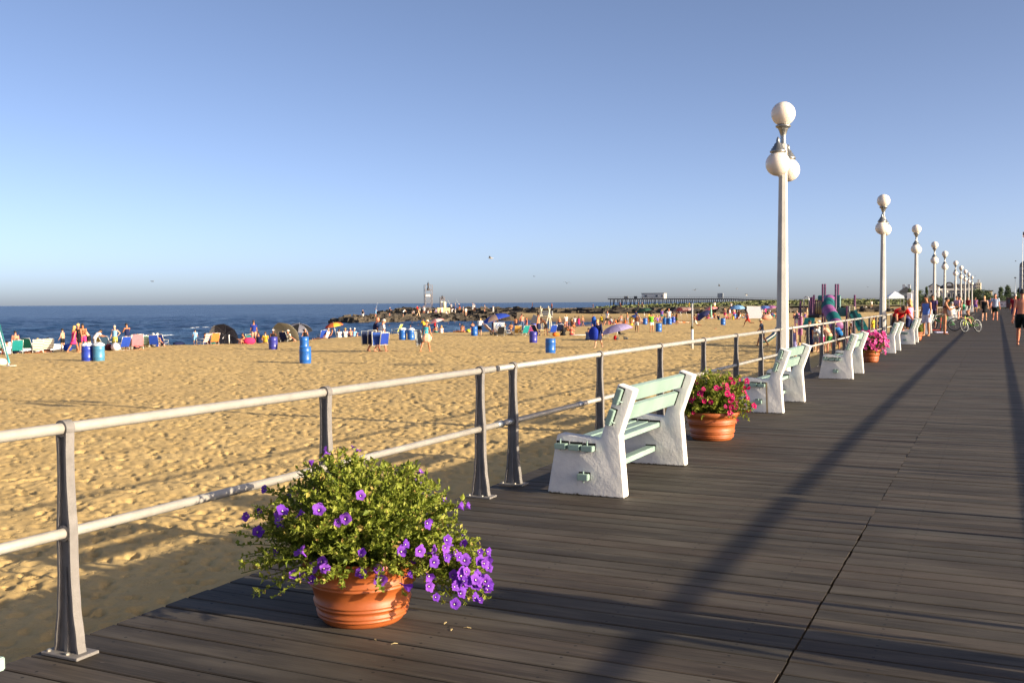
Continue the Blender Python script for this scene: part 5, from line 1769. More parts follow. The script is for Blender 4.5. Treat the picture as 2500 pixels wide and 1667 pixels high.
chair(1277, 819, 40, TEAL, 'teal chair in the middle of the chair crowd')
chair(1291, 818, 15, S_MULTI, 'chair with a red and blue striped back', s=1.05)
P(1298, 818, 'sit_low', 15, 1.4, 'pink', [('tshirt', WHITE), ('trunks', NAVY)], ('bob', 'blond'), 'sitter in white right of the red and blue striped chair', g4)
chair(1318, 820.5, -60, NAVY, 'navy chair with a pale wooden frame in the chair crowd', M_WOODL, 1.15)
P(1315, 819, 'stand', 70, 1.78, 'tan', [('trousers', NAVY)], ('short_hair', 'dark'), 'bare-chested person in dark trousers standing in front of the lifeguard stand', g4)
P(1333, 817.5, 'stoop', 60, 1.5, 'brown', [('swimsuit', BROWN), ('trunks', BLACK)], ('short_hair', 'dark'), 'stooping dark-haired person right of the bare-chested one', g4)
chair(1346, 816, 30, BLUE, 'blue chair at the right of the chair crowd')
lump('sand_toys', 1357, 820, (.85, .5, .35), srgb(226, 110, 40), 'heap of orange and red sand toys', 'toys', 35)
chair(1367, 813, 0, NAVY, 'navy and white chair standing alone right of the sand toys', simple(WHITE, name='white_frame'))
P(1376, 818.5, 'sit_ground', 10, 1.5, 'brown', [('tshirt', BLACK), ('trunks', BLACK)], ('long_hair', 'dark'), 'long-haired person in black sitting with back turned', g4)
P(1395, 817, 'sit_ground', -10, 1.5, 'pink', [('bikini_top', RED), ('trunk_brief', RED)], ('short_hair', 'dark'), 'bare-backed person in red sitting with back turned', g4)
lump('towel', 1412, 818, (1.6, .8, .08), srgb(206, 200, 200), 'pale towel spread on the sand right of the bare-backed sitter', 'towel', 36)
P(1435, 828, 'sit_ground', -30, 1.55, 'tan', [('tshirt', srgb(90, 104, 140)), ('trunks', NAVY)], ('short_hair', 'dark'), 'person in slate blue sitting on the sand left of the dark robe', g4)
umb(1512, 829, 1.12, [srgb(176, 164, 208), srgb(166, 156, 200)], 'lavender umbrella tilted low over a pushchair', .62, (14, -70))
def stroller(px, py, label):
    p = spot(px, py); t = empty('pushchair', p, heading(p, -70), label, 'pushchair')
    b = MB()
    for s in (-.2, .2):
        b.tube([(s, .35, .14), (s, -.1, .45), (s, -.4, .85)], .014, 6); b.tube([(s, -.35, .14), (s, .1, .5)], .014, 6)
    b.tube([(-.2, -.4, .85), (.2, -.4, .85)], .016, 6); b.build('frame', simple(BLACK, .5), t)
    b = MB(); b.box((0, .05, .42), (.36, .4, .05)); b.box((0, -.16, .62), (.36, .05, .42), 0, Matrix.Rotation(R(22), 3, 'X')); b.build('seat', fabric(BLACK), t, bevel=(.015, 1))
    for s in (-.22, .22):
        for y in (-.35, .35):
            b = MB(); b.lathe([(0, -.02), (.09, -.02), (.1, 0), (.09, .02), (0, .02)], 14, (s, y, .1), axis=(1, 0, 0)); b.build('wheel', simple(srgb(60, 60, 60), .7), t)
    return t
stroller(1516, 827.5, 'black pushchair under the lavender umbrella')
lump('beach_bag', 1502, 827.5, (.35, .25, .35), RED, 'red bag beside the pushchair', 'bag', 38)
chair(1473, 826, -40, srgb(210, 196, 90), 'yellow chair behind the person in the dark robe')
for k, (px, py, ps, cl, lab) in enumerate([
        (1357, 800, 'sit_ground', RED, 'sitter in red at the foot of the lifeguard stand ladder'), (1378, 806, 'sit_low', BLACK, 'sitter in black on the flat sand right of the lifeguard stand'),
        (1391, 806, 'sit_ground', ORANGE, 'sitter in orange on the flat sand right of the lifeguard stand'), (1382, 797, 'stand', WHITE, 'child in white on the flat wet sand'),
        (1398, 799, 'sit_chair', ORANGE, 'sitter in orange trunks near the child in pink'), (1404, 793, 'stand', WHITE, 'person in white left of the child in pink'),
        (1413, 793, 'stand', PINKC, 'child in a pink dress by the water'), (1423, 792, 'walk', srgb(90, 70, 90), 'child in dark trunks right of the child in pink'),
        (1366, 795, 'stand', NAVY, 'small bather near the foot of the lifeguard stand'), (1448, 790, 'stand', NAVY, 'bather in navy by the far side of the cove'), (1395, 787, 'stand', BROWN, 'tiny bather wading at the edge of the cove')]):
    P(px, py, ps, rng.choice((-40, 10, 60, 170)), 1.35, rng.choice(('tan', 'pink', 'brown')), [('dress' if cl is PINKC else ('tshirt' if cl is WHITE else 'trunks'), cl)], (rng.choice(('short_hair', 'bob')), rng.choice(('dark', 'brown', 'blond'))), lab, g4)

# lifeguard stand: white slanting boat ramp, ladder and seat
lg = spot(1330, 802)
t = empty('lifeguard_stand', lg, heading(lg, -28), 'tall white wooden lifeguard stand with sloping ladder rails', 'lifeguard stand')
t.scale = (.8, .8, .72)
M_LGW = simple(srgb(222, 214, 188), .6, name='cream_painted_wood'); M_LGG = simple(srgb(168, 170, 168), .6, name='grey_painted_wood')
for s in (-.55, .55):
    b = MB(); b.bar((s, -1.1, 0), (s, .35, 2.9), .10, .07); b.build('ladder_rail', M_LGW, t)
    b = MB(); b.bar((s, .9, 0), (s, -.1, 3.2), .10, .07); b.build('leg', M_LGW, t)
    b = MB(); b.bar((s, .2, 0), (s, .2, 2.2), .09, .07); b.build('leg', M_LGW, t)
for k in range(7):
    b = MB(); u = (k + 1) / 8; b.box((0, -1.1 + 1.45 * u, 2.9 * u), (1.1, .06, .10)); b.build('rung', M_LGW, t)
b = MB(); b.box((-.1, .35, 1.75), (1.5, .9, .08)); b.build('platform', M_LGG, t)
b = MB(); b.box((0, .75, 2.25), (1.4, .08, .6)); b.build('seat_back', M_LGG, t)
b = MB(); b.box((-1.5, .5, .9), (1.5, .06, 1.9), 0, Matrix.Rotation(R(24), 3, 'Y')); b.build('notice_board', M_LGG, t)
b = MB(); b.bar((-2.3, .3, 0), (-1.7, .5, 1.0), .09); b.build('brace', M_LGW, t)

# ================================================================== RIGHT CENTRE: children, pole and the far crowd
g5 = 'people on the open sand by the white pole'
P(1554.5, 811.5, 'stand_relaxed', -20, 1.48, 'brown', [('trunks', srgb(190, 190, 190))], ('short_hair', 'dark'), 'bare-backed child in pale patterned trunks left of the green shirt', g5)
P(1542, 804, 'stand', 0, 1.02, 'tan', [('trunks', YEL)], ('short_hair', 'blond'), 'toddler in yellow shorts', g5)
P(1591, 811.5, 'hold_front', 30, 1.55, 'tan', [('tshirt', srgb(96, 160, 40)), ('trunks', WHITE)], ('short_hair', 'dark'), 'child in a bright green T-shirt and white shorts', g5)
p = spot(1585, 811.5); t = empty('bodyboard', p + Vector((0, 0, .85)), heading(p, 20), 'orange and yellow board held upright by the child in green', 'board'); b = MB(); b.prism([(-.09, 0), (.09, 0), (.10, .5), (.06, .66), (-.06, .66), (-.10, .5)], -.02, .02); b.build('deck', simple(srgb(230, 150, 40), .4), t); b = MB(); b.box((0, -.024, .3), (.04, .008, .5)); b.build('stripe', simple(srgb(226, 200, 60), .4), t)
P(1482, 789, 'walk', -40, 1.75, 'pink', [('tshirt', WHITE), ('shorts', BLACK)], ('short_hair', 'brown'), 'person in a white T-shirt and black shorts walking left of the lavender umbrella', g5)
P(1469, 789, 'stand', 0, 1.35, 'tan', [('tshirt', YEL), ('trunks', srgb(40, 60, 30))], ('short_hair', 'dark'), 'child in yellow left of the walker in white', g5)
P(1633, 790, 'stand', 0, 1.75, 'pink', [('tshirt', WHITE), ('trousers', GREYC)], (None, None), 'big bald person in a white shirt behind the three barrels', g5)
P(1697, 801.5, 'run', 100, 1.6, 'brown', [('bikini_top', BROWN), ('shorts', srgb(214, 206, 180))], ('long_hair', 'dark'), 'runner in cream shorts behind the white pole', g5)
P(1652, 793, 'stand', 120, 1.5, 'brown', [('trunks', srgb(60, 90, 50))], ('short_hair', 'dark'), 'bare-chested child in green trunks right of the three barrels', g5)
P(1826, 795, 'run', 95, 1.7, 'brown', [('tank_top', srgb(110, 50, 60)), ('shorts', srgb(214, 60, 50))], ('long_hair', 'dark'), 'runner in red shorts left of the white tent', g5)
p = spot(1694.5, 790); t = empty('frisbee', p + Vector((2, -22, .02)), 0, 'small red disc lying on the sand', 'toy'); b = MB(); b.lathe([(0, .02), (.1, .02), (.13, .0), (.11, .0), (0, .01)], 16); b.build('disc', simple(srgb(214, 70, 50), .4), t); t.location = spot(1746, 802.5) + Vector((0, 0, .03))
# the white pole
p = spot(1690, 851); t = empty('net_pole', p, 0, 'white pole standing on the sand with a dark yellow band halfway up', 'pole')
b = MB(); b.lathe([(.065, 0), (.065, 1.13)], 14); b.build('lower_sleeve', simple(srgb(214, 214, 212), .5), t)
b = MB(); b.lathe([(.05, 1.13), (.05, 2.5), (0.0, 2.51)], 14); b.build('shaft', simple(srgb(150, 152, 152), .5), t)
b = MB(); b.lathe([(.072, 1.13), (.072, 1.27), (0.05, 1.28)], 14); b.build('band', simple(srgb(70, 66, 30), .6), t)

# the far crowd in front of the jetty: small seated and standing bathers, umbrellas
rc = random.Random(77)
COLS = [NAVY, RED, WHITE, PINKC, TEAL, BLACK, LBLUE, srgb(200, 180, 150), PURP, YEL, BLUE, ORANGE, BROWN, GREYC]
g6 = 'distant bathers packed in front of the rock jetty'
CNAME = ['navy', 'red', 'white', 'pink', 'teal', 'black', 'light blue', 'sand-coloured', 'purple', 'yellow', 'blue', 'orange', 'brown', 'grey']
PNAME = {'sit_ground': 'sitting', 'sit_low': 'reclining', 'sit_chair': 'sitting upright', 'stand': 'standing', 'lie_back': 'lying'}
HNAME = {'short_hair': 'short-haired', 'bob': 'long-haired', 'cap': 'capped', 'sun_hat': 'sun-hatted'}
_seen = set()
def crowd(n, x0, x1, y0, y1, grp, where, ps=('sit_ground', 'sit_low', 'sit_chair', 'stand', 'sit_ground', 'lie_back')):
    for k in range(n):
        px = x0 + (x1 - x0) * (k + rc.random()) / n; py = rc.uniform(y0, y1)
        for _ in range(40):
            ci, ti = rc.randrange(14), rc.randrange(14); pose = rc.choice(ps); hr = rc.choice(('short_hair', 'bob', 'cap', 'sun_hat')); wear = rc.choice(('trunks', 'shirt', 'suit'))
            lab = 'distant %s bather in %s %s' % (HNAME[hr], {'trunks': CNAME[ci] + ' trunks', 'shirt': '%s shirt' % CNAME[ti], 'suit': CNAME[ci] + ' swimsuit'}[wear], PNAME[pose]) + ' ' + where
            if lab not in _seen: break
        _seen.add(lab)
        cl = {'trunks': [('trunks', COLS[ci])], 'shirt': [('tshirt', COLS[ti]), ('trunks', COLS[ci])], 'suit': [('swimsuit', COLS[ci])]}[wear]
        P(px, py, pose, rc.uniform(-180, 180), rc.uniform(1.3, 1.7), rc.choice(('tan', 'pink', 'fair', 'brown')), cl, (hr, rc.choice(('dark', 'brown', 'blond'))), lab, grp)
crowd(34, 1486, 1660, 780, 788, g6, 'left of the white pole')
crowd(20, 1700, 1830, 774, 783, 'distant bathers between the white pole and the tent', 'left of the white shelter')
crowd(18, 1858, 1912, 772, 780, 'distant bathers right of the tent', 'left of the first lamp post')
crowd(10, 1935, 2000, 768, 778, 'distant bathers behind the playground', 'behind the playground')
def fu(px, py, r, cols, lab, pole=1.4, tilt=(12, -60)): umb(px, py, r, cols, lab, pole, tilt)
fu(1552, 786, 1.15, [YEL, srgb(60, 90, 170), srgb(210, 214, 220)], 'yellow, blue and white umbrella tipped towards the left in the far crowd', .6, (38, -70))
fu(1577, 783, 1.1, [srgb(30, 60, 46), srgb(44, 80, 60)], 'dark green umbrella in the far crowd')
fu(1665, 782, 1.2, [srgb(120, 50, 56), srgb(150, 120, 110)], 'dark red umbrella left of the white pole', 1.3, (10, -80))
fu(1680, 780, 1.2, [srgb(150, 90, 90), srgb(190, 160, 160)], 'faded red umbrella right behind the white pole', 1.2, (14, -80))
fu(1720, 783, 1.5, [srgb(50, 56, 96), srgb(60, 66, 110), srgb(130, 40, 44)], 'large navy umbrella with a red edge tipped low in the far crowd', .5, (40, -70))
fu(1741, 778, 1.0, [srgb(214, 110, 110), srgb(220, 150, 150)], 'coral pink umbrella right of the big navy one')
p = spot(1736, 783); t = empty('closed_umbrella', p, 0, 'closed mint green umbrella in front of the big navy one', 'umbrella'); b = MB(); b.lathe([(.02, .0), (.02, .5), (.16, .55), (.12, 1.2), (.03, 2.1), (0, 2.2)], 10); b.build('folded_canopy', fabric(srgb(130, 180, 160)), t); b = MB(); b.tube([(0, 0, 0), (0, 0, .6)], .025, 6); b.build('pole', M_STEEL, t)
fu(1801, 778, 1.15, [srgb(110, 160, 214), srgb(130, 176, 224)], 'light blue umbrella above a pair of barrels', 1.5, (6, 0))
fu(1868, 775, 1.1, [srgb(70, 100, 170), srgb(90, 120, 190)], 'blue umbrella in the crowd left of the first lamp post')
fu(1884, 774, 1.1, [srgb(150, 90, 150), srgb(170, 110, 160)], 'mauve umbrella in the crowd left of the first lamp post')
chair(1645, 786, 0, srgb(90, 160, 190), 'pale blue chair in the far crowd right of the three barrels')
# white tent
p = spot(1843, 777); t = empty('beach_tent', p, heading(p, 10), 'white beach shelter right of the runner in red shorts', 'tent')
M_TENT = umb_mat(srgb(206, 206, 210))
b = MB(); b.add([(-1.2, 0, 0), (1.2, 0, 0), (1.0, .9, 1.75), (-1.0, .9, 1.75), (-1.2, 2, 0), (1.2, 2, 0)], [(0, 1, 2, 3), (3, 2, 5, 4), (0, 3, 4), (1, 5, 2)]); b.build('canvas', M_TENT, t, fix=False)
b = MB(); b.tube([(-1.2, -.02, 0), (-1.0, .9, 1.78), (1.0, .9, 1.78), (1.2, -.02, 0)], .02, 6); b.build('hoop', M_STEEL, t)
P(1855, 774, 'arms_up', 30, 1.75, 'pink', [('tshirt', WHITE), ('trunks', srgb(230, 220, 210))], [('short_hair', 'brown'), ('sun_hat', WHITE)], 'tall person in white standing right of the white shelter', g5)
P(1834, 774, 'stand', 60, 1.6, 'pink', [('tshirt', WHITE), ('trunks', GREYC)], ('short_hair', 'grey'), 'person in white standing left of the white shelter', g5)
lump('towel_tent', 1872, 780, (1.6, 1.0, .8), srgb(206, 140, 120), 'salmon pink pop-up shelter left of the first lamp post', 'tent', 51)

# swimmers' heads and shoulders in the cove
for k, (px, py) in enumerate([(1002, 800), (1021, 797), (950, 799), (1094, 793), (1110, 792), (1122, 795), (980, 796), (1184, 790), (1006, 791)]):
    p = gz(px, py, SEA_Z)
    person('stand', p + Vector((0, 0, -1.15)), heading(p, rc.uniform(-90, 90)), 1.6, 'pink', [('trunks', rc.choice(COLS))], ('short_hair', 'dark'), 'bather up to the chest in the water of the cove', 'bathers in the cove')
# ================================================================== ROCK JETTIES
def pY(px, py, Y):
    d = ray(px, py); return Vector((0, 0, CAM_H)) + d * (Y / d.y)
def m_rock():
    m, nt, b = newmat('jetty_rock')
    v = coords(nt, 'Object')
    f = noise(nt, v, .35, 4); g = noise(nt, v, 2.2, 4, .7)
    c = ramp(nt, f, [(.3, srgb(44, 40, 36)), (.7, srgb(92, 80, 62))])
    c = mixc(nt, ramp(nt, g, [(.45, 0.), (.7, .5)]), c, srgb(30, 30, 30))
    nt.links.new(c, b.inputs['Base Color']); b.inputs['Roughness'].default_value = .85
    bump(nt, b, g, .5, .15)
    return m
M_ROCK = m_rock()
def jetty(path, n, w, ztop, size, label_seed, zbase=SEA_Z - .3, mat=M_ROCK):
    r = random.Random(label_seed); b = MB()
    base = []
    seg = [(Vector(path[i]), Vector(path[i + 1])) for i in range(len(path) - 1)]
    tot = sum((c - a).length for a, c in seg)
    for k in range(n):
        u = r.random() * tot
        for a, c in seg:
            L = (c - a).length
            if u <= L: break
            u -= L
        d = (c - a).normalized(); q = Vector((-d.y, d.x))
        t = r.gauss(0, .42); t = max(-1, min(1, t))
        p = a + d * u + q * (t * w)
        z = zbase + (ztop - zbase) * (1 - abs(t) ** 1.4) * r.uniform(.35, 1.0)
        s = size * r.uniform(.6, 1.4)
        M = Matrix.Rotation(r.uniform(0, 3.1), 3, 'Z') @ Matrix.Rotation(r.uniform(-.5, .5), 3, 'X')
        vs = []
        for x in (-1, 1):
            for y in (-1, 1):
                for zz in (-1, 1):
                    vs.append(M @ Vector((x * s * r.uniform(.6, 1.1), y * s * r.uniform(.5, .9), zz * s * r.uniform(.4, .7))) + Vector((p.x, p.y, z)))
        b.add(vs, [(0, 1, 3, 2), (4, 6, 7, 5), (0, 4, 5, 1), (2, 3, 7, 6), (0, 2, 6, 4), (1, 5, 7, 3)])
    # core of the mound so that no light shows through
    for a, c in seg:
        d = (c - a).normalized(); q = Vector((-d.y, d.x))
        A = [a - q * w, a - q * w * .35, a + q * w * .35, a + q * w]; C = [c - q * w, c - q * w * .35, c + q * w * .35, c + q * w]
        zz = [zbase - .5, zbase + (ztop - zbase) * .75, zbase + (ztop - zbase) * .75, zbase - .5]
        vs = [(p.x, p.y, z) for p, z in zip(A, zz)] + [(p.x, p.y, z) for p, z in zip(C, zz)]
        b.add(vs, [(0, 1, 5, 4), (1, 2, 6, 5), (2, 3, 7, 6), (0, 3, 2, 1), (4, 5, 6, 7)])
    o = b.build('rock_jetty', mat); o['kind'] = 'stuff'
    return o
def g2(px, py, z): p = gz(px, py, z); return (p.x, p.y)
J1 = [g2(842, 789, -2.4), g2(905, 787, -2.4), g2(990, 783, -2.4), g2(1090, 781, -2.3), g2(1190, 779, -2.2), g2(1260, 778, -2.1)]
jetty(J1, 760, 6.5, -1.3, .8, 5)
J2 = [g2(985, 767.5, -2.2), g2(1040, 767, -2.0), g2(1130, 767.5, -1.9), g2(1300, 768.5, -1.6), g2(1500, 768.5, -1.4), g2(1760, 767, -1.25), g2(2000, 764, -1.2), g2(2170, 762, -1.15)]
jetty(J2, 1700, 5.5, -.35, .85, 6, -2.0)
jetty([g2(930, 765.5, -2.5), g2(965, 766, -2.5)], 26, 4, -2.0, 1.2, 8)

# ================================================================== NAVIGATION TOWERS
M_LAT = simple(srgb(112, 104, 104), .5, .3, name='weathered_lattice_steel')
def tower(px, base_y, z0, hpx, wpx, label, lamp=True):
    p = at_dist(px, base_y, z0); sc = z0 / FPX
    h = hpx * sc; w = wpx * sc / 2
    t = empty('navigation_tower', p, heading(p, 12), label, 'tower')
    for sx in (-1, 1):
        for sy in (-1, 1):
            b = MB(); b.bar((sx * w, sy * w, -1.0), (sx * w, sy * w, h), .11); b.build('leg', M_LAT, t)
    nb = 6
    for i in range(nb):
        z0_, z1_ = h * i / nb, h * (i + 1) / nb
        for f in range(4):
            c0 = [(-w, -w), (w, -w), (w, w), (-w, w)][f]; c1 = [(w, -w), (w, w), (-w, w), (-w, -w)][f]
            if i < 4:
                b = MB(); b.bar((*c0, z0_), (*c1, z1_), .04); b.build('brace', M_LAT, t)
                b = MB(); b.bar((*c1, z0_), (*c0, z1_), .04); b.build('brace', M_LAT, t)
            b = MB(); b.bar((*c0, z1_), (*c1, z1_), .05); b.build('girt', M_LAT, t)
    b = MB(); b.box((0, 0, h * .80), (2 * w, 2 * w, .08)); b.build('platform', M_LAT, t)
    b = MB(); b.box((-w * .3, -w, h * .62), (w * 1.3, .12, h * .07)); b.build('sign_panel', simple(srgb(210, 200, 180), .5), t)
    if lamp:
        b = MB(); b.lathe([(.35, h * .80), (.35, h * .88), (.2, h * .90), (.2, h * 1.0), (.28, h * 1.02), (.18, h * 1.08), (.03, h * 1.09), (.02, h * 1.16)], 10); b.build('beacon', simple(srgb(60, 56, 60), .5), t)
    return t
tower(1046, 763, 258, 67, 17, 'tall lattice navigation tower on the rock jetty')
tower(1080, 757, 262, 32, 10, 'short lattice navigation tower right of the tall one')
p = at_dist(1083, 759, 256); t = empty('concrete_base', p, heading(p, 0), 'cream concrete block with a stub column on the jetty', 'block'); b = MB(); b.box((0, 0, .1), (3.2, 1.6, 1.4)); b.build('block', simple(srgb(206, 192, 150), .8), t, bevel=(.06, 1)); b = MB(); b.lathe([(.42, .8), (.42, 2.2), (.2, 2.35), (0, 2.35)], 12, (.2, 0, 0)); b.build('column', simple(srgb(220, 208, 170), .8), t)
for sx in (-1.4, 1.4):
    b = MB(); b.box((sx, 0, -.9), (.3, .5, 1.2)); b.build('foot', simple(srgb(190, 180, 150), .8), t)

# ---- anglers and strollers on the rocks
ra = random.Random(9)
g7 = 'anglers and strollers on the rocks'
JP = [(886, 776.5, -.9, 'stand', BLACK, WHITE, 'angler in dark top and white trousers at the seaward end of the near rocks'),
      (917, 773, -.9, 'hold_front', LBLUE, LBLUE, 'angler in light blue on the near rocks, second from the seaward end'),
      (951, 771, -.9, 'hold_front', BLACK, BLACK, 'angler all in black on the near rocks, third from the seaward end'),
      (984, 773, -.8, 'stoop', WHITE, BLACK, 'angler in white and black on the near rocks, left of the tall tower'),
      (1010, 766, -.2, 'sit_ground', WHITE, BLACK, 'sitter with a white shirt left of the person in red on the jetty'),
      (1019, 763, .1, 'stand', RED, BROWN, 'person in a red top on the jetty left of the tall tower'),
      (1021.5, 772, -.8, 'walk', srgb(200, 170, 120), srgb(210, 180, 140), 'person in tan walking on the near rocks below the person in red'),
      (1025, 764, .1, 'stand', GREYC, srgb(190, 186, 170), 'person in grey right of the person in red on the jetty'),
      (1033, 764, .1, 'stand', WHITE, GREYC, 'left one of two people in white beside the tall tower'),
      (1036.5, 764, .1, 'stand_relaxed', WHITE, WHITE, 'right one of two people in white beside the tall tower'),
      (1044, 765.5, -.2, 'sit_ground', WHITE, KHAKI, 'sitter in white at the foot of the tall tower'),
      (1051, 766, -.3, 'sit_legs_out', srgb(214, 180, 120), KHAKI, 'sitter in mustard at the foot of the tall tower'),
      (1064, 764, 0, 'sit_chair', srgb(190, 180, 200), PURP, 'sitter in pale lilac between the two towers'),
      (1074, 765, 0, 'sit_ground', srgb(150, 60, 60), BROWN, 'sitter in dull red left of the concrete block'),
      (1079, 765, .1, 'stand', WHITE, WHITE, 'person in white in front of the concrete block'),
      (1089, 766, 0, 'sit_legs_out', WHITE, WHITE, 'sitter in white right of the concrete block'),
      (1102, 758, .5, 'hold_front', WHITE, NAVY, 'angler with a rod on the jetty crest right of the towers'),
      (1103, 767, -.2, 'stoop', WHITE, WHITE, 'stooping person in white right of the concrete block'),
      (1111, 768, -.3, 'stand', srgb(220, 216, 200), srgb(210, 206, 190), 'person in cream on the jetty, right of the stooping one'),
      (1111.5, 757, .5, 'stand', GREYC, BLUE, 'person in grey on the jetty crest'),
      (1122, 758, .5, 'hold_front', NAVY, ORANGE, 'angler in navy with a rod on the jetty crest'),
      (1130.5, 764, 0, 'stand', WHITE, srgb(190, 160, 140), 'person in white on the jetty left of the broad white shirt'),
      (1137.5, 771, -.7, 'stand', WHITE, srgb(200, 160, 130), 'person in a broad white shirt walking down off the jetty'),
      (1154, 756, .5, 'stand', WHITE, WHITE, 'tiny person in white on the jetty crest above the single barrel'),
      (1158, 759, .4, 'stand', WHITE, BROWN, 'tiny person in white sitting lower on the jetty above the single barrel'),
      (1183, 760, .4, 'stand', srgb(220, 216, 206), BROWN, 'tiny person in cream on the jetty left of the blue umbrella'),
      (1204, 763, .2, 'stand', WHITE, WHITE, 'tiny person in white on the jetty at the left edge of the blue umbrella'),
      (1300, 756, .6, 'stand', NAVY, NAVY, 'tiny dark person on the jetty crest left of the lifeguard stand'),
      (1347, 757, .5, 'stand', ORANGE, BROWN, 'tiny person on the jetty crest above the lifeguard stand'),
      (1448, 751.5, -1.0, 'stand', BROWN, BROWN, 'tiny dark person alone on the pale sand beyond the jetty'),
      (1514, 757, .5, 'stand', BROWN, BLACK, 'tiny person on the jetty crest above the lavender umbrella'),
      (1559, 756, .5, 'stand', BLACK, BLACK, 'tiny dark person on the jetty crest, left one of a pair'),
      (1568, 756, .5, 'stand', BLACK, BLACK, 'tiny dark person on the jetty crest, right one of a pair'),
      (1682, 756, .4, 'stand', YEL, KHAKI, 'tiny person in yellow beyond the crowd left of the white pole'),
      (1745, 755, .4, 'stand', WHITE, YEL, 'tiny person with a white cap beyond the coral umbrella'),
      (1785, 757, .3, 'stand', WHITE, BLACK, 'person in white and black beyond the light blue umbrella'),
      (2128, 752, .2, 'stand', WHITE, KHAKI, 'tiny person in white on the rocks right of the playground'),
      (2115, 755, .2, 'sit_ground', WHITE, KHAKI, 'tiny sitter in white on the rocks right of the playground')]
for px, py, z, ps, c1, c2, lab in JP:
    p = at_dist(px, py, (205 if py > 769.5 else 252) if px < 1440 else (470 if py < 752 and px < 1500 else 232))
    person(ps, p, heading(p, ra.choice((-60, 20, 90, 160))), 1.7, ra.choice(('tan', 'pink', 'fair')), [('tshirt', c1), ('trousers' if ps in ('stand', 'walk') and ra.random() < .5 else 'shorts', c2)], (ra.choice(('short_hair', 'cap', 'short_hair')), ra.choice(('dark', 'brown', 'grey'))), lab, g7)
for px, py, z, dx in ((1102, 758, .5, -9), (1122, 758, .5, -8), (917, 773, -.9, 5)):
    D_ = 205 if px < 950 else 252; p = at_dist(px, py, D_); sc = D_ / FPX
    t = empty('fishing_rod', p + Vector((0, 0, .9)), 0, 'thin fishing rod slanting up from the angler at %s' % {1102: 'the jetty crest near the towers', 1122: 'the jetty crest in navy', 917: 'the near rocks in light blue'}[px], 'rod', 'fishing rods')
    b = MB(); b.tube([(0, 0, 0), tuple(Vector((rgt.x, rgt.y, 0)) * dx * sc + Vector((0, 0, 1.9)))], [.03, .012], 5); b.build('pole', simple(srgb(200, 200, 200), .5), t)
    b = MB(); b.lathe([(.05, -.05), (.05, .05)], 8, (0, 0, .1), axis=(1, 0, 0)); b.build('reel', simple(BLACK), t)

# ================================================================== FISHING PIER
M_PIERW = simple(srgb(70, 66, 64), .85, var=.2, scale=.6, name='tarred_timber')
PYY = 850.0
def pz(px): return pY(px, 737, PYY).x
t = empty('fishing_pier', (pz(1700), PYY, SEA_Z), 0, 'long timber fishing pier on piles beyond the beach', 'pier')
org = Vector((pz(1700), PYY, SEA_Z))
def pier_z(px):
    tab = [(1400, 729.0), (1780, 728.6), (1850, 731.2), (1925, 733.0), (2300, 731.0)]
    for (a, ya), (c, yc) in zip(tab, tab[1:]):
        if px <= c: return pY(px, ya + (yc - ya) * (px - a) / (c - a), PYY).z
    return pY(px, 731.0, PYY).z
xs_ = list(range(1488, 2200, 12))
b = MB()
for a, c in zip(xs_, xs_[1:]):
    A = Vector((pz(a), PYY, pier_z(a))) - org; C = Vector((pz(c), PYY, pier_z(c))) - org
    b.add([(A.x, -4, A.z - .9), (C.x, -4, C.z - .9), (C.x, 4, C.z - .9), (A.x, 4, A.z - .9), (A.x, -4, A.z), (C.x, -4, C.z), (C.x, 4, C.z), (A.x, 4, A.z)], [(0, 3, 2, 1), (4, 5, 6, 7), (0, 1, 5, 4), (2, 3, 7, 6), (3, 0, 4, 7), (1, 2, 6, 5)])
b.build('deck', M_PIERW, t)
rp = random.Random(4)
for k, px in enumerate(range(1494, 2120, 10)):
    A = Vector((pz(px), PYY, pier_z(px))) - org
    for s in (-3.4, 3.4):
        lean = rp.choice((-1.6, 0, 0, 1.6, 0))
        b = MB(); b.bar((A.x + lean, s, -4), (A.x, s, A.z - .6), .55); b.build('pile', M_PIERW, t)
for k, a in enumerate(xs_[:-1]):
    A = Vector((pz(a), PYY, pier_z(a))) - org; C = Vector((pz(xs_[k + 1]), PYY, pier_z(xs_[k + 1]))) - org
    for s in (-3.9, 3.9):
        b = MB(); b.bar((A.x, s, A.z + 1.2), (C.x, s, C.z + 1.2), .14); b.bar((A.x, s, A.z), (A.x, s, A.z + 1.25), .16); b.build('handrail', simple(srgb(120, 116, 112), .8), t)
hx0, hx1, hx2 = pz(1569.5), pz(1614.5), pz(1624); zb = pier_z(1600); zt = pY(1600, 716.5, PYY).z
h = empty('pier_house', (hx0, PYY, zb), 0, 'white flat-roofed house standing on the fishing pier', 'house')
L = hx2 - hx0; H_ = zt - zb
b = MB(); b.box((L / 2, 0, H_ / 2), (L, 7, H_)); b.build('wall', simple(srgb(214, 208, 196), .7), h)
b = MB(); b.box((L / 2, 0, H_ + .2), (L + .8, 7.8, .4)); b.build('roof', simple(srgb(120, 116, 112), .7), h)
for u, w in ((.19, .12), (.68, .12), (.92, .06)):
    f = MB(); f.box((L * u, -3.52, H_ * .52), (L * w, .1, H_ * .42)); fo = f.build('window', simple(srgb(200, 196, 190), .6), h)
    f = MB(); f.box((L * u, -3.6, H_ * .52), (L * w * .8, .08, H_ * .32)); f.build('pane', simple(srgb(50, 56, 70), .2), fo)
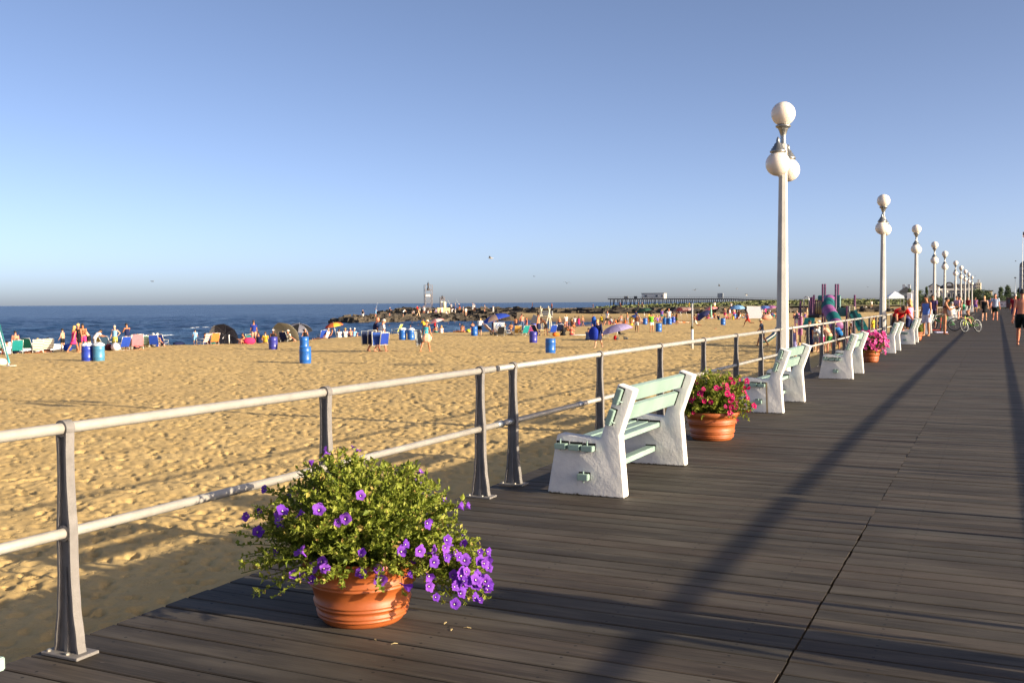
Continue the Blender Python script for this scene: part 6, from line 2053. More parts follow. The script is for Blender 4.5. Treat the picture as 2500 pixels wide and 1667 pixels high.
for px, w, hh, lab, c in ((1759, 12, 13, 'grey lattice screen standing on the fishing pier', srgb(140, 146, 152)), (1529, 9, 6, 'small open shelter near the sea end of the fishing pier', srgb(120, 120, 120)), (1552, 6, 6, 'small dark cabinet on the fishing pier left of its house', srgb(60, 60, 62))):
    A = Vector((pz(px), PYY, pier_z(px))); sc = PYY / .96 / FPX
    k = empty('pier_fixture', A, 0, lab, 'fixture')
    b = MB(); b.box((0, 0, hh * sc * .5), (w * sc, 1.5, hh * sc * .9)); b.build('panel', simple(c, .7), k)
    for s in (-1, 1):
        b = MB(); b.bar((s * w * sc / 2, -1, 0), (s * w * sc / 2, -1, hh * sc), .3); b.build('post', simple(tuple(x * .7 for x in c), .7), k)

# ================================================================== DUNE WITH GRASS
def m_dune():
    m, nt, b = newmat('dune_sand')
    v = coords(nt, 'Object'); f = noise(nt, v, .05, 4); g = noise(nt, v, .6, 3)
    c = ramp(nt, f, [(.35, srgb(176, 152, 108)), (.6, srgb(92, 96, 56))])
    c = mixc(nt, ramp(nt, g, [(.4, 0.), (.7, .5)]), c, srgb(80, 86, 48))
    nt.links.new(c, b.inputs['Base Color']); b.inputs['Roughness'].default_value = .9
    return m
M_DUNE = m_dune(); M_GRASS = simple(srgb(84, 90, 50), .8, var=.35, scale=.2, name='dune_grass')
nx, ny = 90, 16
Xd = np.zeros((ny, nx)); Yd = np.zeros((ny, nx)); Zd = np.zeros((ny, nx))
for j in range(ny):
    for i in range(nx):
        u = i / (nx - 1); v = j / (ny - 1)
        x = -150 + 146 * u; y = 430 + 110 * v - 60 * (1 - u)
        top = 2.55 * (0.25 + 0.75 * min(1, max(0, (u - .05) * 2.2))) + .5 * mnoise.noise(Vector((x * .06, y * .05, 1)))
        Xd[j, i] = x; Yd[j, i] = y; Zd[j, i] = -1.25 + top * math.sin(math.pi * min(1, .12 + v * 1.1) * .86) ** 1.2
o = link('dune', grid_mesh('dune', Xd, Yd, Zd, M_DUNE)); tag(o, kind='structure')
b = MB(); rg = random.Random(12)
for k in range(5200):
    j = rg.uniform(1, ny - 2); i = rg.uniform(4, nx - 2); a, c = int(j), int(i)
    x = Xd[a, c] + rg.uniform(-1, 1); y = Yd[a, c] + rg.uniform(-3, 3); z = Zd[a, c]
    hh = rg.uniform(.4, .95); w = rg.uniform(.2, .6); an = rg.uniform(0, 3.1)
    dx, dy = math.cos(an) * w, math.sin(an) * w
    b.add([(x - dx, y - dy, z - .1), (x + dx, y + dy, z - .1), (x + dx * 1.3 + rg.gauss(0, .15), y + dy * 1.3, z + hh), (x - dx * 1.1, y - dy + rg.gauss(0, .2), z + hh * .8)], [(0, 1, 2, 3)])
o = b.build('dune_grass', M_GRASS, fix=False); o['kind'] = 'stuff'

# ================================================================== FAR TREES AND HOUSES
def m_needles():
    m, nt, b = newmat('pine_needles')
    at = N(nt, 'ShaderNodeAttribute'); at.attribute_name = 'leafrnd'
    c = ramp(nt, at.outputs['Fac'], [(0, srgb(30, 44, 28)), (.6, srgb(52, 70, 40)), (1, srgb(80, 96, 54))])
    nt.links.new(c, b.inputs['Base Color']); b.inputs['Roughness'].default_value = .8
    return m
M_NEED = m_needles(); M_BARK = simple(srgb(80, 64, 50), .9, name='bark')
def crown_mesh(kind, seed):
    r = random.Random(seed); V = []; F = []; q = []
    clumps = []
    for k in range(95):
        if kind == 'pine':
            z = r.uniform(.12, 1.0); rad = (1 - z) * .44 + .05; a = r.uniform(0, 6.28); rr_ = rad * math.sqrt(r.uniform(.2, 1)) * r.uniform(.75, 1.2)
            clumps.append((Vector((rr_ * math.cos(a), rr_ * math.sin(a), z - .1 * rr_)), .085))
        else:
            d = Vector((r.gauss(0, 1), r.gauss(0, 1), r.gauss(0, 1))).normalized() * r.uniform(.5, 1) ** .5
            clumps.append((Vector((d.x * .52, d.y * .5, .56 + d.z * .42 + .08 * mnoise.noise(d * 2))), .12))
    for c, s in clumps:
        for k in range(26):
            p = c + Vector((r.gauss(0, s * .6), r.gauss(0, s * .6), r.gauss(0, s * .45)))
            n = Vector((r.gauss(0, 1), r.gauss(0, 1), r.gauss(0, 1))).normalized(); x, y, _ = frame_of(n); l = r.uniform(.02, .05)
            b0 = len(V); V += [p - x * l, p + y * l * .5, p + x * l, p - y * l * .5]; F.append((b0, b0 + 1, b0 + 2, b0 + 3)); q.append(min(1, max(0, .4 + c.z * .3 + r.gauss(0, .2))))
    me = bpy.data.meshes.new('crown'); me.from_pydata([tuple(v) for v in V], [], F)
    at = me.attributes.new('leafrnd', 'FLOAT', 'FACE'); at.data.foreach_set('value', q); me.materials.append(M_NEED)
    return me
CR = {('pine', k): crown_mesh('pine', k) for k in (1, 2)}; CR.update({('round', k): crown_mesh('round', k + 5) for k in (1, 2)})
b = MB(); b.tube([(0, 0, 0), (.01, 0, .4), (0, .01, .85)], [.035, .025, .008], 7); b.tube([(0, 0, .35), (.16, .05, .55)], [.014, .006], 5); b.tube([(0, 0, .45), (-.13, -.08, .62)], [.013, .005], 5); ME_TR = b.mesh('trunk', M_BARK)
def tree(px, top_y, base_z, dist, wpx, kind, label, grp, seed):
    A = at_dist(px, top_y, dist); h = A.z - base_z; sc = dist / FPX
    t = empty('pine_tree' if kind == 'pine' else 'broadleaf_tree', (A.x, A.y, base_z), seed * 1.3, label, 'tree', grp)
    w = wpx * sc
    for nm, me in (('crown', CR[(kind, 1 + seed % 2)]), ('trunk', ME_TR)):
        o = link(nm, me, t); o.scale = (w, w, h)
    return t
gt = 'trees behind the end of the boardwalk'
TREES = [(2221, 706, 330, 24, 'pine', 'small dark evergreen right of the white tent roof'), (2243, 708, 330, 26, 'round', 'dark bushy tree between the second and third lamp posts'),
         (2262, 702, 330, 20, 'pine', 'dark pine just left of the big house'), (2255, 722, 300, 46, 'round', 'low dark bush behind the blue tank top'), (2300, 724, 300, 50, 'round', 'low dark bush in front of the big house'), (2340, 726, 290, 50, 'round', 'low dark bush behind the far lamp posts'),
         (2376, 706, 280, 34, 'round', 'tall dark tree below the pale tower block, left one'), (2395, 706, 270, 40, 'round', 'tall dark tree below the pale tower block, right one'), (2412, 718, 270, 44, 'round', 'lower dark tree right of the pale tower block'),
         (2425, 722, 280, 34, 'round', 'dark tree behind the walking couple'), (2444, 703, 265, 30, 'pine', 'pointed pine left of the tallest one behind the walking couple'), (2460, 700, 270, 38, 'pine', 'tallest pointed pine right of the walking couple'),
         (2478, 714, 260, 36, 'round', 'dark tree left of the grey tower'), (2487, 706, 300, 22, 'pine', 'small pine beside the grey tower'), (2497, 716, 255, 40, 'round', 'dark tree at the right edge of the picture'), (2440, 724, 240, 50, 'round', 'dark hedge-like tree at the end of the walk'), (2470, 728, 240, 40, 'round', 'low dark bush at the end of the walk')]
for k, (px, ty, d, w, kd, lab) in enumerate(TREES): tree(px, ty, -.8, d, w, kd, lab, gt, k)

def house(Y, x0, x1, ybase, yeave, walls, label, cat='house', depth=18, name='house'):
    A = pY(x0, yeave, Y); C = pY(x1, yeave, Y); zb = -1.0
    t = empty(name, (A.x, Y, zb), 0, label, cat)
    L = C.x - A.x; H_ = A.z - zb
    b = MB(); b.box((L / 2, depth / 2, H_ / 2), (L, depth, H_)); b.build('wall', walls, t)
    return t, L, H_, Y / FPX / .96
M_PALE = simple(srgb(196, 196, 196), .8, var=.05, scale=.1, name='pale_render'); M_ROOFD = simple(srgb(58, 58, 60), .8, var=.15, scale=.3, name='dark_shingle'); M_BLUEW = simple(srgb(96, 106, 124), .7, var=.1, scale=.2, name='blue_grey_siding'); M_WIN = simple(srgb(44, 50, 62), .25, name='window_glass'); M_TRIM = simple(srgb(216, 214, 208), .6, name='white_trim')
def windows(t, L, H_, rows, cols, wf, hf, z0=.25, z1=.9, y=-.05):
    for i in range(rows):
        for j in range(cols):
            x = L * (j + .5) / cols; z = H_ * (z0 + (z1 - z0) * (i + .5) / rows)
            f = MB(); f.box((x, y, z), (L / cols * wf * 1.25, .12, H_ * (z1 - z0) / rows * hf * 1.2)); fo = f.build('window', M_TRIM, t)
            f = MB(); f.box((x, y - .08, z), (L / cols * wf, .08, H_ * (z1 - z0) / rows * hf)); f.build('pane', M_WIN, fo)
# the big dark-roofed house with an arched dormer
t, L, H_, sc = house(560, 2287, 2372, 735, 707, M_BLUEW, 'big blue-grey house with a dark roof and an arched dormer', depth=22)
windows(t, L, H_, 1, 7, .5, .6, .3, .85)
b = MB(); b.add([(-1, -1, H_), (L + 1, -1, H_), (L + 1, 23, H_), (-1, 23, H_), (3, 10, H_ + 12 * sc), (L - 3, 10, H_ + 12 * sc)], [(0, 1, 5, 4), (1, 2, 5), (2, 3, 4, 5), (3, 0, 4)]); rf = b.build('roof', M_ROOFD, t)
b = MB(); b.box((L / 2, -1.1, H_), (L + 2, .2, 1.0)); b.build('cornice', M_TRIM, t)
dx = L * .36; b = MB(); n = 14
pts = [(dx - 8 * sc, H_ + 2 * sc), (dx + 8 * sc, H_ + 2 * sc)] + [(dx + 8 * sc * math.cos(math.pi * k / n), H_ + 10 * sc + 6 * sc * math.sin(math.pi * k / n)) for k in range(n + 1)]
b.prism(pts, -.6, 8); dm = b.build('dormer', M_ROOFD, t)
b = MB(); pts = [(dx - 4.5 * sc, H_ + 8 * sc), (dx + 4.5 * sc, H_ + 8 * sc)] + [(dx + 4.5 * sc * math.cos(math.pi * k / n), H_ + 9.5 * sc + 4 * sc * math.sin(math.pi * k / n)) for k in range(n + 1)]
b.prism(pts, -.9, -.6); b.build('arched_window', simple(srgb(170, 176, 184), .3), dm)
t, L, H_, sc = house(552, 2268, 2292, 735, 700, M_PALE, 'pale gabled wing at the left of the big dark-roofed house', depth=16)
b = MB(); b.prism([(-.8, H_), (L + .8, H_), (L / 2, H_ + 8 * sc)], -.6, 16); b.build('gable_roof', M_ROOFD, t)
b = MB(); b.prism([(.3, H_ - .1), (L - .3, H_ - .1), (L / 2, H_ + 7 * sc)], -.75, -.6); b.build('gable_wall', M_PALE, t); windows(t, L, H_, 2, 2, .35, .45)
t, L, H_, sc = house(700, 2383, 2394.5, 735, 690, simple(srgb(216, 206, 180), .8, name='sunlit_tint_render'), 'narrow pale tower block behind the trees', 'building', 16, 'tower_block'); windows(t, L, H_, 6, 2, .35, .5, .15, .98)  # warm sunlight on the render is put into its base colour
b = MB(); b.box((L * .5, 8, H_ + 1), (L * .5, 6, 2)); b.build('roof_house', M_PALE, t)
t, L, H_, sc = house(720, 2360, 2384, 735, 691, simple(srgb(150, 156, 168), .8, name='shade_tint_render'), 'grey block adjoining the narrow pale tower block', 'building', 16, 'tower_block'); windows(t, L, H_, 6, 4, .4, .5, .15, .98)  # shade on the render is put into its base colour as cool grey
t, L, H_, sc = house(520, 2409, 2422, 735, 711, simple(srgb(222, 206, 160), .8), 'small cream building above the walking couple', 'building', 12, 'house'); windows(t, L, H_, 1, 3, .4, .5, .5, .95); b = MB(); b.box((L / 2, 6, H_ + .2), (L + 1, 13, .4)); b.build('roof', M_ROOFD, t)
t, L, H_, sc = house(480, 2196, 2222, 735, 713, simple(srgb(150, 152, 150), .8), 'long low grey house with chimneys beyond the dune', depth=14); windows(t, L, H_, 1, 5, .45, .5)
b = MB(); b.add([(-.6, -.6, H_), (L + .6, -.6, H_), (L + .6, 14.6, H_), (-.6, 14.6, H_), (2, 7, H_ + 2.4), (L - 2, 7, H_ + 2.4)], [(0, 1, 5, 4), (1, 2, 5), (2, 3, 4, 5), (3, 0, 4)]); rf = b.build('roof', M_ROOFD, t)
for u in (.3, .8):
    b = MB(); b.box((L * u, 6, H_ + 2.2), (1.2, 1.2, 2.4)); b.build('chimney', M_PALE, rf)
# grey tower at the right edge with its flagpole
t, L, H_, sc = house(330, 2490, 2520, 735, 652, simple(srgb(128, 138, 152), .75, var=.08, scale=.3, name='grey_cladding'), 'tall grey tower at the right edge of the picture', 'building', 8, 'tower_building')
windows(t, L, H_, 5, 2, .3, .5, .35, .97)
b = MB(); b.lathe([(L * .52, H_), (L * .5, H_ + 1.0), (L * .3, H_ + 1.7), (0, H_ + 2.0)], 12, (L / 2, 4, 0)); b.build('cap_roof', simple(srgb(120, 122, 124), .7), t)
A = pY(2495, 735, 300); zt = pY(2495, 565, 300).z
t = empty('flagpole', (A.x, 300, -1), 0, 'thin white flagpole with a small striped flag at the right edge', 'flagpole')
b = MB(); b.tube([(0, 0, 0), (0, 0, zt + 1)], [.10, .05], 8); b.build('pole', M_TRIM, t)
for k in range(7):
    b = MB(); b.box((.55, 0, zt + .75 - k * .20), (1.0, .03, .20)); b.build('stripe', fabric(srgb(170, 40, 50) if k % 2 == 0 else WHITE), t)
b = MB(); b.box((.25, -.02, zt + .45), (.45, .03, .8)); b.build('canton', fabric(NAVY), t)
A = pY(2478, 735, 280); zt = pY(2478, 679, 280).z
t = empty('street_light', (A.x, 280, -1), 0, 'thin grey street light pole left of the grey tower', 'street light'); b = MB(); b.tube([(0, 0, 0), (0, 0, zt + 1)], [.07, .04], 6); b.build('pole', M_GALV, t); b = MB(); b.box((0, 0, zt + 1.1), (.5, .3, .25)); b.build('lamp_head', simple(srgb(70, 70, 74), .6), t, bevel=(.05, 1))
# white shade tent
A = at_dist(2185, 724, 330)
t = empty('shade_tent', (A.x, A.y, -.9), .3, 'white pyramid-roofed shade tent beyond the dune grass', 'tent')
w = 18 * 330 / FPX; ze = A.z + .9; zp = at_dist(2185, 711, 330).z + .9
b = MB(); b.add([(-w, -w, ze), (w, -w, ze), (w, w, ze), (-w, w, ze), (0, 0, zp)], [(0, 1, 4), (1, 2, 4), (2, 3, 4), (3, 0, 4), (3, 2, 1, 0)]); b.build('canopy', fabric(srgb(220, 224, 232)), t)
for sx in (-1, 1):
    for sy in (-1, 1):
        b = MB(); b.bar((sx * w * .95, sy * w * .95, 0), (sx * w * .95, sy * w * .95, ze), .12); b.build('leg', M_STEEL, t)
b = MB(); b.box((0, -w, ze - .35), (2 * w, .05, .6)); b.build('valance', fabric(srgb(214, 220, 230)), t)
# two white pillars by the walk
for k, (px, yt, w, lab) in enumerate(((2220, 717, 10, 'white square pillar with a pointed cap left of the third lamp post'), (2228, 712, 6, 'sunlit white pillar right behind the capped one'))):
    d = 150; A = at_dist(px, yt, d); w = w * d / FPX
    t = empty('white_pillar', (A.x, A.y, -1.1), 0, lab, 'pillar'); h_ = A.z + 1.1
    b = MB(); b.box((0, 0, h_ / 2), (w, w, h_)); b.build('shaft', simple(srgb(206, 208, 214), .6), t, bevel=(.02, 1)); b = MB(); b.box((0, 0, h_ + .08), (w * 1.15, w * 1.15, .16), 0, None, .55); b.build('cap', M_TRIM, t)

# ---- booths and boards where the boardwalk ends
A = gz(2452, 750.5, 0)
t = empty('sign_board', (A.x, A.y, 0), 0, 'white board with dark red lettering at the end of the boardwalk', 'sign')
w = 36 * A.y / FPX
b = MB(); b.box((0, 0, .62), (w, .15, 1.05)); b.build('panel', simple(srgb(206, 204, 210), .6), t)
def text_mesh(body, size, mat_, ext=.01):
    cu = bpy.data.curves.new('t', 'FONT'); cu.body = body; cu.size = size; cu.extrude = ext; cu.align_x = 'CENTER'
    o = bpy.data.objects.new('t', cu); col.objects.link(o); bpy.context.view_layer.update()
    me = bpy.data.meshes.new_from_object(o.evaluated_get(bpy.context.evaluated_depsgraph_get()))
    bpy.data.objects.remove(o); bpy.data.curves.remove(cu)
    me.materials.clear(); me.materials.append(mat_); me.name = 'lettering'
    return me
o = link('lettering', text_mesh('KSS', .7, simple(srgb(70, 30, 50), .6)), t, (.1, -.1, .28), (R(90), 0, 0)); o.scale = (1.3, 1, 1)
b = MB(); b.box((0, -.09, 1.02), (w * .8, .02, .12)); b.build('printed_band', simple(srgb(90, 40, 60), .6), t)
A = gz(2465, 751, 0)
t = empty('kiosk', (A.x, A.y, 0), 0, 'dark maroon kiosk beside the sign board at the end of the walk', 'kiosk')
b = MB(); b.box((0, 0, .85), (1.1, 1.0, 1.7)); b.build('body', simple(srgb(60, 26, 32), .6), t, bevel=(.03, 1)); b = MB(); b.box((0, 0, 1.75), (1.3, 1.2, .1)); b.build('top', simple(srgb(80, 70, 70), .6), t); b = MB(); b.box((0, -.51, 1.1), (.7, .04, .6)); b.build('hatch', M_WIN, t)
# ================================================================== PLAYGROUND ON THE SAND
PGY = 59.0
def pq(x, y, Y=PGY): return pY(1850 + x / 7.127, 680 + y / 7.127, Y)
M_PPL = simple(srgb(92, 54, 84), .5, name='purple_plastic'); M_MAG = simple(srgb(132, 78, 128), .45, name='mauve_plastic'); M_TEALP = simple(srgb(22, 92, 92), .45, name='teal_plastic'); M_PINKP = simple(srgb(180, 100, 144), .5, name='pink_plastic'); M_BEI = simple(srgb(190, 176, 130), .6, name='beige_plastic')
o0 = pq(1240, 900); o0.z = SAND_Z
pg = empty('playground_frame', o0, 0, 'playground climbing frame with purple posts and a purple and teal tube slide', 'playground')
def L_(v): return v - o0
for x, yt, Y in ((1130, 95, 58.2), (1172, 95, 60.2), (1357, 95, 58.2), (1400, 95, 60.2), (978, 285, 58.2), (948, 320, 60), (915, 330, 58.2), (740, 395, 59), (1340, 320, 60), (1688, 285, 58.6), (1550, 480, 58.2), (1640, 480, 60)):
    a = pq(x, yt, Y); b = MB(); b.tube([L_(Vector((a.x, Y, SAND_Z - .1))), L_(a)], .055, 10); b.build('post', M_PPL, pg)
a, c = pq(925, 655), pq(1110, 655)
b = MB(); b.box(L_((a + c) / 2), (c.x - a.x, 1.9, .14)); b.build('platform', simple(srgb(40, 40, 44), .7), pg)
a, c = pq(1130, 560), pq(1390, 560)
b = MB(); b.box(L_((a + c) / 2) + Vector((0, .6, 0)), (c.x - a.x, 1.4, .14)); b.build('platform', simple(srgb(40, 40, 44), .7), pg)
for k in range(12):
    x = 965 + k * 13; a, c = pq(x, 385, 58.2), pq(x, 625, 58.2); b = MB(); b.tube([L_(a), L_(c)], .02, 6); b.build('bar', M_BEI if k % 3 else M_PPL, pg)
for y in (385, 625):
    b = MB(); b.tube([L_(pq(958, y, 58.2)), L_(pq(1112, y, 58.2))], .03, 6); b.build('bar_rail', M_PPL, pg)
b = MB(); b.box(L_(pq(1245, 400, 59.5)), (1.25, .12, .7)); b.build('hood', M_TEALP, pg, bevel=(.05, 1))
path = [pq(1245, 385, 59.2), pq(1232, 430, 58.7), pq(1215, 490, 58.2), pq(1225, 545, 57.9), pq(1262, 610, 57.6), pq(1300, 668, 57.3), pq(1335, 725, 57.0), pq(1352, 790, 56.7), pq(1380, 850, 56.3)]
for i in range(len(path) - 1):
    m_ = [M_MAG, M_TEALP, M_TEALP, M_MAG, M_MAG, M_TEALP, M_TEALP, M_MAG][i]
    d = (path[i + 1] - path[i]).normalized() * .06
    b = MB(); b.tube([L_(path[i] - d), L_(path[i] - d * .2), L_(path[i + 1] + d * .2), L_(path[i + 1] + d)], [.33, .355, .355, .33], 18); b.build('tube_section', m_, pg)
for x0, x1, y0, y1, m_, Y in ((1390, 1540, 510, 660, M_TEALP, 58.4), (1600, 1692, 488, 565, M_BEI, 58.4), (1575, 1604, 480, 700, simple(srgb(140, 146, 140), .6), 58.2), (1600, 1690, 565, 700, M_TEALP, 58.6)):
    a, c = pq(x0, y0, Y), pq(x1, y1, Y); b = MB(); b.box(L_((a + c) / 2), (c.x - a.x, .08, a.z - c.z)); b.build('panel', m_, pg, bevel=(.02, 1))
a, c = pq(1690, 620, 58), pq(1840, 900, 56.5); dv = (c - a)
b = MB(); b.bar(L_(a), L_(c), .55, .05, 0, (0, -.3, 1)); b.build('slide_bed', M_TEALP, pg)
for s in (-.3, .3):
    b = MB(); b.bar(L_(a) + Vector((0, s, .12)), L_(c) + Vector((0, s, .12)), .05, .28, 0, (0, -.3, 1)); b.build('slide_side', M_TEALP, pg)
arc = [pq(803, 660), pq(800, 360)] + [pq(845 - 43 * math.cos(math.pi * k / 8), 360 - 46 * math.sin(math.pi * k / 8)) for k in range(1, 8)] + [pq(890, 360), pq(890, 660)]
b = MB(); b.tube([L_(p) for p in arc], .03, 6); b.build('arch_rail', M_STEEL, pg)
b = MB(); b.tube([L_(pq(745, 500)), L_(pq(905, 500))], .03, 6); b.build('crossbar', M_PPL, pg)
# toddler climber with pink star panels and its own small slides
o1 = pq(700, 980, 55); o1.z = SAND_Z
tc_ = empty('toddler_climber', o1, 0, 'pink and white toddler climber with a star panel behind the first lamp post', 'playground')
def T_(v): return v - o1
for x0, x1, y0, y1, m_ in ((640, 660, 640, 980, M_PINKP), (700, 722, 600, 980, M_PINKP), (738, 775, 660, 985, M_PINKP), (655, 705, 640, 780, simple(srgb(220, 214, 216), .5))):
    a, c = pq(x0, y0, 55), pq(x1, y1, 55); b = MB(); b.box(T_((a + c) / 2), (c.x - a.x, .12, a.z - c.z)); b.build('board', m_, tc_, bevel=(.02, 1))
a = pq(680, 660, 54.9); b = MB(); pts = []
for k in range(10):
    r_ = .22 if k % 2 == 0 else .09; an = math.pi / 2 + k * math.pi / 5; pts.append((r_ * math.cos(an), r_ * math.sin(an)))
b.prism(pts, -.06, .03); b.build('star', simple(srgb(60, 56, 76), .5), tc_, tuple(T_(a)))
cv = [pq(905, 690, 54.5), pq(890, 770, 54.3), pq(860, 830, 54.1), pq(800, 880, 54)]
for i in range(3):
    b = MB(); b.bar(T_(cv[i]), T_(cv[i + 1]), .5, .07, 0, (0, -.5, 1)); b.build('slide_section', M_TEALP, tc_)
# low curved slide left of the lamp post
o2 = spot(1885, 838)
sl = empty('small_slide', o2, 0, 'low curved teal slide with white sides left of the first lamp post', 'slide')
dl = Vector((rgt.x, rgt.y, 0)).normalized()
cv = [dl * (-.75) + Vector((0, 0, .06)), dl * -.4 + Vector((0, 0, .1)), dl * .05 + Vector((0, 0, .42)), dl * .4 + Vector((0, 0, .95)), dl * .55 + Vector((0, 0, 1.15))]
for i in range(4):
    b = MB(); b.bar(cv[i], cv[i + 1], .5, .06, 0, (-.5, -.5, 1)); b.build('bed', M_TEALP, sl)
for s in (-.27, .27):
    b = MB(); b.tube([p + Vector((dl.y, -dl.x, 0)) * s + Vector((0, 0, .08)) for p in cv], .05, 6); b.build('side', simple(srgb(210, 210, 206), .5), sl)
for s in (-.25, .25):
    b = MB(); q_ = Vector((dl.y, -dl.x, 0)) * s; b.tube([dl * .85 + q_, dl * .55 + q_ + Vector((0, 0, 1.6))], .05, 8); b.build('post', simple(srgb(200, 190, 196), .5), sl)
g8 = 'children and parents at the playground'
for px, py, ps, h_, sk, cl, hr, lab in [
        (1977, 860, 'stand', 1.6, 'tan', [('tshirt', NAVY), ('trousers', NAVY)], ('short_hair', 'dark'), 'person in dark navy at the left of the playground group'),
        (1993, 857, 'stand_relaxed', 1.5, 'fair', [('tshirt', srgb(226, 222, 196)), ('shorts', GREYC)], ('short_hair', 'blond'), 'person in a cream shirt in the playground group'),
        (2000, 852, 'stand', 1.5, 'tan', [('tshirt', BLUE), ('shorts', NAVY)], ('cap', WHITE), 'person in blue with a white cap in the playground group'),
        (2007, 859, 'stoop', 1.5, 'fair', [('tshirt', srgb(196, 200, 206)), ('skirt', PINKC)], ('bob', 'brown'), 'person in a pink skirt in the playground group'),
        (2026, 859, 'stoop', 1.55, 'pink', [('tshirt', srgb(226, 170, 140)), ('shorts', srgb(50, 120, 60))], ('short_hair', 'brown'), 'person in peach shirt and green shorts in the playground group'),
        (2036, 852, 'stand', 1.45, 'tan', [('tshirt', srgb(90, 30, 50)), ('shorts', NAVY)], ('long_hair', 'dark'), 'person in maroon below the tube slide'),
        (2054, 857, 'stoop', 1.55, 'tan', [('tshirt', srgb(40, 110, 170)), ('shorts', BLACK)], ('bob', 'dark'), 'dark-haired person in bright blue right of the tube slide'),
        (2076, 846, 'stand', 1.35, 'tan', [('tshirt', srgb(80, 70, 60)), ('shorts', BLACK)], ('cap', WHITE), 'child with a white cap by the beige panel'),
        (1938, 868, 'stand', 1.45, 'fair', [('long_dress', srgb(150, 144, 196))], ('sun_hat', srgb(206, 190, 150)), 'child in a lilac dress just right of the first lamp post'),
        (1955, 866, 'sit_ground', 1.2, 'fair', [('tshirt', BLACK), ('trunks', BLACK)], ('short_hair', 'blond'), 'small child sitting on the sand right of the lilac dress'),
        (2131, 832, 'walk', 1.6, 'tan', [('tshirt', YEL), ('trunks', srgb(220, 200, 150))], ('short_hair', 'dark'), 'person in a yellow shirt left of the second lamp post'),
        (2112, 830, 'stoop', 1.3, 'brown', [('tshirt', srgb(110, 90, 76)), ('shorts', BROWN)], ('short_hair', 'dark'), 'child in brown behind the railing left of the yellow shirt'),
        (2146, 826, 'stand', 1.35, 'tan', [('tshirt', srgb(50, 50, 56)), ('shorts', BLACK)], ('short_hair', 'dark'), 'child in dark clothes right of the yellow shirt')]:
    P(px, py, ps, {'stoop': 60}.get(ps, -100 if px > 2000 else 140), h_, sk, cl, hr, lab, g8)

# ================================================================== PEOPLE ON THE BOARDWALK
g9 = 'people on the boardwalk'
def PD(x, y, pose, rzdeg, h_, sk, cl, hr, lab, near=False, grp=g9, z=0.0):
    return person(pose, Vector((x, y, z)), R(rzdeg), h_, sk, cl, hr, lab, grp, near)
PD(0.69, 35.45, 'walk_b', 0, 1.74, 'pink', [('shorts', srgb(14, 24, 24))], ('short_hair', 'dark'), 'bare-backed person in dark swim shorts walking away at the right edge', True)
PD(0.92, 67.0, 'walk', 0, 1.78, 'pink', [('tshirt', srgb(150, 22, 36)), ('shorts', srgb(60, 44, 90))], ('short_hair', 'grey'), 'person in a dark red T-shirt and purple shorts walking away on the right', True)
PD(-0.82, 75.9, 'walk', 180, 1.70, 'fair', [('dress', BLACK)], ('bun', 'blond'), 'walker in a short black dress, left one of the strolling couple', True)
PD(-0.16, 77.0, 'walk_b', 180, 1.84, 'pink', [('tshirt', srgb(150, 164, 186)), ('shorts', srgb(20, 34, 26))], ('short_hair', 'brown'), 'walker in a grey-blue shirt and dark shorts, right one of the strolling couple', True)
PD(-1.98, 45.95, 'hold_front', -80, 1.52, 'tan', [('bikini_bottom', srgb(226, 206, 160)), ('bikini_top', srgb(60, 40, 50))], ('short_hair', 'dark'), 'person in a cream bikini bottom standing by the green mountain bike', True)
b = MB(); b.ball((0, 0, 0), (.15, .11, .2), 14, 10)
b.v = [tuple(Vector(v) * (1 + .2 * mnoise.noise(Vector(v) * 6))) for v in b.v]
t = empty('towel_bundle', (-1.76, 45.9, .95), 0, 'white towel bundle held in the arms of the bikini wearer', 'towel'); b.build('cloth', fabric(srgb(226, 210, 196)), t)
PD(-3.02, 36.6, 'bend', 200, 1.70, 'pink', [('tshirt', srgb(190, 24, 30)), ('shorts', srgb(60, 50, 46))], ('short_hair', 'brown'), 'person in a red T-shirt bending over behind the bench', True)
PD(-2.82, 38.8, 'stand_relaxed', 60, 1.44, 'tan', [('tank_top', srgb(150, 140, 190)), ('shorts', NAVY)], ('bob', 'blond'), 'blond person in a lilac top right behind the red T-shirt', True)
PD(-2.55, 43.6, 'stand_relaxed', 150, 1.60, 'tan', [('tank_top', S_BLUETOP), ('shorts', srgb(214, 208, 220))], ('long_hair', 'dark'), 'dark-haired person in a striped blue tank top standing behind the bench', True)
PD(-1.19, 61.5, 'crouch', 120, 1.5, 'fair', [('tshirt', srgb(84, 76, 68)), ('shorts', BROWN)], ('short_hair', 'red'), 'crouching child in brown beyond the small bicycle', True)
